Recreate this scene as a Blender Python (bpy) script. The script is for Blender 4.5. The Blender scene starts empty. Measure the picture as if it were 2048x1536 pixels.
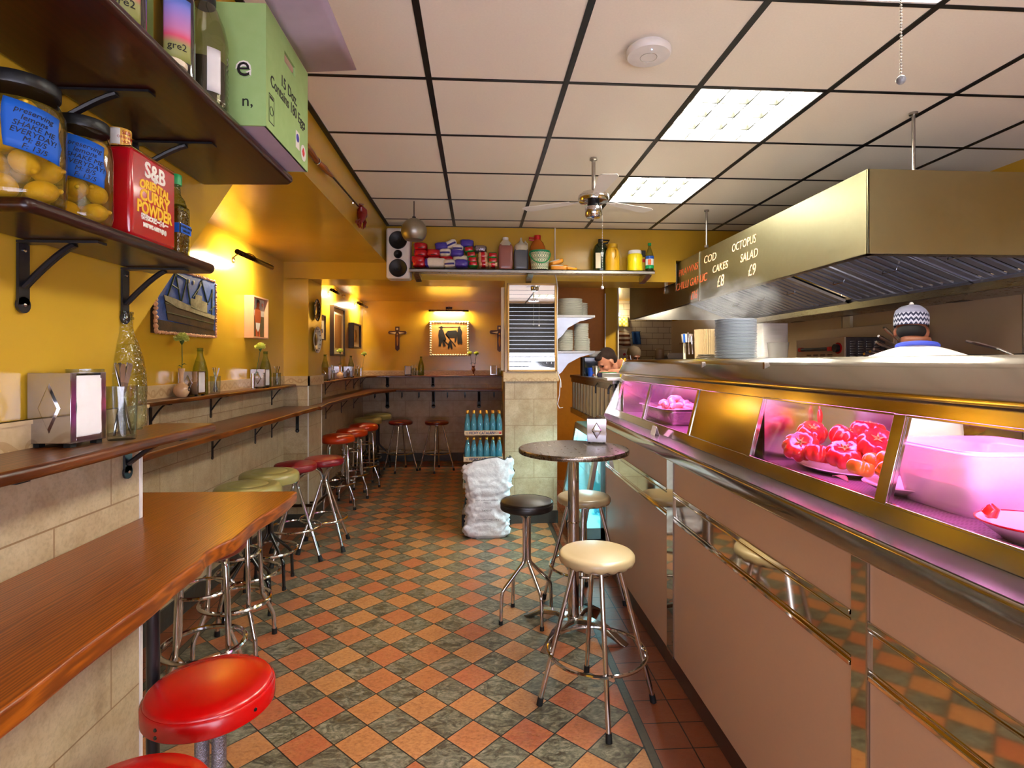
import bpy, math, random
from mathutils import Vector, Matrix, noise
random.seed(7)
D = bpy.data
S = bpy.context.scene
COL = S.collection
PI = math.pi

# ------------------------------------------------------------------ camera, world, exposure
EYE = 1.5
FPX = 1110.0
HORIZON = 724.0
YAW = math.atan(68 / 1110)
CS, SN = math.cos(YAW), math.sin(YAW)
cam = D.objects.new('camera', D.cameras.new('camera'))
COL.objects.link(cam)
cam.location = (0, 0, EYE)
cam.rotation_euler = (PI / 2, 0, -YAW)
cam.data.sensor_width = 36
cam.data.lens = 36 * FPX / 2048
cam.data.shift_y = (HORIZON - 768) / 2048
cam.data.clip_start = 0.05
S.camera = cam
S.view_settings.view_transform = 'Standard'
S.view_settings.look = 'None'
S.view_settings.gamma = 1
S.view_settings.use_curve_mapping = False
S.view_settings.exposure = 0.92
S.cycles.max_bounces = 10
S.cycles.glossy_bounces = 6
S.cycles.transparent_max_bounces = 12
S.cycles.transmission_bounces = 10
S.cycles.sample_clamp_indirect = 6
S.cycles.use_denoising = True
S.cycles.use_adaptive_sampling = True
S.cycles.volume_step_rate = 2.0

w = D.worlds.new('sky'); S.world = w
w.use_nodes = True
w.node_tree.nodes['Background'].inputs[0].default_value = (0.72, 0.82, 1.0, 1)
w.node_tree.nodes['Background'].inputs[1].default_value = 1.2


def area_light(name, loc, rot, sx, sy, power, col, parent=None, spread=PI):
    l = D.lights.new(name, 'AREA'); l.shape = 'RECTANGLE'; l.size = sx; l.size_y = sy
    l.energy = power; l.color = col; l.spread = spread
    o = D.objects.new(name, l); COL.objects.link(o)
    o.location = loc; o.rotation_euler = rot
    if parent: o.parent = parent
    return o

# daylight through the shop front behind the camera
area_light('shopfront_daylight', (0.7, -1.75, 1.15), (PI / 2 + .25, 0, 0), 3.8, 1.0, 78, (0.84, 0.82, 1.0))
SKYP = 1.0


def P(px, py, X=None, Y=None, Z=None):
    """the point of the plane X=, Y= or Z= seen at pixel (px, py) of the 2048x1536 photograph"""
    u = (px - 1024) / FPX; v = -(py - HORIZON) / FPX
    d = (CS * u + SN, -SN * u + CS, v)
    t = X / d[0] if X is not None else Y / d[1] if Y is not None else (Z - EYE) / d[2]
    return Vector((d[0] * t, d[1] * t, EYE + d[2] * t))


# ------------------------------------------------------------------ materials
def srgb(r, g, b):
    f = lambda c: (c / 255 / 12.92) if c / 255 <= 0.04045 else ((c / 255 + 0.055) / 1.055) ** 2.4
    return (f(r), f(g), f(b), 1)


class NT:
    def __init__(s, name):
        s.m = D.materials.new(name); s.m.use_nodes = True
        s.t = s.m.node_tree; s.n = s.t.nodes; s.l = s.t.links
        s.b = s.n['Principled BSDF']
        s.tc = s.n.new('ShaderNodeTexCoord').outputs['Object']

    def node(s, typ, **k):
        n = s.n.new(typ)
        for a, b in k.items(): setattr(n, a, b)
        return n

    def link(s, a, b): s.l.new(a, b)

    def math(s, op, a, b=None, c=None):
        n = s.n.new('ShaderNodeMath'); n.operation = op
        for i, q in enumerate((a, b, c)):
            if q is None: continue
            if isinstance(q, (int, float)): n.inputs[i].default_value = q
            else: s.l.new(q, n.inputs[i])
        return n.outputs[0]

    def mix(s, fac, a, b, typ='MIX'):
        n = s.n.new('ShaderNodeMix'); n.data_type = 'RGBA'; n.blend_type = typ
        for i, q in ((0, fac), (6, a), (7, b)):
            if isinstance(q, (int, float)): n.inputs[i].default_value = q
            elif isinstance(q, tuple): n.inputs[i].default_value = q
            else: s.l.new(q, n.inputs[i])
        return n.outputs[2]

    def noise(s, scale, detail=3, vec=None, rough=0.5, dist=0.0, w4=None):
        n = s.n.new('ShaderNodeTexNoise')
        n.inputs['Scale'].default_value = scale; n.inputs['Detail'].default_value = detail
        n.inputs['Roughness'].default_value = rough; n.inputs['Distortion'].default_value = dist
        s.l.new(vec if vec is not None else s.tc, n.inputs['Vector'])
        return n.outputs['Fac']

    def ramp(s, fac, stops, interp='LINEAR'):
        n = s.n.new('ShaderNodeValToRGB'); n.color_ramp.interpolation = interp
        e = n.color_ramp.elements
        while len(e) < len(stops): e.new(0.5)
        for q, (p, c) in zip(e, stops):
            q.position = p; q.color = c if isinstance(c, tuple) else (c, c, c, 1)
        s.l.new(fac, n.inputs[0]); return n.outputs[0]

    def mapping(s, scale=(1, 1, 1), rot=(0, 0, 0), loc=(0, 0, 0), vec=None):
        n = s.n.new('ShaderNodeMapping')
        n.inputs['Scale'].default_value = scale; n.inputs['Rotation'].default_value = rot
        n.inputs['Location'].default_value = loc
        s.l.new(vec if vec is not None else s.tc, n.inputs['Vector']); return n.outputs[0]

    def bump(s, h, strength=0.2, dist=0.01):
        n = s.n.new('ShaderNodeBump'); n.inputs['Strength'].default_value = strength
        n.inputs['Distance'].default_value = dist
        s.l.new(h, n.inputs['Height']); s.l.new(n.outputs[0], s.b.inputs['Normal'])

    def set(s, **k):
        for a, v in k.items():
            i = s.b.inputs[a.replace('_', ' ')]
            if hasattr(v, 'links') or isinstance(v, bpy.types.NodeSocket): s.l.new(v, i)
            else: i.default_value = v
        return s


def mat(name, col, rough=0.5, metal=0.0, spec=0.5, coat=0.0, trans=0.0, ior=1.45, emit=None, es=1.0,
        vary=0.12, vscale=20, bump=0.0, bscale=60, alpha=1.0, sss=0.0, stretch=None):
    t = NT(name)
    c = col if len(col) == 4 else col + (1,)
    vec = t.mapping(scale=stretch) if stretch else t.tc
    if vary:
        f = t.noise(vscale, 4, vec)
        dk = tuple(x * (1 - vary) for x in c[:3]) + (1,)
        lt = tuple(min(1, x * (1 + vary)) for x in c[:3]) + (1,)
        t.set(Base_Color=t.mix(f, dk, lt))
        t.set(Roughness=t.math('ADD', t.math('MULTIPLY', f, rough * 0.3), rough * 0.85))
    else:
        t.set(Base_Color=c, Roughness=rough)
    t.set(Metallic=metal, IOR=ior, Alpha=alpha)
    t.b.inputs['Specular IOR Level'].default_value = spec
    t.b.inputs['Coat Weight'].default_value = coat
    t.b.inputs['Coat Roughness'].default_value = 0.08
    t.b.inputs['Transmission Weight'].default_value = trans
    if sss:
        t.b.inputs['Subsurface Weight'].default_value = sss
        t.b.inputs['Subsurface Radius'].default_value = (0.02, 0.01, 0.005)
        t.b.inputs['Subsurface Scale'].default_value = 0.5
    if emit:
        t.b.inputs['Emission Color'].default_value = emit if len(emit) == 4 else emit + (1,)
        t.b.inputs['Emission Strength'].default_value = es
    if bump: t.bump(t.noise(bscale, 4, vec), bump)
    return t.m


M = {}
def yellow(name, c, rough):
    t = NT(name)
    n = t.noise(3, 5)
    t.set(Base_Color=t.mix(n, srgb(*[x * .93 for x in c]), srgb(*[min(255, x * 1.04) for x in c])), Roughness=rough)
    t.bump(t.noise(14, 5), 0.25, 0.004)
    return t.m
M['yellow'] = yellow('glossy_yellow_paint', (198, 156, 42), 0.22)
M['orange_paint'] = mat('orange_brown_paint', srgb(206, 130, 18), 0.4)


def tile_mat(name, c1, c2, axis, tw, th, mort, off=(0, 0)):
    """stone tile; axis = which world axis runs along the wall ('x' or 'y')"""
    t = NT(name)
    sep = t.node('ShaderNodeSeparateXYZ'); t.link(t.tc, sep.inputs[0])
    comb = t.node('ShaderNodeCombineXYZ')
    t.link(t.math('ADD', sep.outputs[0 if axis == 'x' else 1], off[0]), comb.inputs[0])
    t.link(t.math('ADD', sep.outputs[2], off[1]), comb.inputs[1])
    br = t.node('ShaderNodeTexBrick')
    t.link(comb.outputs[0], br.inputs['Vector'])
    br.inputs['Scale'].default_value = 1; br.inputs['Brick Width'].default_value = tw
    br.inputs['Row Height'].default_value = th; br.inputs['Mortar Size'].default_value = 0.0022
    br.inputs['Mortar Smooth'].default_value = 0.2
    br.inputs['Color1'].default_value = c1; br.inputs['Color2'].default_value = c1; br.inputs['Mortar'].default_value = mort
    n = t.noise(9, 8, rough=0.65)
    spk = t.ramp(t.noise(130, 4), [(0.36, 0.86), (0.55, 1.0)])
    base = t.mix(br.outputs['Fac'], t.mix(1.0, t.mix(t.ramp(n, [(0.3, 0), (0.75, 1.0)]), c1, c2), spk, 'MULTIPLY'), mort)
    t.set(Base_Color=base, Roughness=0.38)
    h = t.math('ADD', t.math('MULTIPLY', br.outputs['Fac'], -1.0), t.math('MULTIPLY', n, 0.5))
    t.bump(h, 0.35, 0.003)
    return t.m
TC1, TC2, TMO = srgb(196, 178, 146), srgb(164, 140, 104), srgb(140, 112, 78)
M['tile_x'] = tile_mat('beige_stone_wall_tile', TC1, TC2, 'x', 0.36, 0.245, TMO, (0.02, 0.07))
M['tile_y'] = tile_mat('beige_stone_side_tile', TC1, TC2, 'y', 0.36, 0.245, TMO, (0.05, 0.07))


def floor_mat():
    t = NT('slate_and_terracotta_floor_tile')
    sep = t.node('ShaderNodeSeparateXYZ'); t.link(t.tc, sep.inputs[0])
    x, y = sep.outputs[0], sep.outputs[1]
    a = -0.770; T = 0.1545; fx, fy = -0.238, 2.327
    dx, dy = t.math('SUBTRACT', x, fx), t.math('SUBTRACT', y, fy)
    ca, sa = math.cos(a) / T, math.sin(a) / T
    u = t.math('ADD', t.math('MULTIPLY', dx, ca), t.math('MULTIPLY', dy, sa))
    v = t.math('ADD', t.math('MULTIPLY', dx, -sa), t.math('MULTIPLY', dy, ca))
    def cells(u, v, g):
        iu, iv = t.math('FLOOR', u), t.math('FLOOR', v)
        fu, fv = t.math('FRACT', u), t.math('FRACT', v)
        ed = t.math('MINIMUM', t.math('MINIMUM', fu, t.math('SUBTRACT', 1.0, fu)),
                    t.math('MINIMUM', fv, t.math('SUBTRACT', 1.0, fv)))
        gr = t.math('LESS_THAN', ed, g)
        wn = t.node('ShaderNodeTexWhiteNoise'); cb = t.node('ShaderNodeCombineXYZ')
        t.link(iu, cb.inputs[0]); t.link(iv, cb.inputs[1]); t.link(cb.outputs[0], wn.inputs['Vector'])
        par = t.math('ABSOLUTE', t.math('MODULO', t.math('ADD', iu, iv), 2.0))
        return gr, wn.outputs['Value'], wn.outputs['Color'], par
    gr1, r1, rc1, par = cells(u, v, 0.017)
    gr2, r2, rc2, _ = cells(t.math('DIVIDE', t.math('SUBTRACT', x, 0.681), 0.154),
                            t.math('DIVIDE', t.math('SUBTRACT', y, 0.108), 0.154), 0.017)
    # outside the diagonal field: border strip, then straight terracotta tiles
    right = t.math('GREATER_THAN', x, 0.648); left = t.math('LESS_THAN', x, -1.525)
    out = t.math('MAXIMUM', right, left)
    strip = t.math('MAXIMUM', t.math('COMPARE', x, 0.664, 0.016), t.math('COMPARE', x, -1.541, 0.016))
    sg = t.math('MAXIMUM', t.math('COMPARE', x, 0.647, 0.003), t.math('COMPARE', x, -1.524, 0.003))
    sg = t.math('MAXIMUM', sg, t.math('MAXIMUM', t.math('COMPARE', x, 0.682, 0.002), t.math('COMPARE', x, -1.558, 0.002)))
    rnd = t.node('ShaderNodeMix'); rnd.data_type = 'FLOAT'
    t.link(out, rnd.inputs[0]); t.link(r1, rnd.inputs[2]); t.link(r2, rnd.inputs[3]); R = rnd.outputs[0]
    # every tile gets its own patch of the stone pattern
    off = t.node('ShaderNodeVectorMath'); off.operation = 'SCALE'
    t.link(rc1, off.inputs[0]); off.inputs['Scale'].default_value = 9.0
    ad = t.node('ShaderNodeVectorMath'); ad.operation = 'ADD'; t.link(t.tc, ad.inputs[0]); t.link(off.outputs[0], ad.inputs[1])
    vec = t.mapping(scale=(1, 1.7, 1), rot=(0, 0, 0.55), vec=ad.outputs[0])
    n1 = t.noise(13, 10, vec, 0.68, 1.3); n2 = t.noise(60, 8, vec, 0.75)
    slate = t.ramp(n1, [(0.34, srgb(58, 50, 38)), (0.45, srgb(98, 93, 76)), (0.54, srgb(128, 125, 106)), (0.68, srgb(162, 158, 136))])
    slate = t.mix(t.math('MULTIPLY', R, 0.55), slate, t.mix(1.0, slate, (1.25, 1.28, 1.2, 1), 'MULTIPLY'))
    slate = t.mix(t.ramp(n2, [(0.45, 0.0), (0.62, 0.55)]), slate, srgb(66, 60, 48))
    terra = t.ramp(R, [(0.0, srgb(202, 146, 92)), (0.45, srgb(196, 132, 80)), (0.75, srgb(192, 112, 72)), (1.0, srgb(184, 98, 66))])
    terra = t.mix(t.ramp(n1, [(0.45, 0.0), (0.7, 0.6)]), terra, srgb(206, 144, 88))
    terra = t.mix(t.ramp(n2, [(0.44, 0.0), (0.66, 0.7)]), terra, srgb(150, 84, 48))
    bord = t.mix(t.math('MULTIPLY', R, 0.6), srgb(168, 98, 62), srgb(138, 74, 48))
    bord = t.mix(t.ramp(n2, [(0.5, 0.0), (0.75, 0.4)]), bord, srgb(116, 66, 42))
    field = t.mix(par, slate, terra)
    field = t.mix(gr1, field, srgb(34, 32, 28))
    bord = t.mix(gr2, bord, srgb(36, 30, 26))
    c = t.mix(out, field, bord)
    c = t.mix(strip, c, t.mix(n1, srgb(54, 50, 40), srgb(104, 98, 80)))
    c = t.mix(sg, c, srgb(30, 28, 24)); c = t.mix(1.0, c, (.80, .78, .76, 1), 'MULTIPLY')
    t.set(Base_Color=c)
    t.set(Roughness=t.ramp(n1, [(0.3, 0.30), (0.7, 0.46)]))
    gg = t.math('MAXIMUM', t.math('MULTIPLY', gr1, t.math('SUBTRACT', 1.0, out)), t.math('MULTIPLY', gr2, out))
    h = t.math('ADD', t.math('MULTIPLY', gg, -1.0), t.math('ADD', t.math('MULTIPLY', n1, 1.2), t.math('MULTIPLY', n2, 0.25)))
    t.bump(h, 0.5, 0.004)
    return t.m
M['floor'] = floor_mat()


def wood(name, dark, light, grain=28, rough=0.3, axis='y', coat=0.4, fine=0.5):
    t = NT(name)
    sc = {'y': (1, 0.07, 1), 'x': (0.07, 1, 1), 'z': (1, 1, 0.07)}[axis]
    vec = t.mapping(scale=sc)
    d = t.noise(3.2, 3, vec)
    wv = t.node('ShaderNodeTexWave'); wv.bands_direction = {'y': 'X', 'x': 'Y', 'z': 'X'}[axis]
    wv.inputs['Scale'].default_value = grain; wv.inputs['Distortion'].default_value = 9
    wv.inputs['Detail'].default_value = 3; wv.inputs['Detail Scale'].default_value = 1.3
    t.link(vec, wv.inputs['Vector'])
    f = t.noise(160, 4, vec)
    g = t.math('ADD', t.math('MULTIPLY', wv.outputs['Fac'], fine * .6), t.math('ADD', t.math('MULTIPLY', d, 0.45), t.math('MULTIPLY', f, 0.25)))
    t.set(Base_Color=t.ramp(g, [(0.25, dark), (0.85, light)]), Roughness=rough)
    t.b.inputs['Coat Weight'].default_value = coat * .5; t.b.inputs['Coat Roughness'].default_value = 0.2; t.b.inputs['Specular IOR Level'].default_value = .3
    t.bump(g, 0.08, 0.002)
    return t.m
M['bench_wood'] = wood('varnished_pine_counter', srgb(84, 32, 7), srgb(176, 94, 20), 44, 0.33)
M['ledge_wood'] = wood('dark_varnished_ledge', srgb(58, 24, 8), srgb(132, 70, 26), 22, 0.3)
M['ledge_wood_x'] = wood('dark_varnished_back_ledge', srgb(58, 24, 8), srgb(132, 70, 26), 22, 0.3, 'x')
M['shelf_wood'] = wood('dark_mahogany_shelf', srgb(30, 9, 5), srgb(66, 24, 12), 16, 0.30, coat=0.5, fine=0.25)


def brushed(name, col, rough, axis_scale, bump=0.03):
    t = NT(name)
    vec = t.mapping(scale=axis_scale)
    f = t.noise(30, 4, vec)
    big = t.noise(2.2, 5)
    c = col
    t.set(Base_Color=t.mix(big, tuple(x * .86 for x in c[:3]) + (1,), c), Metallic=1.0,
          Roughness=t.math('ADD', t.math('MULTIPLY', f, rough * .5), t.math('ADD', t.math('MULTIPLY', big, rough * .35), rough * .55)))
    t.bump(f, bump, 0.001)
    return t.m
STEEL = srgb(206, 202, 192)
M['steel_y'] = brushed('brushed_steel_along_counter', STEEL, 0.13, (30, 0.4, 30), 0.02)
M['steel_hood'] = brushed('hood_brushed_steel', srgb(164, 158, 124), 0.42, (1, 1, 1), 0.03)
M['steel_dull'] = brushed('dull_stainless_steel', srgb(178, 174, 168), 0.3, (1, 1, 30))
M['steel_warm'] = brushed('kitchen_backsplash_steel', srgb(196, 172, 142), 0.45, (1, 1, 1)); M['steel_warm'].node_tree.nodes['Principled BSDF'].inputs['Metallic'].default_value = .25
M['mirror_steel'] = mat('polished_steel', srgb(206, 198, 180), 0.05, 1.0, vary=0.05, vscale=3)
M['mirror'] = mat('mirror_glass', (0.93, 0.94, 0.95, 1), 0.012, 1.0, vary=0)
M['chrome'] = mat('chrome', srgb(214, 212, 210), 0.09, 1.0, vary=0.08, vscale=14)
M['chrome_dull'] = mat('worn_chrome', srgb(176, 172, 168), 0.2, 1.0, vary=0.2, vscale=30)
M['black_metal'] = mat('black_painted_iron', srgb(20, 20, 24), 0.32, 0.0, coat=0.2, vary=0.2)
M['black_tube'] = mat('black_enamel_tube', srgb(16, 15, 16), 0.18, 0.0, coat=0.6)
M['black_plastic'] = mat('black_plastic', srgb(16, 16, 18), 0.4)
M['rubber'] = mat('black_rubber', srgb(20, 20, 20), 0.7)
M['white_plastic'] = mat('white_plastic', srgb(226, 222, 218), 0.35)
M['white_matt'] = mat('white_matt', srgb(232, 228, 222), 0.6, vary=0.04)
M['laminate'] = mat('pinkish_beige_laminate', srgb(200, 164, 136), 0.42, vary=0.04, vscale=90)
M['kick'] = mat('brown_kickboard', srgb(70, 50, 42), 0.35)
M['aluminium'] = mat('aluminium_trim', srgb(190, 188, 186), 0.22, 1.0)
M['bronze'] = mat('dark_bronze', srgb(58, 40, 26), 0.28, 0.9)
M['brass'] = mat('brass', srgb(200, 158, 60), 0.18, 1.0)
M['ceiling_tile'] = mat('ceiling_tile_board', srgb(244, 236, 220), 0.8, vary=0.05, vscale=120, bump=0.08, bscale=400)
M['grid_black'] = mat('black_ceiling_grid', srgb(14, 14, 16), 0.4)
M['paper'] = mat('white_paper', srgb(236, 232, 232), 0.7, vary=0.04, bump=0.25, bscale=30)
M['card'] = mat('brown_cardboard', srgb(178, 146, 112), 0.7)
M['skirt'] = mat('dark_slate_skirting', srgb(58, 56, 50), 0.45, vary=0.3, vscale=10, bump=0.3, bscale=20)


def glass(name, col, rough=0.0, ior=1.45, bump=0, bscale=60):
    t = NT(name)
    t.set(Base_Color=col if len(col) == 4 else col + (1,), Roughness=rough, IOR=ior)
    t.b.inputs['Transmission Weight'].default_value = 1.0
    if bump: t.bump(t.noise(bscale, 3), bump, 0.003)
    return t.m
M['glass'] = glass('clear_glass', (0.96, 0.99, 0.97))
M['glass_bumpy'] = glass('dimpled_bottle_glass', (0.93, 0.98, 0.92), 0.02, 1.45, 0.35, 90)
M['glass_green'] = glass('green_bottle_glass', (0.66, 0.90, 0.45), 0.02)
M['glass_blue'] = glass('pale_blue_bottle_glass', (0.42, 0.80, 0.90), 0.05)
M['glass_dark'] = glass('dark_bottle_glass', (0.05, 0.035, 0.02), 0.03)


def thin_glass():
    t = NT('flat_window_glass')
    g = t.node('ShaderNodeBsdfGlossy'); g.inputs['Roughness'].default_value = 0.02
    tr = t.node('ShaderNodeBsdfTransparent'); tr.inputs[0].default_value = (0.96, 0.96, 0.97, 1)
    lw = t.node('ShaderNodeLayerWeight'); lw.inputs['Blend'].default_value = 0.5
    F = t.math('ADD', 0.03, t.math('MULTIPLY', t.math('POWER', lw.outputs['Facing'], 5.0), 0.6))
    mx = t.node('ShaderNodeMixShader')
    dust = t.ramp(t.noise(260, 2), [(0.66, 0.0), (0.72, 0.25)])
    t.link(t.math('ADD', F, t.math('MULTIPLY', dust, 0.3)), mx.inputs[0])
    t.link(tr.outputs[0], mx.inputs[1]); t.link(g.outputs[0], mx.inputs[2])
    t.link(mx.outputs[0], t.n['Material Output'].inputs['Surface'])
    return t.m
M['pane'] = thin_glass()


# ------------------------------------------------------------------ mesh helpers
class MB:
    def __init__(s): s.v = []; s.f = []; s.mi = []
    def add(s, vs, fs, mi=0):
        b = len(s.v); s.v += [tuple(q) for q in vs]
        s.f += [tuple(b + i for i in f) for f in fs]; s.mi += [mi] * len(fs); return s
    def box(s, x0, x1, y0, y1, z0, z1, mi=0):
        v = [(x, y, z) for z in (z0, z1) for y in (y0, y1) for x in (x0, x1)]
        return s.add(v, [(0, 2, 3, 1), (4, 5, 7, 6), (0, 1, 5, 4), (2, 6, 7, 3), (0, 4, 6, 2), (1, 3, 7, 5)], mi)
    def obox(s, c, sz, rot, mi=0):
        R = rot if isinstance(rot, Matrix) else Matrix.Rotation(rot, 3, 'Z')
        c = Vector(c); h = [q / 2 for q in sz]
        v = [c + R @ Vector((x * h[0], y * h[1], z * h[2])) for z in (-1, 1) for y in (-1, 1) for x in (-1, 1)]
        return s.add(v, [(0, 2, 3, 1), (4, 5, 7, 6), (0, 1, 5, 4), (2, 6, 7, 3), (0, 4, 6, 2), (1, 3, 7, 5)], mi)
    def lathe(s, prof, c=(0, 0, 0), n=28, mi=0, M4=None, sx=1, sy=1):
        vs = []; fs = []; m = len(prof)
        for k in range(n):
            a = 2 * PI * k / n
            for r, z in prof:
                p = Vector((r * math.cos(a) * sx, r * math.sin(a) * sy, z))
                if M4 is not None: p = M4 @ p
                vs.append(p + Vector(c))
        for k in range(n):
            k2 = (k + 1) % n
            for i in range(m - 1):
                fs.append((k * m + i, k2 * m + i, k2 * m + i + 1, k * m + i + 1))
        if prof[0][0] > 1e-6: fs.append(tuple(k * m for k in reversed(range(n))))
        if prof[-1][0] > 1e-6: fs.append(tuple(k * m + m - 1 for k in range(n)))
        return s.add(vs, fs, mi)
    def cyl(s, p0, p1, r0, r1=None, n=16, mi=0):
        p0, p1 = Vector(p0), Vector(p1); d = p1 - p0
        q = d.to_track_quat('Z', 'Y').to_matrix().to_4x4()
        return s.lathe([(r0, 0), (r0 if r1 is None else r1, d.length)], p0, n, mi, q)
    def tube(s, pts, r, n=10, closed=False, mi=0, caps=True):
        pts = [Vector(p) for p in pts]; m = len(pts); rs = r if isinstance(r, (list, tuple)) else [r] * m
        T = []
        for i in range(m):
            a = pts[(i - 1) % m] if (closed or i > 0) else pts[i]
            b = pts[(i + 1) % m] if (closed or i < m - 1) else pts[i]
            T.append((b - a).normalized())
        N = T[0].orthogonal().normalized(); vs = []
        for i in range(m):
            if i: N = (N - T[i] * N.dot(T[i])).normalized()
            B = T[i].cross(N)
            for k in range(n):
                a = 2 * PI * k / n; vs.append(pts[i] + (N * math.cos(a) + B * math.sin(a)) * rs[i])
        fs = []
        for i in range(m if closed else m - 1):
            j = (i + 1) % m
            for k in range(n):
                k2 = (k + 1) % n; fs.append((i * n + k, i * n + k2, j * n + k2, j * n + k))
        if not closed and caps:
            fs.append(tuple(reversed(range(n)))); fs.append(tuple((m - 1) * n + k for k in range(n)))
        return s.add(vs, fs, mi)
    def ring(s, c, R, r, n=40, m=8, mi=0, axis='Z', sx=1, sy=1):
        pts = []
        for k in range(n):
            a = 2 * PI * k / n; x, y = R * math.cos(a) * sx, R * math.sin(a) * sy
            o = {'Z': (x, y, 0), 'X': (0, x, y), 'Y': (x, 0, y)}[axis]
            pts.append(Vector(c) + Vector(o))
        return s.tube(pts, r, m, True, mi)
    def ell(s, c, r, n=20, m=12, mi=0, R=None, pw=1.0, nz=0.0, nsc=8.0):
        vs = []; fs = []; c = Vector(c); r = r if isinstance(r, (tuple, list)) else (r, r, r)
        f = lambda q: math.copysign(abs(q) ** pw, q)
        for i in range(m + 1):
            t = PI * i / m
            for k in range(n):
                a = 2 * PI * k / n
                p = Vector((f(math.sin(t)) * f(math.cos(a)) * r[0], f(math.sin(t)) * f(math.sin(a)) * r[1], f(math.cos(t)) * r[2]))
                if nz: p *= 1 + nz * noise.noise((p + c) * nsc)
                if R is not None: p = R @ p
                vs.append(c + p)
        for i in range(m):
            for k in range(n):
                k2 = (k + 1) % n
                fs.append((i * n + k, (i + 1) * n + k, (i + 1) * n + k2, i * n + k2))
        return s.add(vs, fs, mi)
    def prism(s, poly, a0, a1, plane='yz', mi=0):
        """polygon in a plane, pushed out along the third axis from a0 to a1"""
        mk = {'yz': lambda p, a: (a, p[0], p[1]), 'xz': lambda p, a: (p[0], a, p[1]), 'xy': lambda p, a: (p[0], p[1], a)}[plane]
        n = len(poly); vs = [mk(p, a0) for p in poly] + [mk(p, a1) for p in poly]
        fs = [tuple(reversed(range(n))), tuple(range(n, 2 * n))] + [(i, (i + 1) % n, (i + 1) % n + n, i + n) for i in range(n)]
        return s.add(vs, fs, mi)
    def grid(s, fn, nu, nv, mi=0, closed_u=False):
        vs = [fn(i / (nu if closed_u else nu - 1), j / (nv - 1)) for j in range(nv) for i in range(nu)]
        fs = []
        for j in range(nv - 1):
            for i in range(nu if closed_u else nu - 1):
                i2 = (i + 1) % nu
                fs.append((j * nu + i, j * nu + i2, (j + 1) * nu + i2, (j + 1) * nu + i))
        return s.add(vs, fs, mi)
    def xform(s, M4, start=0):
        s.v[start:] = [tuple(M4 @ Vector(p)) for p in s.v[start:]]; return s
    def build(s, name, mats, parent=None, bevel=0, seg=2, smooth=True, loc=None, angle=40, solid=0, sub=0):
        me = D.meshes.new(name); me.from_pydata(s.v, [], s.f)
        mats = mats if isinstance(mats, (list, tuple)) else [mats]
        for q in mats: me.materials.append(M[q] if isinstance(q, str) else q)
        me.polygons.foreach_set('material_index', s.mi)
        me.validate(); me.update()
        bm_fix(me)
        if smooth:
            me.polygons.foreach_set('use_smooth', [True] * len(me.polygons))
            me.set_sharp_from_angle(angle=math.radians(angle))
        o = D.objects.new(name, me); COL.objects.link(o)
        if parent is not None: o.parent = parent
        if loc: o.location = loc
        if solid:
            k = o.modifiers.new('thick', 'SOLIDIFY'); k.thickness = solid; k.offset = 0
        if bevel:
            b = o.modifiers.new('bevel', 'BEVEL'); b.width = bevel; b.segments = seg; b.limit_method = 'ANGLE'
            b.angle_limit = math.radians(35); b.harden_normals = False
        if sub:
            k = o.modifiers.new('sub', 'SUBSURF'); k.levels = sub; k.render_levels = sub
        return o


import bmesh
def bm_fix(me):
    b = bmesh.new(); b.from_mesh(me); bmesh.ops.recalc_face_normals(b, faces=b.faces); b.to_mesh(me); b.free()


def box(x0, x1, y0, y1, z0, z1): return MB().box(x0, x1, y0, y1, z0, z1)


def thing(name, label, cat, loc=(0, 0, 0), rz=0.0, group=None, rot=None):
    o = D.objects.new(name, None); COL.objects.link(o)
    o.empty_display_size = 0.05
    o.location = loc; o.rotation_euler = rot or (0, 0, rz)
    o['label'] = label; o['category'] = cat
    if group: o['group'] = group
    return o


def tag(o, label, cat, group=None, kind=None):
    o['label'] = label; o['category'] = cat
    if group: o['group'] = group
    if kind: o['kind'] = kind
    return o


def struct(name, mb, mats, label=None, **k):
    o = mb.build(name, mats, **k) if isinstance(mb, MB) else mb
    o['kind'] = 'structure'
    o['label'] = label or name.replace('_', ' ') + ' of the restaurant'
    o['category'] = {'w': 'wall', 'f': 'floor', 'c': 'ceiling', 't': 'trim', 'b': 'baseboard', 'd': 'door'}.get(name[0], 'trim')
    return o


def kids(root):
    return [o for o in root.children]


def dup(root, loc=None, rz=None, label=None, group=None, rot=None, scale=None, swap=None):
    r = root.copy(); COL.objects.link(r)
    if loc is not None: r.location = loc
    if rz is not None: r.rotation_euler = (0, 0, rz)
    if rot is not None: r.rotation_euler = rot
    if scale is not None: r.scale = (scale,) * 3 if isinstance(scale, (int, float)) else scale
    if label: r['label'] = label
    if group: r['group'] = group
    def rec(src, dst):
        for ch in list(src.children):
            c = ch.copy(); COL.objects.link(c); c.parent = dst
            rec(ch, c)
    rec(root, r)
    return r


def text(name, body, size, parent, M4, m, ext=0.0006, align='CENTER', shear=0.0, spacing=1.0, xs=1.0, bold=0.0):
    """lettering built as a thin mesh; M4 carries it onto its surface (x right, y up, z out)"""
    cu = D.curves.new(name, 'FONT'); cu.body = body; cu.size = size; cu.align_x = align; cu.align_y = 'CENTER'
    cu.extrude = ext; cu.shear = shear; cu.space_character = spacing; cu.resolution_u = 3; cu.offset = bold
    t = D.objects.new(name, cu); COL.objects.link(t)
    dg = bpy.context.evaluated_depsgraph_get(); dg.update()
    me = D.meshes.new_from_object(t.evaluated_get(dg)); D.objects.remove(t)
    me.name = name
    me.materials.clear(); me.materials.append(M[m] if isinstance(m, str) else m)
    if xs != 1: me.transform(Matrix.Diagonal((xs, 1, 1, 1)))
    me.transform(M4)
    o = D.objects.new(name, me); COL.objects.link(o)
    if parent is not None: o.parent = parent
    return o


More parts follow.
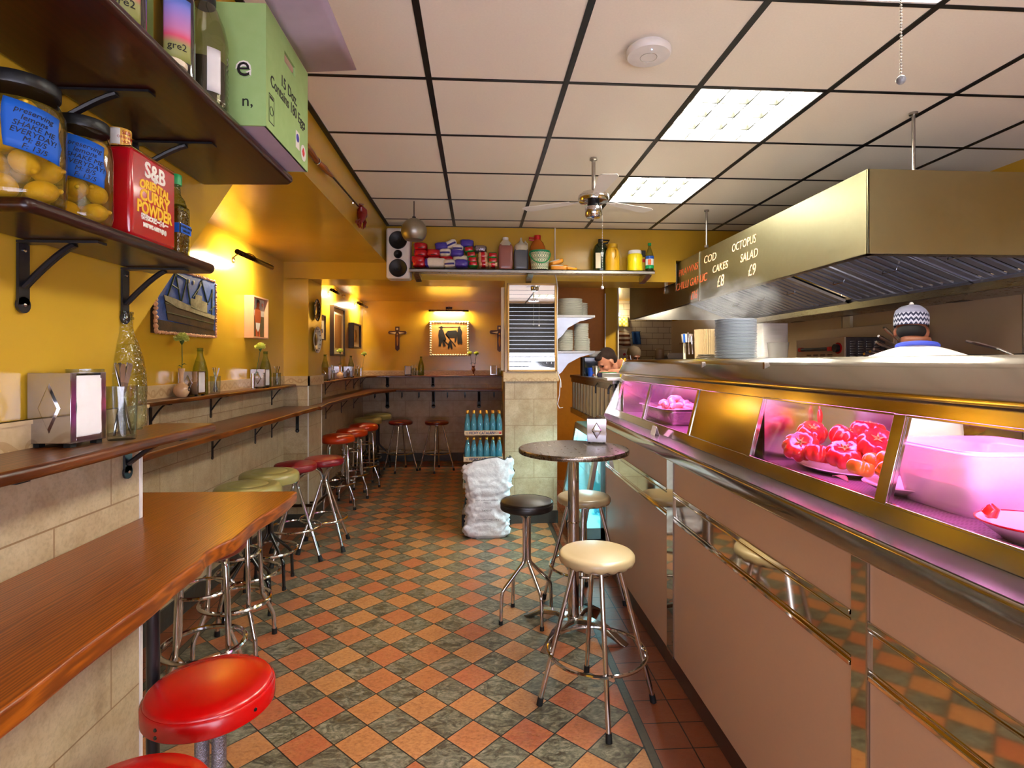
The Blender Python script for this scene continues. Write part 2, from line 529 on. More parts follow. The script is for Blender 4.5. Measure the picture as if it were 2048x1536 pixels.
def frame_x(x, y, z, sgn=1):
    """lettering frame on a face whose normal is +X (sgn=1) or -X (sgn=-1), read upright from outside"""
    R = Matrix(((0, 0, sgn), (sgn, 0, 0), (0, 1, 0)))
    return Matrix.Translation((x, y, z)) @ R.to_4x4()


def frame_y(x, y, z):
    """lettering frame on a face whose normal is -Y"""
    return Matrix.Translation((x, y, z)) @ Matrix(((1, 0, 0), (0, 0, -1), (0, 1, 0))).to_4x4()

M['ink'] = mat('black_ink', srgb(24, 20, 22), 0.6, vary=0)
M['white_ink'] = mat('white_print', srgb(240, 232, 220), 0.5, vary=0)
M['yellow_ink'] = mat('yellow_print', srgb(240, 190, 40), 0.5, vary=0)

# ------------------------------------------------------------------ the room
HC = 2.75
YW = 5.15       # wall with the grocery shelf
XL, XR = -1.76, 3.35
YR = 8.5
struct('floor', MB().box(-1.9, 3.5, -1.6, 10.2, -0.1, 0), 'floor', 'floor of diagonal slate and terracotta tiles')

# ceiling: boards and a black grid, with three openings filled by the light panels
GX = [-0.216 + 0.609 * k for k in range(-2, 7)]
GY = [2.462 + 0.609 * k for k in range(-7, 6)]
LIGHT_CELLS = [(1.002, 2.462), (1.002, 3.68), (1.002, 1.244), (1.002, -0.583)]
c = MB()
for gx in GX[:-1]:
    for gy in GY[:-1]:
        if any(abs(gx - a) < .1 and abs(gy - b) < .1 for a, b in LIGHT_CELLS): continue
        x0, x1, y0, y1 = max(gx, -0.84), min(gx + .609, XR + .05), max(gy, -1.55), min(gy + .609, YW + .01)
        if x1 > x0 and y1 > y0: c.box(x0, x1, y0, y1, HC, HC + .02)
struct('ceiling', c, 'ceiling_tile', 'suspended ceiling of pale square tiles')
c = MB()
for gx in GX:
    if -0.83 < gx < XR: c.box(gx - .013, gx + .013, -1.5, YW, HC - .004, HC + .004)
c.box(-.836, -.808, -1.5, YW, HC - .006, HC + .003)
for gy in GY:
    if -1.5 < gy < YW: c.box(-.83, XR, gy - .0095, gy + .0095, HC - .003, HC + .003)
c.box(-.83, XR, YW - .018, YW, HC - .004, HC + .003)
struct('trim_1', c, 'grid_black', 'black metal grid of the suspended ceiling')
struct('ceiling_top', MB().box(-1.9, 3.5, -1.6, 5.3, 2.95, 3.0), 'white_matt', 'solid slab above the ceiling tiles')

# left side
ZT0, ZT1 = 1.285, 1.372
struct('wall_left_front', MB().box(XL - .1, -.88, -1.5, 1.507, 0, 1.34), 'tile_y', 'near left wall clad in beige stone tiles')
struct('wall_left_upper', MB().prism([(-1.5, 1.34), (1.495, 1.34), (1.475, 1.57), (2.33, 2.41), (-1.5, 2.41)], XL - .1, -.88, 'yz'), 'yellow',
       'near left yellow wall with the slanting end')


def relief():
    t = NT('carved_scroll_tile_band')
    sep = t.node('ShaderNodeSeparateXYZ'); t.link(t.tc, sep.inputs[0])
    a = t.math('ADD', sep.outputs[0], sep.outputs[1])
    z = sep.outputs[2]
    s1 = t.math('MULTIPLY', t.math('SINE', t.math('MULTIPLY', a, 2 * PI / 0.155)), 0.018)
    d = t.math('ABSOLUTE', t.math('SUBTRACT', t.math('SUBTRACT', z, 1.33), s1))
    line = t.math('LESS_THAN', d, 0.007)
    # small scroll rings between the waves
    fa = t.math('SUBTRACT', t.math('MULTIPLY', t.math('FRACT', t.math('DIVIDE', a, 0.0775)), 0.0775), 0.0387)
    up = t.math('SUBTRACT', z, 1.33)
    rr = t.math('SQRT', t.math('ADD', t.math('MULTIPLY', fa, fa), t.math('MULTIPLY', up, up)))
    ringv = t.math('LESS_THAN', t.math('ABSOLUTE', t.math('SUBTRACT', rr, 0.016)), 0.0045)
    h = t.math('MAXIMUM', line, ringv)
    n = t.noise(60, 5)
    t.set(Base_Color=t.mix(t.math('MULTIPLY', h, 0.55), t.mix(n, srgb(214, 190, 148), srgb(186, 156, 112)), srgb(168, 130, 84)), Roughness=0.4)
    t.bump(t.math('ADD', h, t.math('MULTIPLY', n, 0.2)), 0.8, 0.006)
    return t.m
M['relief'] = relief()
struct('trim_3', MB().box(-.885, -.866, -1.5, 1.512, 1.332, 1.388).box(-.885, -.862, -1.5, 1.515, 1.380, 1.388), 'relief', 'carved tile band on the near left wall')
struct('trim_4', MB().box(-.886, -.877, 1.5, 1.511, 0, 1.34), 'white_plastic', 'white edge bead on the corner of the near left wall')

struct('wall_left_recess_tiles', MB().box(XL - .1, XL, 1.4, YW + .02, 0, ZT0), 'tile_y', 'beige tiled lower left wall behind the cream stools')
struct('wall_left_recess', MB().box(XL - .1, XL, 1.4, YW + .02, ZT0, 2.75), 'yellow', 'yellow left wall with the ship picture')
band = MB()
band.box(XL, XL + .014, 1.5, YW, ZT0, ZT1)
band.box(XL, -1.525, YW - .014, YW, ZT0, ZT1).box(-1.54, -1.525, YW - .014, 5.6, ZT0, ZT1)
band.box(-1.733, -1.72, 5.58, YR, ZT0, ZT1).box(-1.733, .25, YR - .013, YR, ZT0, ZT1)
band.box(.236, .752, YW - .016, YW, ZT0 + .035, ZT1 + .035)
struct('trim_5', band, 'relief', 'carved tile band around the dining area')
struct('ceiling_left_soffit', MB().box(XL - .1, -.836, -1.5, YW + .01, 2.41, 2.95), 'yellow', 'low yellow boxed ceiling along the left side')
struct('wall_pillar_tiles', MB().box(XL, -1.54, YW, 5.58, 0, ZT0), 'tile_x', 'tiled lower part of the left pillar')
struct('wall_pillar', MB().box(XL, -1.54, YW, 5.58, ZT0, 2.26), 'yellow', 'yellow pillar hung with two plates')
struct('trim_6', MB().box(-1.546, -1.536, YW - .004, YW + .006, 0, ZT0).box(-1.546, -1.536, 5.574, 5.584, 0, ZT0), 'white_plastic', 'white edge beads on the pillar corner')
struct('baseboard_left', MB().box(XL, XL + .012, 1.6, YW, 0, .12).box(XL, -1.528, YW - .012, YW, 0, .12).box(-1.54, -1.528, YW, 5.59, 0, .12)
       .box(-1.733, -1.72, 5.58, YR, 0, .12).box(-1.733, .25, YR - .013, YR, 0, .12).box(.24, .745, YW - .012, YW, 0, .115), 'skirt', 'dark slate skirting')
# cross beam that carries the grocery shelf
struct('wall_back_beam', MB().box(XL - .1, 1.87, YW, 5.58, 2.255, 2.95).box(1.87, 3.45, YW, 5.58, 2.46, 2.95), 'yellow', 'yellow cross beam above the openings')
# column with the mirror
struct('wall_column_tiles', MB().box(.25, .738, YW, 5.56, 0, 1.32), 'tile_x', 'tiled lower part of the mirror column')
struct('wall_column', MB().box(.25, .738, YW, 5.56, 1.32, 2.255), 'yellow', 'yellow column behind the mirror')
# back dining room
struct('wall_back_left', MB().box(-1.833, -1.733, 5.56, YR + .1, ZT0, 2.6), 'yellow', 'yellow left wall of the back dining area')
struct('wall_back_left_tiles', MB().box(-1.833, -1.733, 5.56, YR + .1, 0, ZT0), 'tile_y', 'tiled lower left wall of the back dining area')
struct('wall_rear', MB().box(-1.75, .4, YR, YR + .1, ZT0, 2.6), 'yellow', 'yellow rear wall with crosses and framed print')
struct('wall_rear_tiles', MB().box(-1.75, .4, YR, YR + .1, 0, ZT0), 'tile_x', 'tiled lower rear wall')
struct('wall_back_right', MB().box(.36, .44, 5.56, YR + .1, 0, 2.6), 'yellow', 'yellow partition closing the back dining area')
struct('ceiling_back', MB().box(-1.85, .44, 5.57, YR + .1, 2.42, 2.5), 'yellow', 'glossy yellow ceiling of the back dining area')
# kitchen beyond
struct('wall_passage', MB().box(.44, 1.6, 7.0, 7.1, 0, 2.55), 'orange_paint', 'orange brown wall at the kitchen passage')
struct('wall_passage_jamb', MB().box(1.6, 1.765, 6.9, 7.12, 0, 2.55), 'yellow', 'yellow door jamb at the kitchen passage')
struct('trim_7', MB().box(1.59, 1.603, 6.885, 6.9, 0, 2.36).box(1.755, 1.768, 6.885, 6.9, 0, 2.52), 'white_plastic', 'white edge beads of the kitchen jamb')


def metro():
    t = NT('white_metro_tile')
    sep = t.node('ShaderNodeSeparateXYZ'); t.link(t.tc, sep.inputs[0]); comb = t.node('ShaderNodeCombineXYZ')
    t.link(t.math('ADD', sep.outputs[0], sep.outputs[1]), comb.inputs[0]); t.link(sep.outputs[2], comb.inputs[1])
    br = t.node('ShaderNodeTexBrick'); t.link(comb.outputs[0], br.inputs['Vector'])
    br.inputs['Scale'].default_value = 1; br.inputs['Brick Width'].default_value = 0.2; br.inputs['Row Height'].default_value = 0.1
    br.inputs['Mortar Size'].default_value = 0.003
    t.set(Base_Color=t.mix(br.outputs['Fac'], srgb(226, 216, 190), srgb(120, 100, 74)), Roughness=0.2)
    t.bump(br.outputs['Fac'], -0.3, 0.003)
    return t.m
M['metro'] = metro()
struct('wall_kitchen_rear', MB().box(1.6, 3.5, 9.4, 9.5, 0, 2.7), 'metro', 'white tiled rear wall of the kitchen')
struct('wall_kitchen_side', MB().box(1.6, 1.7, 7.12, 9.45, 0, 2.7), 'metro', 'white tiled side wall of the kitchen')
struct('ceiling_kitchen', MB().box(.44, 3.45, 5.57, 9.5, 2.55, 2.63), 'yellow', 'yellow ceiling over the far kitchen')
struct('wall_right', MB().box(XR, XR + .1, -1.5, 9.5, 0, 2.75), 'yellow', 'yellow right wall above the hood')
struct('wall_right_cladding', MB().box(XR - .015, XR, 1.2, 9.4, .85, 2.2), 'steel_warm', 'stainless steel cladding behind the range')
struct('trim_8', MB().box(XR - .019, XR - .015, 3.2, 3.206, .9, 2.2).box(XR - .019, XR - .015, 4.9, 4.906, .9, 2.2).box(XR - .019, XR - .015, 6.4, 6.406, .9, 2.2), 'steel_dull', 'joint strips in the steel cladding')

# shop front behind the camera: low wall, glazing, dark roller shutter
struct('wall_front', MB().box(-1.86, XR + .1, -1.6, -1.5, 0, .62).box(-1.86, -1.3, -1.6, -1.5, .62, 2.75).box(2.8, XR + .1, -1.6, -1.5, .62, 2.75), 'yellow', 'low front wall under the shop window')
sh = MB()
for i in range(12): sh.box(-1.3, 2.8, -1.56, -1.535, 1.70 + i * .088, 1.78 + i * .088)
for i in range(4): sh.box(-1.3, 2.8, -1.56, -1.54, 1.28 + i * .105, 1.305 + i * .105)
struct('trim_9', sh, mat('dark_shutter_slats', srgb(50, 52, 58), 0.4), 'dark roller shutter slats of the shop front')
struct('window_1', MB().box(-1.3, 2.8, -1.59, -1.584, .62, 2.75), 'pane', 'shop front glass')
day = MB().box(-3.2, 4.8, -2.5, -2.45, 0.2, 2.9)
struct('wall_street', day, mat('glowing_street_facade', srgb(228, 232, 240), 0.9, emit=(.8, .87, 1), es=0.7), 'facade across the street, glowing in place of daylight')  # daylight on the facade is put into its material as emission


M['slat_grey'] = mat('dark_louvre_bars', srgb(60, 60, 50), .5, vary=0)
def light_panel(gx, gy, label):
    t = thing('ceiling_light', label, 'ceiling light', (gx + .3045, gy + .3045, HC), group='square ceiling lights')
    f = MB()
    for a in (-1, 1):
        f.box(a * .292 - .006, a * .292 + .006, -.298, .298, -.002, .05)
        f.box(-.298, .298, a * .292 - .006, a * .292 + .006, -.002, .05)
    f.build('frame', 'white_plastic', t)
    f = MB()
    for k in range(1, 4):
        q = -.292 + k * .146; f.box(q - .003, q + .003, -.29, .29, .002, .030); f.box(-.29, .29, q - .003, q + .003, .002, .030)
    f.build('louvre', 'slat_grey', t)
    MB().box(-.29, .29, -.29, .29, .032, .038).build('diffuser', 'tube_glow', t)
    return t
def tube_glow():
    t = NT('fluorescent_diffuser')
    sep = t.node('ShaderNodeSeparateXYZ'); t.link(t.tc, sep.inputs[0])
    q = t.math('ABSOLUTE', t.math('SINE', t.math('MULTIPLY', sep.outputs[1], PI / .146)))
    t.set(Base_Color=(.9, .9, .9, 1))
    t.b.inputs['Emission Color'].default_value = (1, .97, .86, 1)
    t.link(t.math('ADD', t.math('MULTIPLY', q, 2.5), LAMP_E), t.b.inputs['Emission Strength'])
    return t.m
LAMP_E = 28.0
M['tube_glow'] = tube_glow()
LL = ['square ceiling light panel nearest the smoke detector disc', 'farther square ceiling light panel beside the fan', 'square ceiling light panel cut by the top edge of the photo', 'ceiling light panel over the entrance']
for (gx, gy), lb in zip(LIGHT_CELLS, LL): light_panel(gx, gy, lb)

# ------------------------------------------------------------------ serving counter with the lit display case
ct = thing('serving_counter', 'long stainless steel serving counter with pinkish beige panels and lit display windows', 'counter', (0, 0, 0))
Y0C, Y1C = -.6, 3.95
box(.935, 1.3, Y0C, Y1C, 0, .105).build('kickboard', 'kick', ct, bevel=.003)
box(.94, 1.46, Y0C, Y1C - .01, .106, 1.05).build('body', 'kick', ct)
secs = [(2.655, 3.94), (1.318, 2.556), (-.05, 1.252)]
for a, b in secs:
    box(.92, .939, a, b, .108, .752).build('panel', 'laminate', ct, bevel=.002)
    box(.92, .939, a, b, .886, 1.056).build('panel', 'laminate', ct, bevel=.002)
    box(.921, .939, a, b, .757, .881).build('mirror_band', 'mirror_steel', ct)
    MB().box(.914, .93, a, b, .875, .889).box(.914, .93, a, b, .75, .762).box(.917, .93, a, b, .861, .866).box(.917, .93, a, b, .770, .774).build('band_moulding', 'mirror_steel', ct, bevel=.002)
for a, b in ((2.56, 2.65), (1.257, 1.313)):
    box(.917, .939, a, b, .105, 1.056).build('mirror_post', 'mirror_steel', ct)
for q in (2.558, 1.255, 3.942):
    box(.914, .93, q - .003, q + .003, .105, 1.056).build('edge_strip', 'aluminium', ct)
MB().prism([(.972, 1.056), (.857, 1.056), (.851, 1.062), (.85, 1.109), (.856, 1.117), (.972, 1.119)], Y0C, Y1C, 'xz').build('ledge', 'steel_y', ct, bevel=.002)
box(.856, .957, Y0C, Y1C, 1.1172, 1.1195).build('ledge_sheet', mat('satin_ledge_steel', srgb(160, 158, 156), .22, 1.0, vary=.06, vscale=6), ct)
# lower fascia, posts and rails of the leaning window
def lean(z): return .958 + (z - 1.119) * .2475
def slab(y0, y1, z0, z1, th=.012, nm='fascia', m='steel_y', off=0):
    MB().prism([(lean(z0) - off, z0), (lean(z1) - off, z1), (lean(z1) + th, z1), (lean(z0) + th, z0)], y0, y1, 'xz').build(nm, m, ct, bevel=.0015)
slab(Y0C, Y1C - .02, 1.1195, 1.163)
slab(Y0C, Y1C - .02, 1.372, 1.418)
slab(1.93, 2.515, 1.163, 1.372)
for y0, y1 in ((3.86, 3.93), (3.205, 3.235), (2.495, 2.52), (1.925, 1.95), (1.262, 1.30), (.35, .39)):
    slab(y0, y1, 1.160, 1.374, .014, 'window_post', 'steel_y', .004)
for y0, y1 in ((3.235, 3.86), (2.52, 3.205), (1.30, 1.925), (.39, 1.262), (-.5, .35)):
    slab(y0, y1, 1.163, 1.372, .001, 'window_pane', 'pane', -.006)
    slab(y0, y1, 1.160, 1.1665, .008, 'window_bead', 'steel_y', .003)
    slab(y0, y1, 1.3685, 1.375, .008, 'window_bead', 'steel_y', .003)
# curved upper fascia and the top
cur = [(1.012, 1.412), (1.002, 1.414), (1.002, 1.419)]
for k in range(1, 9):
    a = k / 8; cur.append((1.002 + .040 * a ** 1.12, 1.419 + .076 * a))
for k in range(1, 6):
    a = k / 5 * PI / 2 * .98; cur.append((1.042 + .026 * math.sin(a) ** 1.3, 1.495 + .020 * math.sin(a)))
cur += [(1.5, 1.515), (1.5, 1.505), (1.082, 1.503)]
MB().prism(cur, Y0C, Y1C - .03, 'xz').build('top', 'steel_y', ct, angle=50)
# inside of the case
M['perf'] = None
def perf():
    t = NT('perforated_case_mat')
    v = t.node('ShaderNodeTexVoronoi'); v.inputs['Scale'].default_value = 95; v.inputs['Randomness'].default_value = 0.0
    t.link(t.tc, v.inputs['Vector'])
    t.set(Base_Color=t.ramp(v.outputs['Distance'], [(0.25, srgb(90, 50, 70)), (0.42, srgb(150, 130, 140))]), Roughness=0.3, Metallic=0.4)
    t.bump(v.outputs['Distance'], 0.4, 0.003)
    return t.m
M['perf'] = perf()
M['case_steel'] = brushed('case_lining_steel', srgb(210, 205, 205), 0.22, (20, 1, 1))
box(.975, 1.46, Y0C, 3.9, 1.10, 1.145).build('case_floor', 'perf', ct)
MB().box(1.46, 1.47, 1.82, 3.9, 1.06, 1.50).box(1.03, 1.46, 3.88, 3.895, 1.145, 1.5).box(1.03, 1.46, 2.50, 2.512, 1.145, 1.5).box(1.03, 1.46, 1.94, 1.952, 1.145, 1.5).box(1.46, 1.47, -.5, 1.82, 1.06, 1.17).build('case_lining', 'case_steel', ct)
box(1.44, 1.5, 1.15, 1.18, 1.145, 1.505).build('case_bracket', 'steel_dull', ct)
MB().prism([(1.03, 1.119), (.9, 1.119), (1.04, 1.41), (1.2, 1.50), (1.2, 1.119)], Y1C - .02, Y1C, 'xz').build('end_glass_frame', 'steel_y', ct)
for k, (yc, ln, pw) in enumerate(((3.2, 1.25, 6.5), (1.45, .9, 4.6), (.6, .7, 3.4))):
    MB().box(1.09, 1.13, yc - ln / 2, yc + ln / 2, 1.47, 1.49).build('lamp_tube', mat('pink_display_tube_%d' % k, (1, .5, .9, 1), .4, emit=(1, .18, .85), es=5.0), ct)
    area_light('display_lamp', (1.11, yc, 1.465), (0, math.radians(-12), 0), .10, ln, pw, (1.0, .20, .80), ct)

# ------------------------------------------------------------------ hood
hd = thing('extractor_hood', 'large brushed stainless steel extractor hood with chalk writing on its front', 'extractor hood')
ZB, ZTp = 2.03, 2.415
HX = 1.90
MB().box(HX, HX + .012, 2.60, 4.66, ZB, ZTp + .03).box(HX, XR, 2.60, 2.612, ZB, ZTp + .03).build('front_panel', 'steel_hood', hd, bevel=.003)
MB().box(HX - .002, HX + .012, 4.668, 6.85, ZB, 2.445).build('front_panel', 'steel_hood', hd, bevel=.003)
MB().box(HX - .006, HX + .014, 4.657, 4.669, ZB - .004, ZTp + .035).build('joint_strip', 'aluminium', hd)
box(HX + .012, XR, 2.612, 6.84, 2.43, 2.445).build('roof_panel', 'steel_dull', hd)
box(HX, XR, 6.84, 6.852, ZB, 2.445).build('end_panel', 'steel_dull', hd)
MB().box(HX + .001, HX + .05, 2.61, 6.84, ZB, ZB + .010).box(HX + .01, XR, 2.605, 2.66, ZB, ZB + .012).build('drip_rail', 'steel_dull', hd)
MB().prism([(3.02, 2.01), (3.02, 1.925), (3.335, 1.915), (3.335, 2.09)], 2.64, 6.8, 'xz').build('back_channel', 'steel_dull', hd, bevel=.003)
MB().box(2.62, 3.0, 6.0, 6.84, 2.36, 2.43).build('inner_baffle', 'steel_dull', hd)
# baffle filters: sloping frames with upright slots
FA, FB = Vector((2.05, 0, 2.36)), Vector((3.03, 0, 1.985))
fd = (FB - FA); fl = fd.length; fang = math.atan2(-fd.z, fd.x)
RY = Matrix.Rotation(fang, 3, 'Y')
y = 2.70
M['filter'] = mat('baffle_filter_steel', srgb(190, 196, 214), 0.35, .65)
M['gap'] = mat('dark_filter_gap', srgb(12, 12, 16), 0.6, vary=0)
while y < 6.3:
    wdt = .50
    gapb = y > 4.2 and y < 4.35
    mb = MB(); mid = (FA + FB) / 2
    for k in range(6):
        yy = y + .048 + k * .081
        mb.obox((mid.x, yy, mid.z), (fl - .09, .050, .012), RY)
    mb.obox((mid.x, y + .006, mid.z), (fl, .012, .022), RY).obox((mid.x, y + wdt - .006, mid.z), (fl, .012, .022), RY)
    for e in (-1, 1):
        cc = mid + RY @ Vector((e * (fl / 2 - .02), 0, 0)); mb.obox((cc.x, y + wdt / 2, cc.z), (.04, wdt, .022), RY)
    f_ = mb.build('baffle_filter', 'filter', hd)
    cc = mid + RY @ Vector((0, 0, .03)); MB().obox((cc.x, y + wdt / 2, cc.z), (fl - .06, wdt - .03, .004), RY).build('filter_backing', 'gap', f_)
    h = MB()
    for q in (.35, .65):
        pp = FA + fd * q; nrm = RY @ Vector((0, 0, -1))
        h.tube([Vector((pp.x, y + .19, pp.z)), Vector((pp.x, y + .19, pp.z)) + nrm * .035, Vector((pp.x, y + .31, pp.z)) + nrm * .035, Vector((pp.x, y + .31, pp.z))], .003, 6)
    h.build('filter_handle', 'chrome', f_)
    y += wdt + (.13 if y > 3.6 and y < 3.8 else .012)
# chalk writing on the front
M['chalk'] = mat('orange_chalk', srgb(255, 206, 160), 0.9, vary=0.1, vscale=200, emit=None)
M['chalk_red'] = mat('red_chalk', srgb(246, 120, 70), 0.9, vary=0.1, vscale=200)
def chalk(body, px, py, size, m='chalk', tilt=0.0, xs=1.0, sh=.15):
    p = P(px, py, X=HX - .001)
    text('chalk_writing', body, size, hd, frame_x(HX - .003, p.y, p.z, -1) @ Matrix.Rotation(tilt, 4, 'Z'), m, ext=.0008, shear=sh, xs=xs, bold=0)
chalk('COD', 1420, 517, .088, tilt=-.03, xs=1.25); chalk('CAKES', 1440, 535, .082, tilt=.0, xs=1.15); chalk('£8', 1441, 563, .125, xs=1.0)
chalk('OCTOPUS', 1487, 488, .083, tilt=.0, xs=.95); chalk('SALAD', 1498, 512, .085, xs=1.0); chalk('£9', 1504, 541, .11)
chalk('PRAWNS,', 1377, 540, .085, 'chalk_red', xs=1.35); chalk('CHILLI GARLIC', 1381, 566, .095, 'chalk_red', xs=1.15); chalk('£16', 1388, 591, .10, 'chalk_red')
MB().box(HX - .012, HX - .003, 5.44, 5.53, 2.36, 2.43).build('switch_plate', 'white_plastic', hd, bevel=.003)
MB().box(HX - .014, HX - .011, 5.47, 5.50, 2.375, 2.415).build('switch_plate_slot', 'ink', hd)
MB().box(HX - .02, HX - .002, 5.50, 5.53, 2.19, 2.31).build('handle', 'chrome', hd, bevel=.004)
MB().box(HX - .006, HX - .002, 5.22, 5.235, 2.18, 2.445).build('joint_strip', 'aluminium', hd)
# the rods that hang it
for i, (px, py, y1) in enumerate(((1827, 225, None), (1413, 420, None))):
    q = P(px, py, Z=HC)
    r = thing('hanging_rod', ['steel rod holding the near end of the hood', 'steel rod above the chalk writing on the hood'][i], 'rod', (q.x, q.y, 2.44), group=None)
    MB().cyl((0, 0, .006), (0, 0, HC - 2.44), .008, n=10).build('rod', 'steel_dull', r)
    MB().cyl((0, 0, .002), (0, 0, .02), .017, n=6).cyl((0, 0, HC - 2.44 - .012), (0, 0, HC - 2.44 - .001), .02, n=12).build('nut', 'steel_dull', r)
# strip light under the far end of the hood
hl = thing('hood_strip_light', 'bright strip light under the far end of the hood', 'strip light', (2.35, 6.45, 2.33))
box(-.05, .05, -.34, .34, .02, .05).build('housing', 'white_plastic', hl)
MB().cyl((0, -.32, 0), (0, .32, 0), .016).build('tube', mat('warm_tube', (1, .9, .7, 1), emit=(1, .88, .62), es=16, vary=0), hl)
area_light('tube_light', (0, 0, -.03), (0, 0, 0), .1, .6, 26, (1, .87, .62), hl)
kl = thing('hood_strip_light', 'added unseen strip light inside the near end of the hood', 'strip light', (2.35, 3.4, 2.36))  # lamp added to brighten the near kitchen, no known fitting
box(-.05, .05, -.3, .3, -.0, .03).build('housing', 'white_plastic', kl)
MB().cyl((0, -.28, -.02), (0, .28, -.02), .014).build('tube', mat('added_fill_tube', (1, 1, 1, 1), emit=(1, .95, .88), es=8, vary=0), kl)
area_light('tube_light', (0, 0, -.05), (0, 0, 0), .1, .55, 38, (1, .90, .85), kl)

# ------------------------------------------------------------------ benches, ledges and shelves on the left
def bracket(parent, o, depth, drop, axis=(1, 0), w=.026, mtl='black_metal', name='bracket'):
    """iron shelf bracket: o = wall point at the shelf underside, axis = horizontal direction out of the wall"""
    ax = Vector((axis[0], axis[1], 0)); sd = Vector((-axis[1], axis[0], 0)); o = Vector(o)
    mb = MB(); R = Matrix((ax, sd, Vector((0, 0, 1)))).transposed()
    mb.obox(o + ax * .003 + Vector((0, 0, -drop / 2 - .004)), (.005, w, drop - .008), R)
    q = Matrix.Translation(o + Vector((0, 0, -drop))) @ R.to_4x4() @ Matrix.Rotation(PI / 2, 4, 'Y')
    mb.lathe([(w * .62, .0005), (w * .62, .0055)], (0, 0, 0), 16, 0, q)
    mb.obox(o + ax * (depth / 2) + Vector((0, 0, -.0045)), (depth, w, .005), R)
    pts = []
    for k in range(9):
        a = k / 8; pts.append(o + ax * (.006 + depth * .62 * a ** 1.0) + Vector((0, 0, -drop * .66 * (1 - a) ** 1.25 - .008)))
    for sgn in (-1, 1):
        mb.tube([p + sd * sgn * w * .12 for p in pts], w * .2, 6)
    ob = mb.build(name, mtl, parent)
    sc = MB()
    for zz in (.02, drop):
        c = o + ax * .006 + Vector((0, 0, -zz)); sc.lathe([(.004, 0), (.004, .0015), (.002, .003)], (0, 0, 0), 10, 0, Matrix.Translation(c) @ R.to_4x4() @ Matrix.Rotation(PI / 2, 4, 'Y'))
    sc.build('screw', 'chrome', ob)
    return ob


def plank(name, poly, z0, z1, m, label, cat, group=None, bev=.008):
    o = thing(name, label, cat)
    MB().prism(poly, z0, z1, 'xy').build('board', m, o, bevel=bev, seg=3)
    if group: o['group'] = group
    return o

def wavy(x, y0, y1, amp, n=40, seed=0):
    return [(x + amp * noise.noise(Vector((y0 + (y1 - y0) * i / n, seed, 3.1)) * 5), y0 + (y1 - y0) * i / n) for i in range(n + 1)]
ZN = 1.095
edge = wavy(-.56, -1.0, 1.775, .012, 60, 2)
edge = [(x - (.022 * math.exp(-((y - 1.24) / .045) ** 2)), y) for x, y in edge]
bn = plank('wooden_counter', [(-.878, -1.0)] + edge + [(-.572, 1.782), (-1.2, 1.80), (-1.2, 1.512), (-.878, 1.512)], ZN - .034, ZN, 'bench_wood', 'broad orange brown wooden counter with a live front edge above the red stools', 'counter')
for yb in (.905, 1.24, .55): bracket(bn, (-.88, yb, ZN - .034), .22, .14, w=.03)
post = thing('counter_post', 'black steel post propping the near wooden counter', 'post', (-.86 + .14, 1.30, 0))
post.location = (P(306, 1400, Y=1.36).x, 1.36, 0)
MB().cyl((0, 0, .005), (0, 0, ZN - .036), .0145).build('tube', 'black_metal', post)
MB().box(-.02, .02, -.02, .02, .52, .56).cyl((0, 0, .54), (.055, 0, .545), .012).build('clamp', 'black_plastic', post, bevel=.003)
MB().cyl((0, 0, 0), (0, 0, .006), .04, n=24).build('foot_plate', 'black_metal', post)

e2 = wavy(-.712, -.2, 1.555, .010, 40, 5)
e2 = [(x - .0 + (-.05 * max(0, (.95 - y)) ** 1.0), y) for x, y in e2]
ul = plank('wooden_ledge', [(-.878, -.2)] + e2 + [(-.74, 1.575), (-.878, 1.578)], 1.310, 1.333, 'ledge_wood', 'dark wooden ledge carrying the large napkin dispenser and water bottle', 'ledge')
for yb in (1.445, .95): bracket(ul, (-.878, yb, 1.310), .14, .085, w=.028)
ls = plank('wooden_shelf', [(-.878, .905), (-.70, .905), (-.694, .93), (-.694, 1.51), (-.706, 1.533), (-.878, 1.54)], 1.735, 1.759, 'shelf_wood', 'dark wooden shelf holding the lemon jars and the red curry tin', 'shelf', bev=.010)
for yb in (1.125, 1.435): bracket(ls, (-.878, yb, 1.735), .15, .125, w=.026)
us = plank('wooden_shelf', [(-.878, .2), (-.582, .2), (-.582, 1.79), (-.60, 1.815), (-.878, 1.83)], 2.064, 2.088, 'shelf_wood', 'highest dark wooden shelf, under the green egg box', 'shelf', bev=.010)
for yb in (1.2, 1.475): bracket(us, (-.878, yb, 2.064), .20, .10, w=.026)

# recess and back room
rl = plank('wooden_ledge', [(XL, 1.55)] + wavy(-1.625, 1.55, 5.08, .012, 50, 9) + [(-1.64, YW - .02), (XL, YW - .002)], 1.275, 1.30, 'ledge_wood', 'narrow upper wooden ledge under the ship picture', 'ledge', 'narrow ledges')
rl['group'] = 'ledges along the left wall'
for px in (421, 543, 300): bracket(rl, (XL, P(px, 790, X=XL).y, 1.275), .11, .13, w=.022)
pa, pb, pc, pd = P(643, 813, Z=1.10), P(656, 806, Z=1.10), P(700, 794, Z=1.10), P(748, 783.5, Z=1.10)
front = wavy(-1.44, 1.55, 5.1, .016, 60, 12) + [(pa.x, pa.y), (pb.x, pb.y), (pc.x, pc.y), (pd.x, min(pd.y, 8.12)), (-1.2, 8.19)] + [(x, y) for y, x in [(8.2 + .01 * noise.noise(Vector((k, 2, 2))), -1.0 + .16 * k) for k in range(9)]] + [(.357, 8.2)]
rb = plank('wooden_counter', [(XL, 1.55)] + front + [(.357, YR - .002), (-1.731, YR - .002), (-1.731, 5.584), (-1.538, 5.584), (-1.538, 5.148), (XL, 5.148)], 1.066, 1.10, 'ledge_wood', 'long lower wooden counter running from the recess around the back room', 'counter')
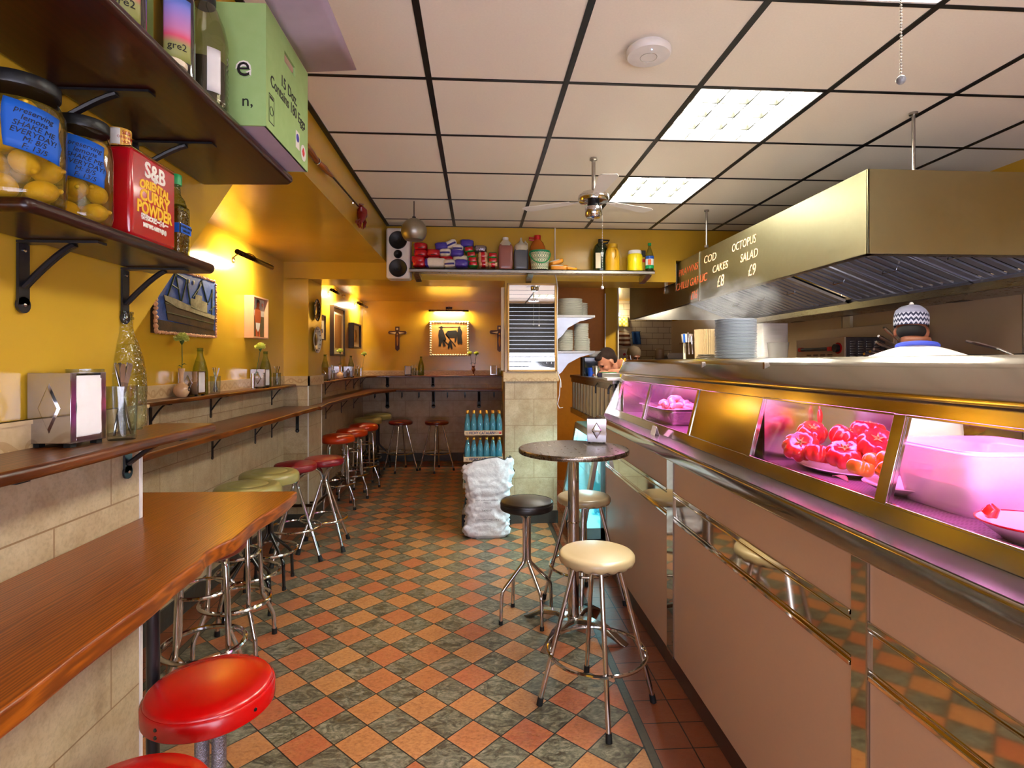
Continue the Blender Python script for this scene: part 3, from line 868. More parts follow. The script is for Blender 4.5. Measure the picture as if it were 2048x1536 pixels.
for px in (424, 510, 543): bracket(rb, (XL, P(px, 880, X=XL).y, 1.066), .20, .20, w=.022)
bracket(rb, (P(595, 850, Y=YW).x, YW - .001, 1.066), .06, .19, axis=(0, -1), w=.028)
for px in (651, 682, 707): bracket(rb, (-1.731, P(px, 830, X=-1.733).y, 1.066), .2, .20, w=.022)
for px in (775, 867, 958): bracket(rb, (P(px, 800, Y=YR).x, YR, 1.066), .2, .24, axis=(0, -1), w=.05)
bl = plank('wooden_ledge', [(-1.731, 5.59)] + wavy(-1.60, 5.6, 8.1, .012, 30, 19) + [(-1.5, 8.30), (-1.3, 8.35), (-.6, 8.36), (.357, 8.355), (.357, YR - .002), (-1.731, YR - .002)], 1.272, 1.298, 'ledge_wood_x', 'upper wooden ledge under the rear wall crosses', 'ledge')
for px in (650, 691, 707, 724): bracket(bl, (-1.731, min(8.3, P(px, 770, X=-1.733).y), 1.272), .11, .13, w=.02)
for px in (775, 866): bracket(bl, (P(px, 760, Y=YR).x, YR, 1.272), .12, .13, axis=(0, -1), w=.045)
for i, px in enumerate((750, 804, 838, 895, 930, 988)):
    hk = thing('coat_hook', ['first', 'second', 'third', 'fourth', 'fifth', 'sixth'][i] + ' black coat hook from the left under the rear counter', 'hook', (P(px, 790, Y=YR).x, YR - .001, 0.985), group='coat hooks under the rear counter')
    MB().obox((0, -.004, .02), (.022, .006, .07), Matrix.Identity(3)).tube([(0, -.006, .0), (0, -.03, -.03), (0, -.05, -.01), (0, -.05, .01)], .006, 6).build('hook', 'black_metal', hk)
fr = thing('foot_rail', 'brown foot rail on the base of the left pillar', 'rail')
MB().tube([(-1.74, YW - .06, .21), (-1.49, YW - .06, .21), (-1.47, YW, .21), (-1.47, 6.2, .21)], .014, 8).build('rail', 'bronze', fr)
MB().tube([(-1.538, 5.2, .21), (-1.47, 5.2, .21)], .01, 6).tube([(-1.6, YW - .003, .21), (-1.6, YW - .06, .21)], .01, 6).cyl((-1.47, YW + .01, .20), (-1.47, YW + .01, .28), .008).build('rail_mount', 'bronze', fr)

# ------------------------------------------------------------------ stools
def vinyl(name, c, rough=.32):
    t = NT(name)
    n = t.noise(5, 4); c2 = tuple(x * .82 for x in c[:3]) + (1,)
    t.set(Base_Color=t.mix(n, c2, c), Roughness=rough)
    t.b.inputs['Coat Weight'].default_value = 0.25; t.b.inputs['Coat Roughness'].default_value = 0.25
    t.bump(t.noise(240, 3), 0.08, 0.001)
    return t.m
M['v_beige'] = vinyl('beige_vinyl', srgb(184, 164, 124)); M['v_cream'] = vinyl('olive_cream_vinyl', srgb(170, 162, 98))
M['v_black'] = vinyl('black_vinyl', srgb(22, 22, 22)); M['v_maroon'] = vinyl('maroon_vinyl', srgb(140, 18, 32))
M['v_orange'] = vinyl('orange_red_vinyl', srgb(196, 56, 10)); M['v_red'] = vinyl('bright_red_vinyl', srgb(196, 6, 6), .25)
M['v_dark'] = vinyl('dark_red_vinyl', srgb(112, 20, 14))


def cushion(r, th, crown=.012, lip=.012, pan=True):
    p = [(0, 0), (r * .9, 0)]
    for k in range(7):
        a = -PI / 2 + PI * .5 * k / 6 * 1.0; p.append((r - lip + lip * math.cos(a), lip + lip * math.sin(a)))
    for k in range(1, 8):
        a = PI / 2 * k / 7; p.append((r - lip * 1.3 + lip * 1.3 * math.cos(a), th - crown - lip * 1.0 + lip * 1.0 * math.sin(a)))
    for k in range(1, 9):
        q = k / 8; rr = (r - lip * 1.3) * (1 - q); p.append((rr, th - crown + crown * (1 - (1 - q) ** 2.2)))
    return p


def stool_beige(H, label, m='v_beige', group='chrome stools with four splayed legs', rt=.095, rb=.25, R=.165, skirt=True, ringz=.235):
    t = thing('bar_stool', label, 'stool', group=group)
    th = .06
    vs = MB()
    n = 64; prof = cushion(R, th, .014, .018)
    b = len(vs.v); vs.lathe(prof, (0, 0, H - th), n)
    if skirt:      # gathered vinyl skirt
        q = []
        for i, v in enumerate(vs.v):
            a = math.atan2(v[1], v[0]); r = math.hypot(v[0], v[1]); z = v[2] - (H - th)
            k = max(0, 1 - z / (th * .55))
            w_ = 1 + (.035 * (abs(math.sin(a * 9)) ** .5) - .02) * k if r > R * .75 else 1
            q.append((v[0] * w_, v[1] * w_, v[2] - (.006 * k * math.cos(a * 18) if r > R * .75 else 0)))
        vs.v = q
    seat = vs.build('seat', m, t, angle=60)
    MB().lathe([(0, -.004), (R * .9, -.004), (R * .9, .001), (0, .001)], (0, 0, H - th), 32).build('seat_pan', 'chrome_dull', seat)
    for k in range(4):
        a = PI / 4 + k * PI / 2
        d = Vector((math.cos(a), math.sin(a), 0))
        lg = MB().tube([d * rt + Vector((0, 0, H - th - .004)), d * rb + Vector((0, 0, .018))], .0105, 12).build('leg', 'chrome', t)
        MB().cyl(d * (rb + .002) + Vector((0, 0, 0)), d * (rb - .004) + Vector((0, 0, .034)), .014, .013, 12).build('rubber_foot', 'rubber', lg)
    rr = rb + (rt - rb) * ringz / H + .0
    MB().ring((0, 0, ringz), rr + .016, .0085, 48, 8).build('foot_ring', 'chrome', t)
    b = MB()
    for k in range(4):
        a = PI / 4 + k * PI / 2; b.ell((math.cos(a) * (rr + .012), math.sin(a) * (rr + .012), ringz), .008, 8, 6)
    b.build('bolts', 'chrome', t)
    return t


def stool_cluster(H, label, m, tube_m, group, ring=None, R=.15, th=.062, foot='rubber', groove=False, spread=.16):
    """four tubes bundled into a column that bend out into feet"""
    t = thing('bar_stool', label, 'stool', group=group)
    prof = cushion(R, th, .010, .012)
    if groove:
        prof = [(0, 0), (R * .92, 0), (R * .99, .008), (R, .022), (R, .045), (R * .985, .058), (R * .93, .070), (R * .86, .076), (R * .62, .0795), (R * .60, .0775), (R * .575, .0800), (R * .3, .084), (0, .085)]
        th = .085
    st = MB().lathe(prof, (0, 0, H - th), 56).build('seat', m, t, angle=50)
    if not groove: MB().ring((0, 0, H - th * .42), R * 1.0, .0022, 56, 6).ring((0, 0, H - th * .20), R * .985, .002, 56, 6).build('piping', m, st)
    for k in range(4):
        a = PI / 4 + k * PI / 2; d = Vector((math.cos(a), math.sin(a), 0)); c = .0165
        pts = [d * (c + .045) + Vector((0, 0, H - th - .001)), d * c + Vector((0, 0, H - th - .05)), d * c + Vector((0, 0, .36))]
        for q in range(1, 5):
            u = q / 5; pts.append(d * (c + .02 * u * u) + Vector((0, 0, .36 - .05 * u)))
        pts += [d * (spread - .022) + Vector((0, 0, .205)), d * (spread - .006) + Vector((0, 0, .185)), d * spread + Vector((0, 0, .16)), d * (spread + .006) + Vector((0, 0, .012))]
        lg = MB().tube(pts, .0105, 10).build('leg', tube_m, t)
        MB().cyl(d * (spread + .006), d * (spread + .006) + Vector((0, 0, .022)), .0125, n=12).build('rubber_foot', foot, lg)
    if ring: MB().ring((0, 0, ring), spread + .012, .0095, 48, 8).build('foot_ring', 'chrome', t)
    return t


def stool_cross(H, label, group):
    t = thing('bar_stool', label, 'stool', group=group)
    R, th = .155, .07
    st = MB().lathe(cushion(R, th, .010, .02), (0, 0, H - th), 56).build('seat', 'v_maroon', t, angle=50)
    MB().ring((0, 0, H - th * .5), R * 1.0, .002, 56, 6).build('piping', 'v_maroon', st)
    for k in range(4):
        a = PI / 4 + k * PI / 2; d = Vector((math.cos(a), math.sin(a), 0))
        pts = [d * .115 + Vector((0, 0, H - th - .008)), d * .08 + Vector((0, 0, H - th - .018)), d * .04 + Vector((0, 0, H - th - .05)), d * .018 + Vector((0, 0, H - th - .10)), d * .03 + Vector((0, 0, H - th - .14)), d * .235 + Vector((0, 0, .02))]
        lg = MB().tube(pts, .0115, 10).build('leg', 'chrome', t)
        MB().cyl(d * .243 + Vector((0, 0, 0)), d * .228 + Vector((0, 0, .045)), .019, .014, 12).build('rubber_foot', 'rubber', lg)
    MB().ring((0, 0, .235), .185, .009, 48, 8).build('foot_ring', 'chrome', t)
    return t


def stool_kinked(H, label, m, group, R=.175, low=False):
    """four nearly upright tubes that kick out at the feet, upper collar ring and a wide foot ring"""
    t = thing('bar_stool', label, 'stool', group=group)
    th = .085
    st = MB().lathe([(0, 0), (R * .88, 0), (R * .97, .012), (R, .032), (R * .97, .055), (R * .9, .070), (R * .7, .080), (R * .35, .085), (0, .086)], (0, 0, H - th), 56).build('seat', m, t, angle=60)
    for k in range(4):
        a = PI / 4 + k * PI / 2; d = Vector((math.cos(a), math.sin(a), 0))
        pts = [d * .07 + Vector((0, 0, H - th + .004)), d * .105 + Vector((0, 0, H - th - .01)), d * .125 + Vector((0, 0, H - th - .045)), d * .14 + Vector((0, 0, .27)), d * .142 + Vector((0, 0, .25)), d * .20 + Vector((0, 0, .125)), d * .207 + Vector((0, 0, .105)), d * .212 + Vector((0, 0, .015))]
        lg = MB().tube(pts, .0115, 10).build('leg', 'chrome', t)
        MB().cyl(d * .212, d * .212 + Vector((0, 0, .03)), .0145, n=12).build('rubber_foot', 'rubber', lg)
    MB().ring((0, 0, H - th - .155), .118, .008, 40, 8).build('upper_ring', 'chrome', t)
    MB().ring((0, 0, .255), .168, .0115, 48, 8).build('foot_ring', 'chrome', t)
    return t


def at_floor(root, x, y, rz):
    root.location = (x, y, 0); root.rotation_euler = (0, 0, rz); return root

view = lambda x, y: math.atan2(y, x) - PI / 2
a = stool_beige(.685, 'beige vinyl stool nearest the camera in front of the round steel table')
a['group'] = 'beige stools at the round table'
at_floor(a, .52, 2.41, PI / 4 - .02)
b = dup(a, (.66, 3.43, 0), PI / 4 - .25, 'beige vinyl stool half hidden behind the table column')
c = stool_beige(.70, 'dark red round stool, left one of the two against the rear wall', 'v_dark', 'dark red stools by the rear wall', .08, .235, .165, False, .25)
q = P(817, 828, Z=.70); at_floor(c, q.x, 7.75, .6)
q2 = P(882, 828, Z=.70); d_ = dup(c, (q2.x, 7.72, 0), .72, 'dark red round stool, right one of the two against the rear wall')
e = stool_cluster(.70, 'black vinyl stool on bundled chrome tubes left of the round steel table', 'v_black', 'chrome', 'black stool', R=.155, spread=.165)
del e['group']
at_floor(e, .285, 3.24, -.35)
f = stool_cluster(.77, 'cream cushion stool nearest the wooden counter tip, black tube frame', 'v_cream', 'black_tube', 'cream stools by the left wall', ring=.235, R=.19, groove=True, foot='rubber', spread=.165)
at_floor(f, -1.385, 3.44, .35)
g = dup(f, (-1.405, 3.84, 0), .1, 'cream cushion stool second from the counter tip, before the maroon ones')
g2 = dup(f, (-1.46, 7.45, 0), .5, 'yellowish cream stool in the dark back corner, nearer of two')
g3 = dup(f, (-1.42, 7.98, 0), .9, 'yellowish cream stool in the dark back corner, farther of two')
h = stool_cross(.735, 'maroon stool standing forward by the pillar, both feet in the open', 'maroon stools beside the pillar')
at_floor(h, -1.25, 4.60, .12)
h2 = dup(h, (-1.40, 4.36, 0), .35, 'maroon stool mostly hidden behind the cream cushion stool')
k1 = stool_kinked(.76, 'orange red stool nearest the pillar corner', 'v_orange', 'orange stools past the pillar')
at_floor(k1, -1.44, 5.80, .35)
k2 = dup(k1, (-1.40, 6.28, 0), .3, 'orange red stool in the middle of the three past the pillar')
k3 = dup(k1, (-1.38, 6.80, 0), .45, 'orange red stool farthest of the three past the pillar')
k4 = stool_kinked(.74, 'chrome legged stool hidden under the counter tip, farther of two', 'v_dark', 'chrome legged stools under the wooden counter')
at_floor(k4, -1.265, 2.985, .05)
k5 = dup(k4, (-1.21, 2.53, 0), .4, 'chrome legged stool hidden under the counter, nearer of two')


def stool_red(label):
    t = thing('bar_stool', label, 'stool', group='bright red stools in the foreground')
    H, R = .765, .133
    rim = MB().lathe([(0, 0), (R, 0), (R + .004, .004), (R + .004, .036), (R, .041), (R - .006, .042), (0, .042)], (0, 0, H - .05), 72).build('seat_rim', 'v_red', t)
    MB().lathe([(R - .001, 0), (R - .002, .005), (R * .94, .0105), (R * .7, .014), (0, .0165)], (0, 0, H - .0095), 72).build('seat', 'v_red', t)
    sc = MB()
    for a in (-1.95, -.45, 1.1, 2.7):
        for zz in ((H - .022, H - .038) if abs(a + 1.95) < .1 else (H - .028,)):
            d = Vector((math.cos(a), math.sin(a), 0)); p = d * (R + .0035) + Vector((0, 0, zz))
            sc.cyl(p, p + d * .0025, .0042, .0035, 12)
    sc.build('rivets', 'black_metal', rim)
    M['hammer'] = M.get('hammer') or mat('hammered_silver_tube', srgb(150, 150, 160), .25, .8, vary=.7, vscale=260, bump=.5, bscale=260)
    for dx in (-.019, .019):
        MB().cyl((dx, 0, .30), (dx, 0, H - .052), .0155).build('column_tube', 'hammer', t)
    MB().cyl((0, 0, .27), (0, 0, .44), .034).build('hub', 'black_metal', t)
    for k in range(4):
        a = .6 + k * PI / 2; d = Vector((math.cos(a), math.sin(a), 0))
        lg = MB().tube([d * .02 + Vector((0, 0, .43)), d * .13 + Vector((0, 0, .30)), d * .24 + Vector((0, 0, .012))], .013, 10).build('leg', 'black_metal', t)
        MB().cyl(d * .243, d * .24 + Vector((0, 0, .03)), .017, n=12).build('rubber_foot', 'rubber', lg)
    return t
r1 = stool_red('bright red round stool seat, the whole one in the foreground')
q = P(421, 1366, Z=.765); at_floor(r1, q.x, q.y, 0.0)
r2 = dup(r1, None, .9, 'bright red stool cut off by the bottom edge of the photo')
q = P(345, 1500, Z=.765); r2.location = (q.x - .01, q.y - .133, 0)

# ------------------------------------------------------------------ round table
TX, TY, TZ, TR = .535, 3.09, 1.02, .308
tb = thing('round_table', 'small round high table with swirled steel top', 'table', (TX, TY, 0))
def swirl():
    t = NT('swirled_steel_tabletop')
    v = t.node('ShaderNodeTexVoronoi'); v.inputs['Scale'].default_value = 24; v.inputs['Randomness'].default_value = .1
    t.link(t.tc, v.inputs['Vector'])
    n = t.noise(4, 4)
    s_ = t.math('SINE', t.math('MULTIPLY', v.outputs['Distance'], 60))
    t.set(Base_Color=t.mix(t.math('ADD', t.math('MULTIPLY', s_, .35), t.math('MULTIPLY', n, .6)), srgb(112, 102, 92), srgb(186, 176, 164)), Metallic=1.0, Roughness=t.ramp(v.outputs['Distance'], [(0, .12), (.5, .3)]))
    t.bump(t.math('ADD', s_, v.outputs['Distance']), .10, .001)
    return t.m
M['swirl'] = swirl()
MB().lathe([(0, 0), (TR - .01, 0), (TR - .002, .003), (TR, .008), (TR, .022), (TR - .004, .028), (TR - .02, .030), (0, .030)], (0, 0, TZ - .03), 72).build('tabletop', 'swirl', tb)
MB().cyl((0, 0, .06), (0, 0, TZ - .031), .031, n=32).build('column', 'chrome', tb)
MB().lathe([(.033, 0), (.035, .003), (.033, .008)], (0, 0, .60), 32).lathe([(.032, 0), (.036, .01), (.032, .02)], (0, 0, TZ - .07), 32).box(-.08, .08, -.08, .08, TZ - .038, TZ - .031).build('column_collar', 'chrome', tb)
MB().lathe([(0, .0), (.045, 0), (.05, .02), (.036, .03), (0, .03)], (0, 0, .05), 28).build('hub', 'chrome_dull', tb)
for k in range(4):
    a = -PI / 4 + .12 + k * PI / 2
    prof = [(.03, .075), (.1, .085), (.2, .07), (.30, .012), (.325, .0), (.29, .0), (.19, .045), (.1, .058), (.03, .045)]
    m_ = MB().prism(prof, -.026, .026, 'xz').xform(Matrix.Rotation(a, 4, 'Z')).build('base_leg', 'chrome_dull', tb, bevel=.006)
    lg = m_

# ------------------------------------------------------------------ things on the ledges and shelves
def shell(name, tint, refl=1.0, rough=0.03, edge=0.55, body=0.0, bumpy=0):
    """thin clear shell: transparent with a tint that deepens at the edges, and mirror-like highlights"""
    t = NT(name)
    g = t.node('ShaderNodeBsdfGlossy'); g.inputs['Roughness'].default_value = rough
    tr = t.node('ShaderNodeBsdfTransparent')
    lw = t.node('ShaderNodeLayerWeight'); lw.inputs['Blend'].default_value = 0.35
    t.link(t.mix(t.math('MULTIPLY', lw.outputs['Facing'], edge), (tint[0] ** .3, tint[1] ** .3, tint[2] ** .3, 1), (tint[0], tint[1], tint[2], 1)), tr.inputs[0])
    l2 = t.node('ShaderNodeLayerWeight'); l2.inputs['Blend'].default_value = 0.5
    F = t.math('ADD', 0.035, t.math('MULTIPLY', t.math('POWER', l2.outputs['Facing'], 4.0), 0.7))
    if bumpy:
        b = t.node('ShaderNodeBump'); b.inputs['Strength'].default_value = bumpy; b.inputs['Distance'].default_value = .004
        v = t.node('ShaderNodeTexVoronoi'); v.inputs['Scale'].default_value = 110; v.feature = 'DISTANCE_TO_EDGE'
        t.link(t.tc, v.inputs['Vector'])
        t.link(v.outputs['Distance'], b.inputs['Height'])
        t.link(b.outputs[0], g.inputs['Normal']); t.link(b.outputs[0], l2.inputs['Normal']); t.link(b.outputs[0], lw.inputs['Normal'])
    mx = t.node('ShaderNodeMixShader')
    t.link(t.math('MULTIPLY', F, refl), mx.inputs[0]); t.link(tr.outputs[0], mx.inputs[1]); t.link(g.outputs[0], mx.inputs[2])
    out = mx.outputs[0]
    if body:
        d = t.node('ShaderNodeBsdfPrincipled'); d.inputs['Base Color'].default_value = tuple(tint) + (1,); d.inputs['Roughness'].default_value = .15
        m2 = t.node('ShaderNodeMixShader'); m2.inputs[0].default_value = body
        t.link(out, m2.inputs[1]); t.link(d.outputs[0], m2.inputs[2]); out = m2.outputs[0]
    t.link(out, t.n['Material Output'].inputs['Surface'])
    return t.m
M['s_clear'] = shell('clear_thin_glass', (.62, .68, .62), 1.3)
M['s_bumpy'] = shell('dimpled_clear_glass', (.56, .64, .50), 1.8, .04, .8, bumpy=.9)
M['s_green'] = shell('olive_green_thin_glass', (.34, .46, .08), 1.4, .04, .9, bumpy=.4)
M['s_blue'] = shell('pale_blue_thin_glass', (.24, .60, .70), 1.8, .06, 1.0, .10)
M['s_lemon'] = shell('yellow_brine', (.80, .58, .08), .3, .1, .6, .10)
M['water'] = shell('water_fill', (.80, .86, .78), .6, .02, .5)
M['steel_cut'] = mat('cutlery_steel', srgb(196, 194, 196), .12, 1.0, vary=.1)
M['steel_disp'] = brushed('dispenser_steel', srgb(186, 182, 184), .10, (2, 2, 60), .01)
M['lemon'] = mat('preserved_lemon', srgb(222, 176, 40), .35, vary=.25, vscale=18, bump=.2, bscale=120, sss=.1)
M['tape_blue'] = mat('blue_tape', srgb(14, 84, 178), .6, vary=.05)
M['tin_red'] = mat('glossy_red_tin', srgb(168, 8, 22), .22, 0.0, coat=.6, vary=.06)
M['tin_gold'] = mat('gold_tin_edge', srgb(206, 176, 110), .25, 1.0)
M['label_cream'] = mat('cream_label', srgb(226, 212, 180), .5)
M['green_cap'] = mat('green_cap', srgb(14, 150, 80), .35)


def dispenser(label, w=.082, d=.090, h=.142, group='napkin dispensers'):
    """napkins show on the +X and -X ends; the pressed diamond is on the -Y and +Y sides"""
    t = thing('napkin_dispenser', label, 'napkin dispenser', group=group)
    z0, z1 = .008, h
    for s in (-1, 1):
        mb = MB(); y = s * d / 2
        mb.box(-w / 2, w / 2, min(y, y - s * .0016), max(y, y - s * .0016), z0, z1)
        cz = (z0 + z1) / 2; dw, dh, e = w * .26, h * .34, .0035
        A = [(0, cz + dh), (dw, cz), (0, cz - dh), (-dw, cz)]
        vs = [(p[0], y, p[1]) for p in A] + [(p[0] * .82, y + s * e, cz + (p[1] - cz) * .82) for p in A]
        mb.add(vs, [(0, 1, 5, 4), (1, 2, 6, 5), (2, 3, 7, 6), (3, 0, 4, 7), (4, 5, 6, 7)])
        mb.build('side_plate', 'steel_disp', t, bevel=.0006)
    MB().box(-w / 2 + .002, w / 2 - .002, -d / 2, d / 2, z1 - .002, z1).build('top_plate', 'steel_disp', t, bevel=.0008)
    mb = MB()
    for s in (-1, 1):
        x0, x1 = s * w / 2, s * (w / 2 - .0016); a, b = min(x0, x1), max(x0, x1)
        mb.box(a, b, -d / 2 + .001, -d / 2 + .014, z0, z1).box(a, b, d / 2 - .014, d / 2 - .001, z0, z1).box(a, b, -d / 2 + .014, d / 2 - .014, z0, z0 + .012)
    mb.box(-w / 2, w / 2, -d / 2, d / 2, z0, z0 + .002)
    mb.build('face_frame', 'steel_disp', t, bevel=.0006)
    n = MB().box(-w / 2 + .002, w / 2 - .002, -d / 2 + .006, d / 2 - .006, z0 + .004, z1 - .006)
    for s in (-1, 1): n.grid(lambda u, v, s=s: (s * (w / 2 + .0005 + .003 * noise.noise(Vector((u * 4, v * 5, s)))), (-.5 + u) * (d - .026), z0 + .014 + v * (z1 - z0 - .026)), 9, 12)
    n.build('napkins', 'paper', t, smooth=True)
    for a in (-1, 1):
        for b in (-1, 1): MB().box(a * (w / 2 - .012) - .007, a * (w / 2 - .012) + .007, b * (d / 2 - .012) - .007, b * (d / 2 - .012) + .007, 0, .009).build('foot', 'rubber', t)
    return t


def water_bottle(label, m='s_bumpy', R=.046, H=.285, group='table water bottles', fill=True):
    t = thing('water_bottle', label, 'bottle', group=group)
    prof = [(0, .004), (R * .7, .002), (R * .93, 0), (R, .008), (R, H * .12), (R * .97, H * .20), (R * 1.0, H * .34), (R * .97, H * .46), (R * .84, H * .60), (R * .60, H * .74), (R * .42, H * .82), (R * .36, H * .88), (R * .345, H * .93), (R * .42, H * .94), (R * .42, H * .955), (R * .36, H * .96), (R * .40, H * .985), (R * .40, H), (R * .33, H), (R * .33, H * .93)]
    MB().lathe(prof, n=40).build('body', m, t, angle=60)
    if fill:
        f = [(0, .007)] + [(r * .93, z + (.006 if z < .01 else 0)) for r, z in prof[1:10]]; f[-1] = (R * .60 * .95 + .0, H * .72); f.append((0, H * .72))
        MB().lathe(f, n=32).build('water', 'water', t)
    return t


def tumbler(label, R=.031, H=.10, cat='glass', group='drinking glasses with cutlery', name='drinking_glass'):
    t = thing(name, label, cat, group=group)
    MB().lathe([(0, 0), (R * .86, 0), (R * .9, .004), (R, H), (R - .002, H), (R * .86, .008), (0, .007)], n=36).build('body', 'shell' if False else 's_clear', t)
    return t


def utensil(kind, label, length=.185, group='cutlery in the glasses'):
    t = thing(kind, label, kind, group=group)
    L = length
    if kind == 'table_knife':
        pts = [(-.004, 0), (-.009, .02), (-.010, .05), (-.009, L * .52), (-.0045, L * .55), (-.0045, L * .58), (-.007, L * .62), (-.009, L * .8), (-.0095, L * .97), (-.006, L), (.006, L), (.0095, L * .97), (.009, L * .8), (.007, L * .62), (.0045, L * .58), (.0045, L * .55), (.0065, L * .52), (.005, .02), (.002, .002)]
        MB().prism(pts, -.0011, .0011, 'xz').build('blade_and_handle', 'steel_cut', t, bevel=.0006)
    else:
        mb = MB()
        for k in range(4):
            x = -.0105 + k * .007; mb.prism([(x - .0014, .002), (x - .0016, .038), (x + .0016, .038), (x + .0014, .002), (x, 0)], -.0009, .0009, 'xz')
        mb.prism([(-.0125, .036), (-.0125, .05), (-.008, .062), (-.003, .072), (-.0032, L * .6), (-.007, L * .75), (-.0095, L * .93), (-.006, L), (.006, L), (.0095, L * .93), (.007, L * .75), (.0032, L * .6), (.003, .072), (.008, .062), (.0125, .05), (.0125, .036)], -.001, .001, 'xz')
        mb.build('tines_and_handle', 'steel_cut', t)
    return t
K0 = utensil('table_knife', 'steel table knife standing in the glass'); F0 = utensil('table_fork', 'steel table fork standing in the glass')
used = {'k': False, 'f': False}


def cutlery(x, y, z, n, where, r=.026, seed=0, rz0=0.0, scale=1.0, kinds=None):
    rnd = random.Random(seed)
    for i in range(n):
        kind = (kinds[i] if kinds else ('k' if i % 2 == 0 else 'f'))
        src = K0 if kind == 'k' else F0
        a = rz0 + 2 * PI * i / n + rnd.uniform(-.3, .3); tl = rnd.uniform(.17, .27)
        lb = ['first', 'second', 'third', 'fourth', 'fifth'][i] + ' in the glass ' + where
        lb = ('steel knife, ' if kind == 'k' else 'steel fork, ') + lb
        R = Matrix.Rotation(a, 3, 'Z') @ Matrix.Rotation(tl, 3, 'Y') @ Matrix.Rotation(rnd.uniform(0, 1.2) + .5, 3, 'Z')
        o = Vector((x, y, z + .009)) + Vector((-math.cos(a), -math.sin(a), 0)) * r * .62
        if not used[kind]: t = src; used[kind] = True
        else: t = dup(src)
        t.location = o; t.rotation_euler = R.to_euler(); t['label'] = lb; t.scale = (scale * .5, scale, scale * .86)
        t['group'] = 'cutlery in the glass ' + where


ZL = 1.333
q = P(139, 893, Z=ZL + .004)
n1 = dispenser('large steel napkin dispenser at the left edge of the near ledge', w=.088, d=.088, h=.146)
n1.location = (q.x - .045, q.y + .052, ZL); n1.location.x = -.88 + .0865 / 2 + .012
n1.location.x = q.x - .0433
th_ = -.11
n1.rotation_euler = (0, 0, th_)
n1.location = (q.x - (math.cos(th_) * .044 + math.sin(th_) * .044), q.y - (math.sin(th_) * .044 - math.cos(th_) * .044) + .003, ZL)
q = P(300, 838, Z=ZL)
n2 = dup(n1, (-.855 + .02, 1.50 - .045, ZL), -.25, 'steel napkin dispenser behind the tall water bottle, reflecting violet light')
n2.location = (P(283, 838, Z=ZL).x + .012, min(1.47, P(283, 838, Z=ZL).y), ZL)
q = P(232, 860, Z=ZL)
wb = water_bottle('tall dimpled water bottle standing at the end of the near ledge', R=.048, H=.292)
wb.location = (q.x + .008, q.y + .02, ZL)
q = P(228, 882, Z=ZL)
tg = tumbler('drinking glass full of cutlery in front of the tall water bottle', R=.030, H=.115)
tg.location = (q.x, q.y + .026, ZL)
cutlery(tg.location.x, tg.location.y, ZL, 5, 'before the tall water bottle', seed=4, rz0=2.6, kinds='kkfkf', scale=1.0)
q = P(150, 800, X=-.84)
tg2 = tumbler('empty wide drinking glass behind the large napkin dispenser', R=.034, H=.152, group='empty glass'); tg2.location = (-.838, P(150, 800, X=-.838).y + .03, ZL)


# preserved lemon jars
def jar(label, R, H, blue=True):
    t = thing('glass_jar', label, 'jar', group='preserved lemon jars')
    b = MB().lathe([(0, .0), (R * .86, 0), (R * .96, .008), (R, .02), (R * 1.005, H * .62), (R * .98, H * .72), (R * .86, H * .80), (R * .80, H * .84), (R * .80, H * .88)], n=48).build('glass', 's_clear', t, angle=60)
    MB().lathe([(0, .004), (R * .84, .004), (R * .95, .012), (R * .965, H * .62), (R * .93, H * .72), (R * .84, H * .765), (0, H * .765)], n=40).build('brine', 's_lemon', t)
    ld = MB().lathe([(R * .78, H * .86), (R * .86, H * .86), (R * .875, H * .87), (R * .875, H * .945), (R * .85, H * .955), (R * .82, H * .952), (0, H * .95)], n=48).build('lid', 'black_plastic', t)
    return t


def wrap(name, t, R, a0, a1, z0, z1, m, rag=.0, tilt=0.0):
    nu, nv = 18, 6
    mb = MB()
    def fn(u, v):
        a = a0 + (a1 - a0) * u
        if rag and (u == 0 or u == 1): a += rag * noise.noise(Vector((u * 7, v * 9, 1)))
        return (R * math.cos(a), R * math.sin(a), z0 + (z1 - z0) * v + tilt * (u - .5))
    mb.grid(fn, nu, nv)
    return mb.build(name, m, t, solid=.0008)


def curved_text(name, body, size, parent, R, ang, z, m, xs=1.0, sh=0.0, tilt=0.0):
    o = text(name, body, size, parent, Matrix.Rotation(tilt, 4, 'Z'), m, shear=sh, xs=xs, ext=.0003)
    for v in o.data.vertices:
        a = ang + v.co.x / R; r = R + .0006 + v.co.z
        v.co = Vector((r * math.cos(a), r * math.sin(a), z + v.co.y))
    return o
j1 = jar('large lemon jar at the left edge of the shelf', .062, .222)
j1.location = (P(42, 408, Z=1.763).x - .002, P(42, 408, Z=1.763).y + .055, 1.7595)
j1.location = (-.770, .985, 1.7595)
j2 = jar('lemon jar with blue tape beside the red curry tin', .051, .212); j2.location = (-.762, 1.118, 1.7595)
for jj, R in ((j1, .062), (j2, .051)):
    ang = math.atan2(-jj.location.y, -jj.location.x) + (.28 if jj is j1 else .10)
    wrap('tape_label', jj, R * 1.012, ang - .62, ang + .62, .078, .156, 'tape_blue', .22, -.014)
    for i, (s_, z) in enumerate((('preserving', .142), ('lemons', .131), ('SHAKE ME', .1195), ('EVERYDAY!', .108), ('M: 8/5', .097), ('F: 13/5', .0855))):
        curved_text('handwriting', s_, .0125, jj, R * 1.02, ang + .0, z, 'ink', sh=.15, tilt=-.16)
R = .051; ang = math.atan2(-j2.location.y, -j2.location.x)
wrap('paper_label', j2, R * 1.006, ang - 1.15, ang - .55, .045, .105, 'label_cream')
for i in range(5): curved_text('small_print', ['PRESERVES', 'net 700g', 'ORGANICO', 'store cool', 'www'][i], .007, j2, R * 1.012, ang - .85, .098 - i * .011, 'ink')
L0 = thing('lemon', 'preserved lemon', 'lemon')
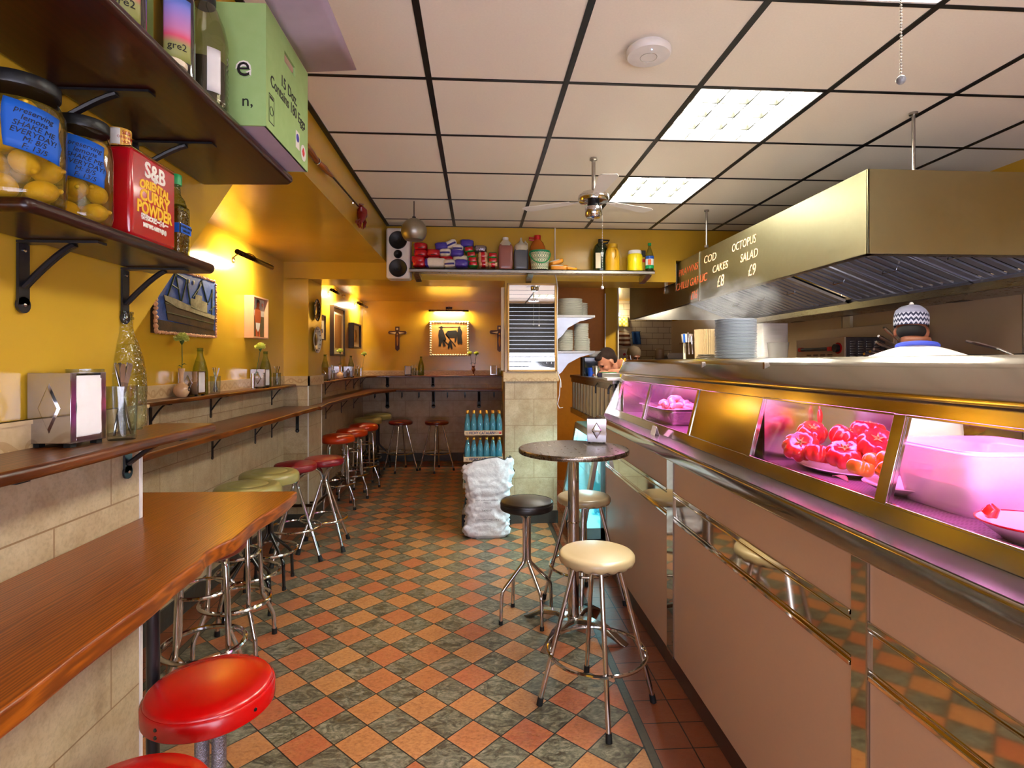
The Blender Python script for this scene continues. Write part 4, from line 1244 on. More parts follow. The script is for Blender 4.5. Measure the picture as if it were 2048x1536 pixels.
mb = MB().ell((0, 0, 0), (.021, .021, .026), 16, 12, nz=.08, nsc=30); mb.ell((0, 0, .026), (.005, .005, .006), 8, 6).build('flesh', 'lemon', L0)
first = True
for jj, R, H, nm in ((j1, .062, .222, 'in the large jar at the left edge'), (j2, .051, .212, 'in the jar beside the red curry tin')):
    rnd = random.Random(5)
    for lv in range(4):
        for k in range(4 if jj is j1 else 3):
            a = 2 * PI * k / (4 if jj is j1 else 3) + lv * .8
            rr = R * .93 - .0235
            pos = jj.location + Vector((math.cos(a) * rr, math.sin(a) * rr, .028 + lv * .041))
            t = L0 if first else dup(L0); first = False
            t.location = pos; t.rotation_euler = (rnd.uniform(0, 3), rnd.uniform(0, 3), rnd.uniform(0, 3))
            sc = .92 if jj is j1 else .86; t.scale = (sc, sc, sc)
            t['label'] = 'yellow preserved lemon ' + nm; t['group'] = 'lemons ' + nm

# curry tin, small tin, vinegar bottle
ct_ = thing('spice_tin', 'tall red curry powder tin on the lower shelf', 'tin', (0, 0, 1.7595))
c0, c1 = P(262, 465, X=-.712), P(352, 495, X=-.712)
ct_.location = (-.712 - .042, (c0.y + c1.y) / 2, 1.7595); W, Hh = c1.y - c0.y, .188
box(-.042, .042, -W / 2, W / 2, .002, Hh - .002).build('body', 'tin_red', ct_, bevel=.008)
MB().box(-.041, .041, -W / 2 + .002, W / 2 - .002, 0, .004).box(-.041, .041, -W / 2 + .002, W / 2 - .002, Hh - .004, Hh).build('rim', 'tin_gold', ct_, bevel=.006)
def tl(s_, z, size, m, xs=1.0, arc=0.0):
    o = text('tin_lettering', s_, size, ct_, Matrix.Identity(4), m, xs=xs, bold=.0011)
    for v in o.data.vertices:
        x, y, zz = v.co; v.co = Vector((.0425 + zz, x, z + y - arc * (x * 14) ** 2 * .02))
tl('S&B', .153, .047, 'white_ink', 1.0); tl('ORIENTAL', .123, .025, 'yellow_ink', .95, .5); tl('CURRY', .098, .034, 'yellow_ink', 1.0, .3); tl('POWDER', .069, .036, 'yellow_ink', .86, .0)
tl('特製ヱスビーカレー', .050, .0125, 'white_ink', .9); tl('NET WT. 4.4 LBS (2kg)', .034, .0105, 'white_ink', .85); tl('®', .137, .012, 'white_ink')
st_ = thing('spice_tin', 'small round yellow tin on top of the red curry tin', 'tin', (-.765, ct_.location.y - .035, 1.7595 + Hh))
MB().lathe([(0, 0), (.021, 0), (.0215, .002), (.0215, .046), (.021, .048), (0, .048)], n=32).build('body', mat('small_tin_gold_print', srgb(214, 160, 60), .3, .2), st_)
for s_, z, sz in (('S&B', .038, .011), ('ORIENTAL', .028, .0075), ('HOT', .019, .009), ('MUSTARD', .009, .007)):
    curved_text('tin_lettering', s_, sz, st_, .0217, -.45, z, 'tin_red')
wrap('paper_label', st_, .0219, -1.9, -1.0, .012, .046, 'white_plastic')
vb = thing('vinegar_bottle', 'square vinegar bottle with green cap at the end of the lower shelf', 'bottle')
vb.location = (-.758, P(352, 495, X=-.758).y + .078, 1.7595)
vb.location = (-.745, 1.415, 1.7595)
mb = MB().box(-.026, .026, -.026, .026, 0, .125); mb.build('body', 's_green', vb, bevel=.008)
MB().box(-.023, .023, -.023, .023, .004, .115).build('vinegar', shell('amber_vinegar', (.30, .13, .02), .3, .1, .6, .35), vb, bevel=.006)
MB().lathe([(.026, .125), (.022, .138), (.013, .152), (.0115, .175), (.0115, .182)], n=24).build('neck', 's_green', vb)
MB().lathe([(0, .176), (.015, .176), (.0155, .198), (.014, .201), (0, .201)], n=24).build('cap', 'green_cap', vb)
box(.0262, .0268, -.024, .024, .055, .078).build('tape_label', 'tape_blue', vb)
text('handwriting', 'ELDERFLOWER', .008, vb, frame_x(.0271, 0, .071), 'ink'); text('handwriting', 'VINEGAR', .008, vb, frame_x(.0271, 0, .061), 'ink')
box(-.024, .024, -.0268, -.0262, .055, .078).build('tape_label', 'tape_blue', vb)

# highest shelf: wine bottles, big jug, egg box
ZU = 2.0885
def wine(label, R=.038, H=.30, m='glass_dark_o'):
    t = thing('wine_bottle', label, 'bottle', group='dark bottles on the highest shelf')
    MB().lathe([(0, 0), (R * .95, 0), (R, .006), (R, H * .58), (R * .9, H * .66), (R * .5, H * .77), (R * .38, H * .84), (R * .36, H * .97), (R * .42, H * .975), (R * .42, H), (0, H)], n=40).build('body', m, t, angle=60)
    return t
M['glass_dark_o'] = mat('near_black_bottle', srgb(14, 11, 10), .06, coat=1.0)
w1 = wine('dark wine bottle with a sunset label on the highest shelf'); w1.location = (-.640, 1.215, ZU)
def sunset():
    t = NT('sunset_gradient_label')
    sep = t.node('ShaderNodeSeparateXYZ'); t.link(t.tc, sep.inputs[0])
    t.set(Base_Color=t.ramp(t.math('MULTIPLY', sep.outputs[2], 1 / .2), [(.05, srgb(150, 160, 70)), (.34, srgb(150, 150, 90)), (.42, srgb(214, 80, 110)), (.5, srgb(196, 120, 170)), (.8, srgb(96, 130, 220))]), Roughness=.5)
    return t.m
aw = math.atan2(-1.215, .640)
wrap('label', w1, .0385, aw - .55, aw + .85, .035, .165, sunset()); curved_text('label_print', 'gre2', .020, w1, .0390, aw + .12, .062, 'ink')
w2 = dup(w1, (-.66, 1.075, ZU), 0, 'dark wine bottle cut by the top edge of the photo')
jg = thing('plastic_jug', 'large ribbed clear bottle half full of dark liquid on the highest shelf', 'bottle', (-.640, 1.345, ZU))
R = .050; prof = [(0, 0), (R * .9, 0), (R, .01)]
for k in range(9): prof += [(R, .02 + k * .014), (R * .965, .027 + k * .014)]
prof += [(R, .15), (R * .97, .17), (R * .84, .20), (R * .6, .232), (R * .42, .25), (R * .38, .262)]
MB().lathe(prof, n=44).build('body', shell('clear_pet_plastic', (.52, .44, .22), 1.4, .05, .8, .05), jg, angle=50)
MB().lathe([(0, .004), (R * .93, .006), (R * .95, .02), (R * .95, .11), (0, .11)], n=36).build('liquid', mat('dark_soy_liquid', srgb(14, 8, 8), .1), jg)
MB().lathe([(R * .44, .246), (R * .47, .25), (R * .46, .275), (R * .36, .29), (R * .36, .33), (R * .30, .335), (0, .335)], n=28).build('cap', 'black_plastic', jg)
wrap('paper_label', jg, R * 1.01, -1.05, -.45, .03, .13, 'white_plastic')
lidl = thing('tin_lid', 'pale round tin lid edge on the highest shelf before the wine bottle', 'lid', (-.612, 1.15, ZU))
MB().lathe([(0, 0), (.027, 0), (.028, .003), (.028, .010), (.025, .012), (0, .012)], n=32).build('lid', 'label_cream', lidl)

def eggcard():
    t = NT('green_egg_box_card')
    v = t.mapping(scale=(1, 1, 1)); n = t.noise(30, 4)
    t.set(Base_Color=t.mix(n, srgb(142, 176, 104), srgb(160, 190, 122)), Roughness=.65)
    return t.m
M['eggcard'] = eggcard(); M['eggin'] = mat('grey_inner_card', srgb(176, 160, 176), .8)
eb = thing('egg_box', 'large green cardboard egg box overhanging the highest shelf', 'box')
EX, E0, E1, EZ0, EZ1 = -.528, 1.42, 1.76, 2.0895, 2.395
eb.location = (EX, E0, EZ0); W, Hh = E1 - E0, EZ1 - EZ0
mb = MB()
hy, hz = W * .52, Hh * .80
ring_o = [(0, 0), (W, 0), (W, Hh), (0, Hh)]
def hand(y0, y1, z0, z1): return [(y0, z0), (y1, z0), (y1, z1), (y0, z1)]
H_ = hand(hy - .045, hy + .045, hz - .012, hz + .018)
vs = [(0, a, b) for a, b in ring_o] + [(0, a, b) for a, b in H_] + [(-.006, a, b) for a, b in ring_o] + [(-.006, a, b) for a, b in H_]
fs = []
for i in range(4):
    j = (i + 1) % 4; fs += [(i, j, 4 + j, 4 + i), (8 + i, 12 + i, 12 + j, 8 + j), (i, 8 + i, 8 + j, j), (4 + i, 4 + j, 12 + j, 12 + i)]
mb.add(vs, fs)
mb.box(-.30, -.006, 0, .005, 0, Hh).box(-.30, -.006, W - .005, W, 0, Hh).box(-.305, -.30, 0, W, 0, Hh)
mb.build('carton', 'eggcard', eb)
box(-.30, -.002, .005, W - .005, 0, .004).build('base', 'eggin', eb)
MB().grid(lambda u, v: (.0 + .15 * u, -.28 + v * (W + .275), Hh + .004 + .012 * u), 8, 4).build('open_flap', 'eggin', eb, solid=.004)
MB().grid(lambda u, v: (-.012 - .26 * u, .02 + v * (W - .03), Hh - .06), 3, 3).build('egg_tray', 'eggin', eb, solid=.01)
def et(s_, y, z, size, m='ink', xs=1.0, nm='box_print'): text(nm, s_, size, eb, frame_x(.0005, y, z), m, ext=.0003, xs=xs, bold=.0004)
et('15 Doz.', W * .50, .168, .042); et('Contains 180 Eggs', W * .50, .130, .041, xs=.93)
for dy, dz, w_, h_ in ((.035, .06, .036, .075), (.035, .062, .030, .068)):
    pass
MB().box(.0003, .0008, .018, .054, .02, .022).box(.0003, .0008, .018, .054, .091, .093).box(.0003, .0008, .018, .0195, .02, .093).box(.0003, .0008, .0525, .054, .02, .093).box(.0003, .0008, .024, .048, .082, .0885).build('printed_symbol', 'ink', eb)
MB().ring((.0006, .036, .052), .011, .0008, 28, 5, axis='X').build('printed_symbol_ring', 'ink', eb)
box(.0003, .0009, W - .115, W - .083, .035, .085).build('sticker', 'white_plastic', eb); MB().cyl((.0007, W - .099, .066), (.0013, W - .099, .066), .012, n=20).build('sticker_mark', mat('navy_print', srgb(40, 40, 150), .5), eb)
MB().cyl((.0003, W - .045, .042), (.0009, W - .045, .042), .024, n=24).build('sticker', 'white_plastic', eb); MB().ell((.001, W - .045, .044), (.0006, .011, .013), 12, 8, nz=.4, nsc=200).build('sticker_mark', mat('red_print', srgb(210, 30, 40), .5), eb)
text('box_print', 'e', .075, eb, frame_y(-.055, -.0008, .145), 'white_ink', bold=.004); text('box_print', 'e', .075, eb, frame_y(-.055, -.0014, .145), 'ink')
text('box_print', 'n,', .04, eb, frame_y(-.045, -.0008, .06), 'ink')

# carnations and vases
def vase(kind, label):
    t = thing('flower_vase', label, 'vase', group='bud vases')
    if kind == 'bulb':
        MB().lathe([(0, 0), (.024, 0), (.030, .006), (.042, .03), (.041, .052), (.028, .07), (.013, .082), (.011, .10), (.013, .135), (.019, .163), (.016, .162), (.009, .12), (0, .11)], n=36).build('body', mat('cream_china', srgb(218, 178, 138), .2, coat=.5) if 'china' not in M else M['china'], t)
        p = MB()
        for k in range(8):
            a = 2 * PI * k / 8; c = Vector((.0415, .002 + .010 * math.cos(a), .045 + .010 * math.sin(a))); p.ell(c, (.0015, .0045, .0045), 8, 6)
        p.build('painted_flower', 'ink', t)
    elif kind == 'tube':
        MB().lathe([(0, 0), (.024, 0), (.024, .004), (.013, .008), (.013, .115), (.011, .115), (.011, .02), (0, .02)], n=24).build('body', 'chrome', t)
    else:
        MB().lathe([(0, 0), (.022, 0), (.024, .004), (.010, .02), (.012, .05), (.030, .085), (.028, .10), (.015, .118), (.024, .14), (.020, .14), (.01, .118), (0, .11)], n=28).build('body', mat('brown_lustre_china', srgb(140, 70, 40), .15, coat=.6), t)
    return t
M['petal'] = mat('lime_carnation_petal', srgb(214, 222, 110), .6, vary=.2, sss=.1)
M['stem'] = mat('green_stem', srgb(60, 92, 40), .6)
def carnation(label, h, tilt=(0, 0)):
    t = thing('carnation', label, 'flower', group='lime green carnations')
    top = Vector((tilt[0], tilt[1], h))
    MB().tube([(0, 0, 0), top * .5 + Vector((.003, 0, 0)), top], .0022, 6).build('stem', 'stem', t)
    MB().lathe([(.003, 0), (.0105, .014), (.013, .03)], top - Vector((0, 0, .012)), 10).build('calyx', 'stem', t)
    hd_ = MB(); rnd = random.Random(3)
    for k in range(90):
        a = rnd.uniform(0, 2 * PI); e = rnd.uniform(-.15, 1.45); r = .040 * rnd.uniform(.75, 1.08)
        d = Vector((math.cos(a) * math.cos(e), math.sin(a) * math.cos(e), math.sin(e) * .85 + .1))
        s_ = Vector((-math.sin(a), math.cos(a), rnd.uniform(-.6, .6))) * .014
        c = top + Vector((0, 0, .012)); p = c + d * r
        n_ = 5; base = len(hd_.v)
        vs = [c + d * r * .3] + [p + s_ * (i / 2 - 1) + d * .004 * (i % 2) + Vector((0, 0, .002 * (i % 2))) for i in range(n_)]
        hd_.add(vs, [(0, i, i + 1) for i in range(1, n_)])
    hd_.build('flower_head', 'petal', t, solid=.0007, smooth=False)
    lf = MB()
    for s_, zz in ((1, .35), (-1, .3)):
        b_ = top * zz; lf.tube([b_, b_ + Vector((s_ * .012, .004, .01)), b_ + Vector((s_ * .026, .004, .004))], [.0015, .003, .0004], 5)
    lf.build('leaf', 'stem', t)
    return t

ZR = 1.30
XO = -1.69
def onrec(px, x=XO): return P(px, 760, X=x).y
v1 = vase('bulb', 'cream painted bud vase on the ledge under the ship picture'); v1.location = (XO, onrec(363), ZR)
cn1 = carnation('lime carnation in the cream vase under the ship picture', .20, (.002, .0)); cn1.location = (XO, v1.location.y, ZR + .111)
d1 = dispenser('steel napkin dispenser on the ledge right of the cream vase', w=.11, d=.10, h=.145); d1.location = (XO - .002, onrec(385), ZR); d1.rotation_euler = (0, 0, 0)
b1 = water_bottle('green tinted bottle behind the dispenser under the ship picture', 's_green', R=.045, H=.285); b1.location = (XO - .02, onrec(407) + .0, ZR)
g1 = tumbler('glass of cutlery right of the dispenser under the ship picture', .032, .11); g1.location = (XO + .02, onrec(424), ZR)
cutlery(g1.location.x, g1.location.y, ZR, 4, 'under the ship picture', seed=8)
v2 = vase('tube', 'slim chrome bud vase on the ledge under the small figure picture'); v2.location = (XO + .01, onrec(503), ZR)
cn2 = carnation('lime carnation leaning from the chrome vase below the figure picture', .27, (.035, .05)); cn2.location = (XO + .01, v2.location.y, ZR + .021)
d2 = dup(d1, (XO - .002, onrec(521), ZR), 0, 'steel napkin dispenser nearest the pillar')
b2 = dup(b1, (XO - .02, onrec(536), ZR), 0, 'green tinted bottle nearest the pillar')
g2_ = dup(g1, (XO + .02, onrec(549), ZR), 0, 'glass of cutlery nearest the pillar')
cutlery(g2_.location.x, g2_.location.y, ZR, 3, 'nearest the pillar', seed=12)
# back room left ledge
XB = -1.665
def onb(px, x=XB): return P(px, 740, X=x).y
ZB2 = 1.298
dup(d1, (XB, onb(649), ZB2), 0, 'napkin dispenser just past the pillar on the back ledge')
dup(b1, (XB - .02, onb(654), ZB2), 0, 'green bottle just past the pillar on the back ledge')
g = dup(g1, (XB + .02, onb(661), ZB2), 0, 'glass of cutlery just past the pillar on the back ledge'); cutlery(g.location.x, g.location.y, ZB2, 3, 'just past the pillar', seed=21)
v = vase('bulb', 'white round bud vase on the back ledge under the tall frame'); v.location = (XB, onb(680), ZB2); [setattr(c, 'name', 'body') for c in []]
cn = dup(cn1, (XB, v.location.y, ZB2 + .111), 0, 'lime carnation in the white vase under the tall frame')
dup(d1, (XB, onb(698), ZB2), 0, 'napkin dispenser under the small dark frame on the back ledge')
dup(b1, (XB - .02, onb(705), ZB2), 0, 'green bottle under the small dark frame on the back ledge')
g = dup(g1, (XB + .02, onb(712), ZB2), 0, 'glass of cutlery in the back corner'); cutlery(g.location.x, g.location.y, ZB2, 3, 'in the back corner', seed=23)
v = dup(v2, (XB + .02, onb(719), ZB2), 0, 'slim chrome bud vase in the back corner')
dup(cn2, (XB + .02, v.location.y, ZB2 + .021), 0, 'lime carnation leaning from the chrome vase in the back corner')
# rear wall ledge
def onr(px): return P(px, 740, Y=8.43).x
dup(d1, (onr(817), 8.43, ZB2), PI / 2, 'napkin dispenser on the rear ledge right of the left cross')
dup(b1, (onr(842), 8.44, ZB2), 0, 'green bottle on the rear ledge left of the shell framed print')
g = dup(g1, (onr(829), 8.42, ZB2), 0, 'glass of cutlery on the rear ledge beside the bottle'); cutlery(g.location.x, g.location.y, ZB2, 2, 'on the rear ledge', seed=25)
v = vase('urn', 'brown urn shaped vase on the rear ledge right of the shell framed print'); v.location = (onr(947), 8.43, ZB2)
dup(cn1, (onr(947) - .02, 8.43, ZB2 + .111), 0, 'left lime carnation in the brown urn vase').rotation_euler = (0, -.16, 0)
dup(cn1, (onr(947) + .01, 8.43, ZB2 + .111), 0, 'right lime carnation in the brown urn vase').rotation_euler = (0, .14, 0)
dup(d1, (onr(987), 8.43, ZB2), PI / 2, 'napkin dispenser on the rear ledge under the right cross')
g = dup(g1, (onr(1000), 8.42, ZB2), 0, 'glass of cutlery at the right end of the rear ledge'); cutlery(g.location.x, g.location.y, ZB2, 2, 'at the right end of the rear ledge', seed=27)
# dispenser on the round table
nt = dup(d1, None, 0, 'steel napkin dispenser with a diamond on the round steel table')
nt.location = (P(1194, 880, Y=3.26).x, 3.27, TZ + .0005); nt.rotation_euler = (0, 0, -.22)

# ------------------------------------------------------------------ grocery shelf on the back beam
YS0 = 4.90
gs = thing('grocery_shelf', 'long steel shelf on the back beam loaded with groceries', 'shelf')
xa, xb_ = P(818, 541, Y=YS0).x, P(1310, 541, Y=YS0).x
ZS = 2.322
MB().box(xa, xb_, YS0, YW - .001, ZS - .012, ZS).box(xa, xb_, YS0, YS0 + .012, ZS - .032, ZS).build('shelf_plate', 'steel_dull', gs, bevel=.003)
for px in (832, 1062, 1300):
    x = P(px, 550, Y=YS0).x; MB().prism([(YS0 + .03, ZS - .033), (YW - .001, ZS - .033), (YW - .001, ZS - .085), (YS0 + .05, ZS - .05)], x - .025, x + .025, 'yz').build('shelf_bracket', 'steel_dull', gs)

sp = thing('loudspeaker', 'white two way loudspeaker with black cones beside the grocery shelf', 'loudspeaker')
q0, q1 = P(772, 455, Y=4.98), P(820, 557, Y=4.98)
MB().box(q0.x, q1.x, 4.98, YW - .001, q1.z, q0.z).build('cabinet', 'white_plastic', sp, bevel=.02, seg=3)
sx = (q0.x + q1.x) / 2
M['cone'] = mat('black_speaker_cone', srgb(16, 16, 18), .45)
for zz, r in ((q0.z - .11, .080), (q0.z - .235, .038), (q0.z - .358, .080)):
    MB().lathe([(0, .012), (r * .3, .016), (r * .32, .004), (r * .8, .012), (r * .9, .016), (r, .006), (r, 0), (0, 0)], (sx, 4.98, zz), 40, 0, Matrix.Rotation(PI / 2, 4, 'X')).build('driver', 'cone', sp)

# soft packets
def packet(label, sz, mats, group, kind='packet', pw=.45, band=None):
    t = thing('grocery_packet', label, 'packet', group=group)
    w_, d_, h_ = sz
    mb = MB().ell((0, 0, h_ / 2), (w_ / 2, d_ / 2, h_ / 2), 26, 14, pw=pw, nz=.10, nsc=38)
    if band:      # printed band: colour by face position
        for i, f in enumerate(mb.f):
            c = sum((Vector(mb.v[k]) for k in f), Vector()) / len(f)
            if band(c.x / w_, (c.z / h_) - .5): mb.mi[i] = 1
    mb.build('wrapper', mats, t, angle=80)
    return t
M['pk_red'] = mat('red_foil_packet', srgb(186, 12, 26), .25, coat=.6, bump=.3, bscale=60)
M['pk_white'] = mat('white_paper_packet', srgb(222, 214, 200), .5, bump=.3, bscale=60)
M['pk_navy'] = mat('navy_print', srgb(40, 34, 120), .5)
M['pk_purple'] = mat('purple_foil_packet', srgb(64, 48, 158), .3, coat=.4, bump=.5, bscale=70)
M['pk_green'] = mat('green_packet', srgb(40, 130, 50), .4, coat=.3, bump=.3, bscale=60)
M['pk_silver'] = mat('silver_foil_packet', srgb(150, 140, 150), .25, .8, bump=.6, bscale=60)
M['pk_tan'] = mat('clear_nut_packet', srgb(206, 160, 120), .35, coat=.5, bump=.6, bscale=80)
M['pk_orange'] = mat('orange_packet', srgb(236, 150, 20), .35, coat=.4)
def PX(x, y): return P(820 + x * .0928, 470 + y * .0928, Y=5.0)
protos = {}
def put(kind, x, y, tilt=0.0, where='', yo=0.0):
    """x, y in the enlarged shelf view: bottom centre of the packet"""
    p = PX(x, y)
    t = protos.get(kind)
    if t is None: t = protos[kind] = make[kind]()
    else: t = dup(t)
    t.location = (p.x, 5.0 + yo, max(p.z, ZS + .001)); t.rotation_euler = (0, -tilt, 0)
    t['label'] = where
    return t
make = {
    'red': lambda: packet('', (.118, .16, .066), ['pk_red', 'ink'], 'red foil coffee packets', band=lambda x, z: abs(x) < .12 and -.38 < z < -.28),
    'white': lambda: packet('', (.104, .15, .066), ['pk_white', 'pk_navy'], 'white and navy packets', band=lambda x, z: -.18 < z < .06 and abs(x) < .42),
    'purple': lambda: packet('', (.118, .16, .068), ['pk_purple'], 'purple packets'),
    'green': lambda: packet('', (.080, .15, .058), ['pk_green', 'pk_red'], 'green packets with a red label', band=lambda x, z: -.15 < z < .3 and abs(x) < .44),
    'nut': lambda: packet('', (.086, .14, .060), ['pk_tan', 'pk_red'], 'clear packets with a red sleeve', band=lambda x, z: abs(x) < .22),
    'silver': lambda: packet('', (.11, .14, .062), ['pk_silver'], 'silver packet'),
    'box': lambda: packet('', (.18, .10, .080), ['pk_white', 'pk_purple'], 'big white and purple packet', pw=.35, band=lambda x, z: x < -.30),
    'cream': lambda: packet('', (.134, .15, .07), ['label_cream'], 'plain cream packet')}
for a in [('red', 215, 712, 0, 'red foil packet at the bottom of the left stack'), ('red', 190, 630, .03, 'red foil packet second from the bottom of the left stack'),
          ('red', 240, 492, -.03, 'red foil packet third from the bottom of the left stack'), ('red', 238, 345, .0, 'red foil packet on top of the left stack'),
          ('red', 515, 485, 0, 'red foil packet leaning between the left stack and the white packets'), ('red', 520, 600, 0, 'red foil packet behind the big white and purple packet', .06),
          ('red', 785, 590, 0, 'red foil packet below the white packets, right of the middle', .06),
          ('box', 545, 712, 0, 'large white and purple packet at the front of the shelf', -.03),
          ('white', 868, 720, .05, 'white packet with navy stripe at the shelf front', -.03), ('purple', 1115, 722, 0, 'purple packet at the shelf front', -.03),
          ('white', 765, 470, 0, 'white packet with navy stripe under the tilted purple one'), ('purple', 700, 345, .1, 'tilted purple packet under the topmost white one'),
          ('white', 920, 285, .42, 'steeply tilted white packet at the very top of the pile'), ('white', 1030, 380, -.03, 'white packet with navy stripe right of the tilted one'),
          ('purple', 1020, 490, 0, 'purple packet in the middle of the pile'), ('cream', 1090, 605, 0, 'plain cream packet behind the purple front packet', .03),
          ('purple', 1230, 285, .0, 'purple packet on top of the green stack'),
          ('green', 1360, 712, 0, 'green packet with red label, bottom of the leaning stack'), ('green', 1350, 625, 0, 'green packet with red label, second in the leaning stack'),
          ('green', 1330, 515, .1, 'green packet with red label, third in the leaning stack'), ('green', 1280, 400, .15, 'green packet with red label, top of the leaning stack'),
          ('nut', 1585, 712, 0, 'clear packet with red sleeve, bottom of the middle stack'), ('nut', 1570, 638, 0, 'clear packet with red sleeve, middle of the middle stack'), ('nut', 1570, 530, 0, 'clear packet with red sleeve, top of the middle stack'),
          ('silver', 1520, 392, 0, 'crumpled silver foil packet on the middle stack'),
          ('nut', 1785, 712, 0, 'clear packet with red sleeve under the right stack'), ('green', 1780, 640, 0, 'green packet with red label, lower of the right stack'), ('green', 1780, 530, 0, 'green packet with red label, top of the right stack')]:
    put(a[0], a[1], a[2], a[3], a[4], a[5] if len(a) > 5 else 0.0)

# jugs: pixel centre, pixel width, pixel height give real sizes at the shelf's distance
def sz(px): return px / FPX * 5.02
M['s_pink'] = mat('translucent_jug_mauve_vinegar', srgb(142, 84, 76), .3, coat=.2); M['s_grey'] = mat('translucent_jug_grey_vinegar', srgb(86, 88, 96), .3, coat=.2)
M['jug_clear'] = mat('milky_plastic', srgb(196, 188, 168), .35, sss=.1)
M['oil'] = shell('orange_oil_bottle', (.72, .22, .03), .8, .08, .6, .45)
M['jug_yellow'] = mat('bright_yellow_jar', srgb(236, 214, 20), .3, coat=.3); M['mustard'] = mat('mustard_jug', srgb(206, 158, 22), .3, coat=.3)
M['red_cap'] = mat('red_cap', srgb(196, 20, 20), .35)
def jugat(name, label, px, cat='bottle', y=5.0):
    return thing(name, label, cat, (P(px, 540, Y=y).x, y, ZS + .0005))
j = jugat('vinegar_jug', 'mauve brown vinegar jug with white cap on the grocery shelf', 1011)
W2, H2 = sz(29), sz(66)
MB().ell((0, 0, H2 * .40), (W2 / 2, W2 * .36, H2 * .40), 28, 20, pw=.35).build('body', 's_pink', j)
MB().lathe([(W2 * .44, H2 * .74), (W2 * .36, H2 * .84), (W2 * .2, H2 * .92), (W2 * .16, H2 * .93), (0, H2 * .93)], n=24).build('shoulder', 'jug_clear', j)
MB().lathe([(W2 * .2, H2 * .92), (W2 * .2, H2), (0, H2)], n=20).build('cap', 'white_plastic', j)
j = jugat('vinegar_jug', 'grey vinegar jug with pointed spout on the grocery shelf', 1042)
W2, H2 = sz(29), sz(66)
MB().ell((0, 0, H2 * .335), (W2 / 2, W2 * .36, H2 * .335), 28, 20, pw=.35).build('body', 's_grey', j)
MB().lathe([(W2 * .49, H2 * .60), (W2 * .49, H2 * .72), (W2 * .40, H2 * .78), (W2 * .16, H2 * .86), (W2 * .07, H2 * .93), (W2 * .06, H2), (0, H2)], n=24).build('shoulder', 'jug_clear', j)
MB().tube([(W2 * .22, 0, H2 * .78), (W2 * .30, 0, H2 * .9), (W2 * .42, 0, H2 * .82), (W2 * .44, 0, H2 * .70)], .008, 8).build('handle', 'jug_clear', j)
j = jugat('oil_bottle', 'large orange oil bottle with red cap behind the patterned tub', 1075, y=5.10)
W2, H2 = sz(34), sz(76)
MB().lathe([(0, 0), (W2 * .48, 0), (W2 * .5, .01), (W2 * .5, H2 * .55), (W2 * .47, H2 * .68), (W2 * .36, H2 * .8), (W2 * .16, H2 * .9)], n=32).build('body', 'oil', j)
MB().lathe([(W2 * .2, H2 * .87), (W2 * .2, H2), (0, H2)], n=20).tube([(-W2 * .15, 0, H2 * .93), (-W2 * .5, 0, H2 * .94), (-W2 * .5, 0, H2 * .88), (-W2 * .15, 0, H2 * .87)], .008, 8).build('cap', 'red_cap', j)
j = jugat('lidded_tub', 'white tub with green diamond pattern and green handle', 1079.5, 'tub', 4.93)
W2, H2 = sz(41), sz(37)
def diam():
    t = NT('green_diamond_pattern')
    sep = t.node('ShaderNodeSeparateXYZ'); t.link(t.tc, sep.inputs[0])
    ang = t.math('ARCTAN2', sep.outputs[1], sep.outputs[0])
    u = t.math('MULTIPLY', ang, 24 / (2 * PI)); v = t.math('MULTIPLY', sep.outputs[2], 1 / .038)
    a = t.math('ABSOLUTE', t.math('SUBTRACT', t.math('FRACT', u), .5)); b = t.math('ABSOLUTE', t.math('SUBTRACT', t.math('FRACT', v), .5))
    d = t.math('ADD', a, b)
    ringg = t.math('LESS_THAN', t.math('ABSOLUTE', t.math('SUBTRACT', d, .5)), .10)
    core = t.math('LESS_THAN', d, .18)
    c = t.mix(ringg, srgb(222, 216, 186), srgb(14, 110, 72)); c = t.mix(core, c, srgb(20, 30, 26))
    t.set(Base_Color=c, Roughness=.35); return t.m
MB().lathe([(0, 0), (W2 * .40, 0), (W2 * .48, H2 * .9), (0, H2 * .9)], n=40).build('body', diam(), j)
MB().lathe([(W2 * .49, H2 * .88), (W2 * .5, H2 * .90), (W2 * .5, H2 * .98), (W2 * .45, H2), (0, H2)], n=40).build('lid', mat('green_lid', srgb(10, 120, 76), .3), j)
MB().tube([(W2 * .5 * math.cos(a), -W2 * .5 * abs(math.sin(a)) - .004, H2 * .88 - .10 * math.sin(a)) for a in [PI * k / 14 for k in range(15)]], .005, 6).build('handle', 'green_cap', j)
for i, (px, yy, w_, h_, tl_) in enumerate(((1118, 0, .165, .05, .0), (1112, .055, .13, .045, .28), (1138, 0.0, .12, .035, -.05))):
    t = packet(['orange and white packet lying flat', 'orange and white packet tilted on top', 'orange packet at the right of the flat one'][i] + ' on the grocery shelf', (w_, .13, h_), ['pk_orange', 'pk_white'], 'orange packets', band=lambda x, z: z > .2 and x < .2)
    t.location = (P(px, 540, Y=5.0).x, 5.0 - .0 * i, ZS + .001 + yy); t.rotation_euler = (0, -tl_, .2 * i)
j = jugat('oil_bottle', 'dark green oil drum bottle with black handle on the grocery shelf', 1201, y=5.06)
W2, H2 = sz(34), sz(69)
MB().lathe([(0, 0), (W2 * .48, 0), (W2 * .5, .01), (W2 * .5, H2 * .55), (W2 * .47, H2 * .68), (W2 * .36, H2 * .8), (W2 * .16, H2 * .88), (W2 * .13, H2 * .92)], n=32).build('body', mat('dark_green_bottle', srgb(20, 40, 14), .15, coat=.5), j)
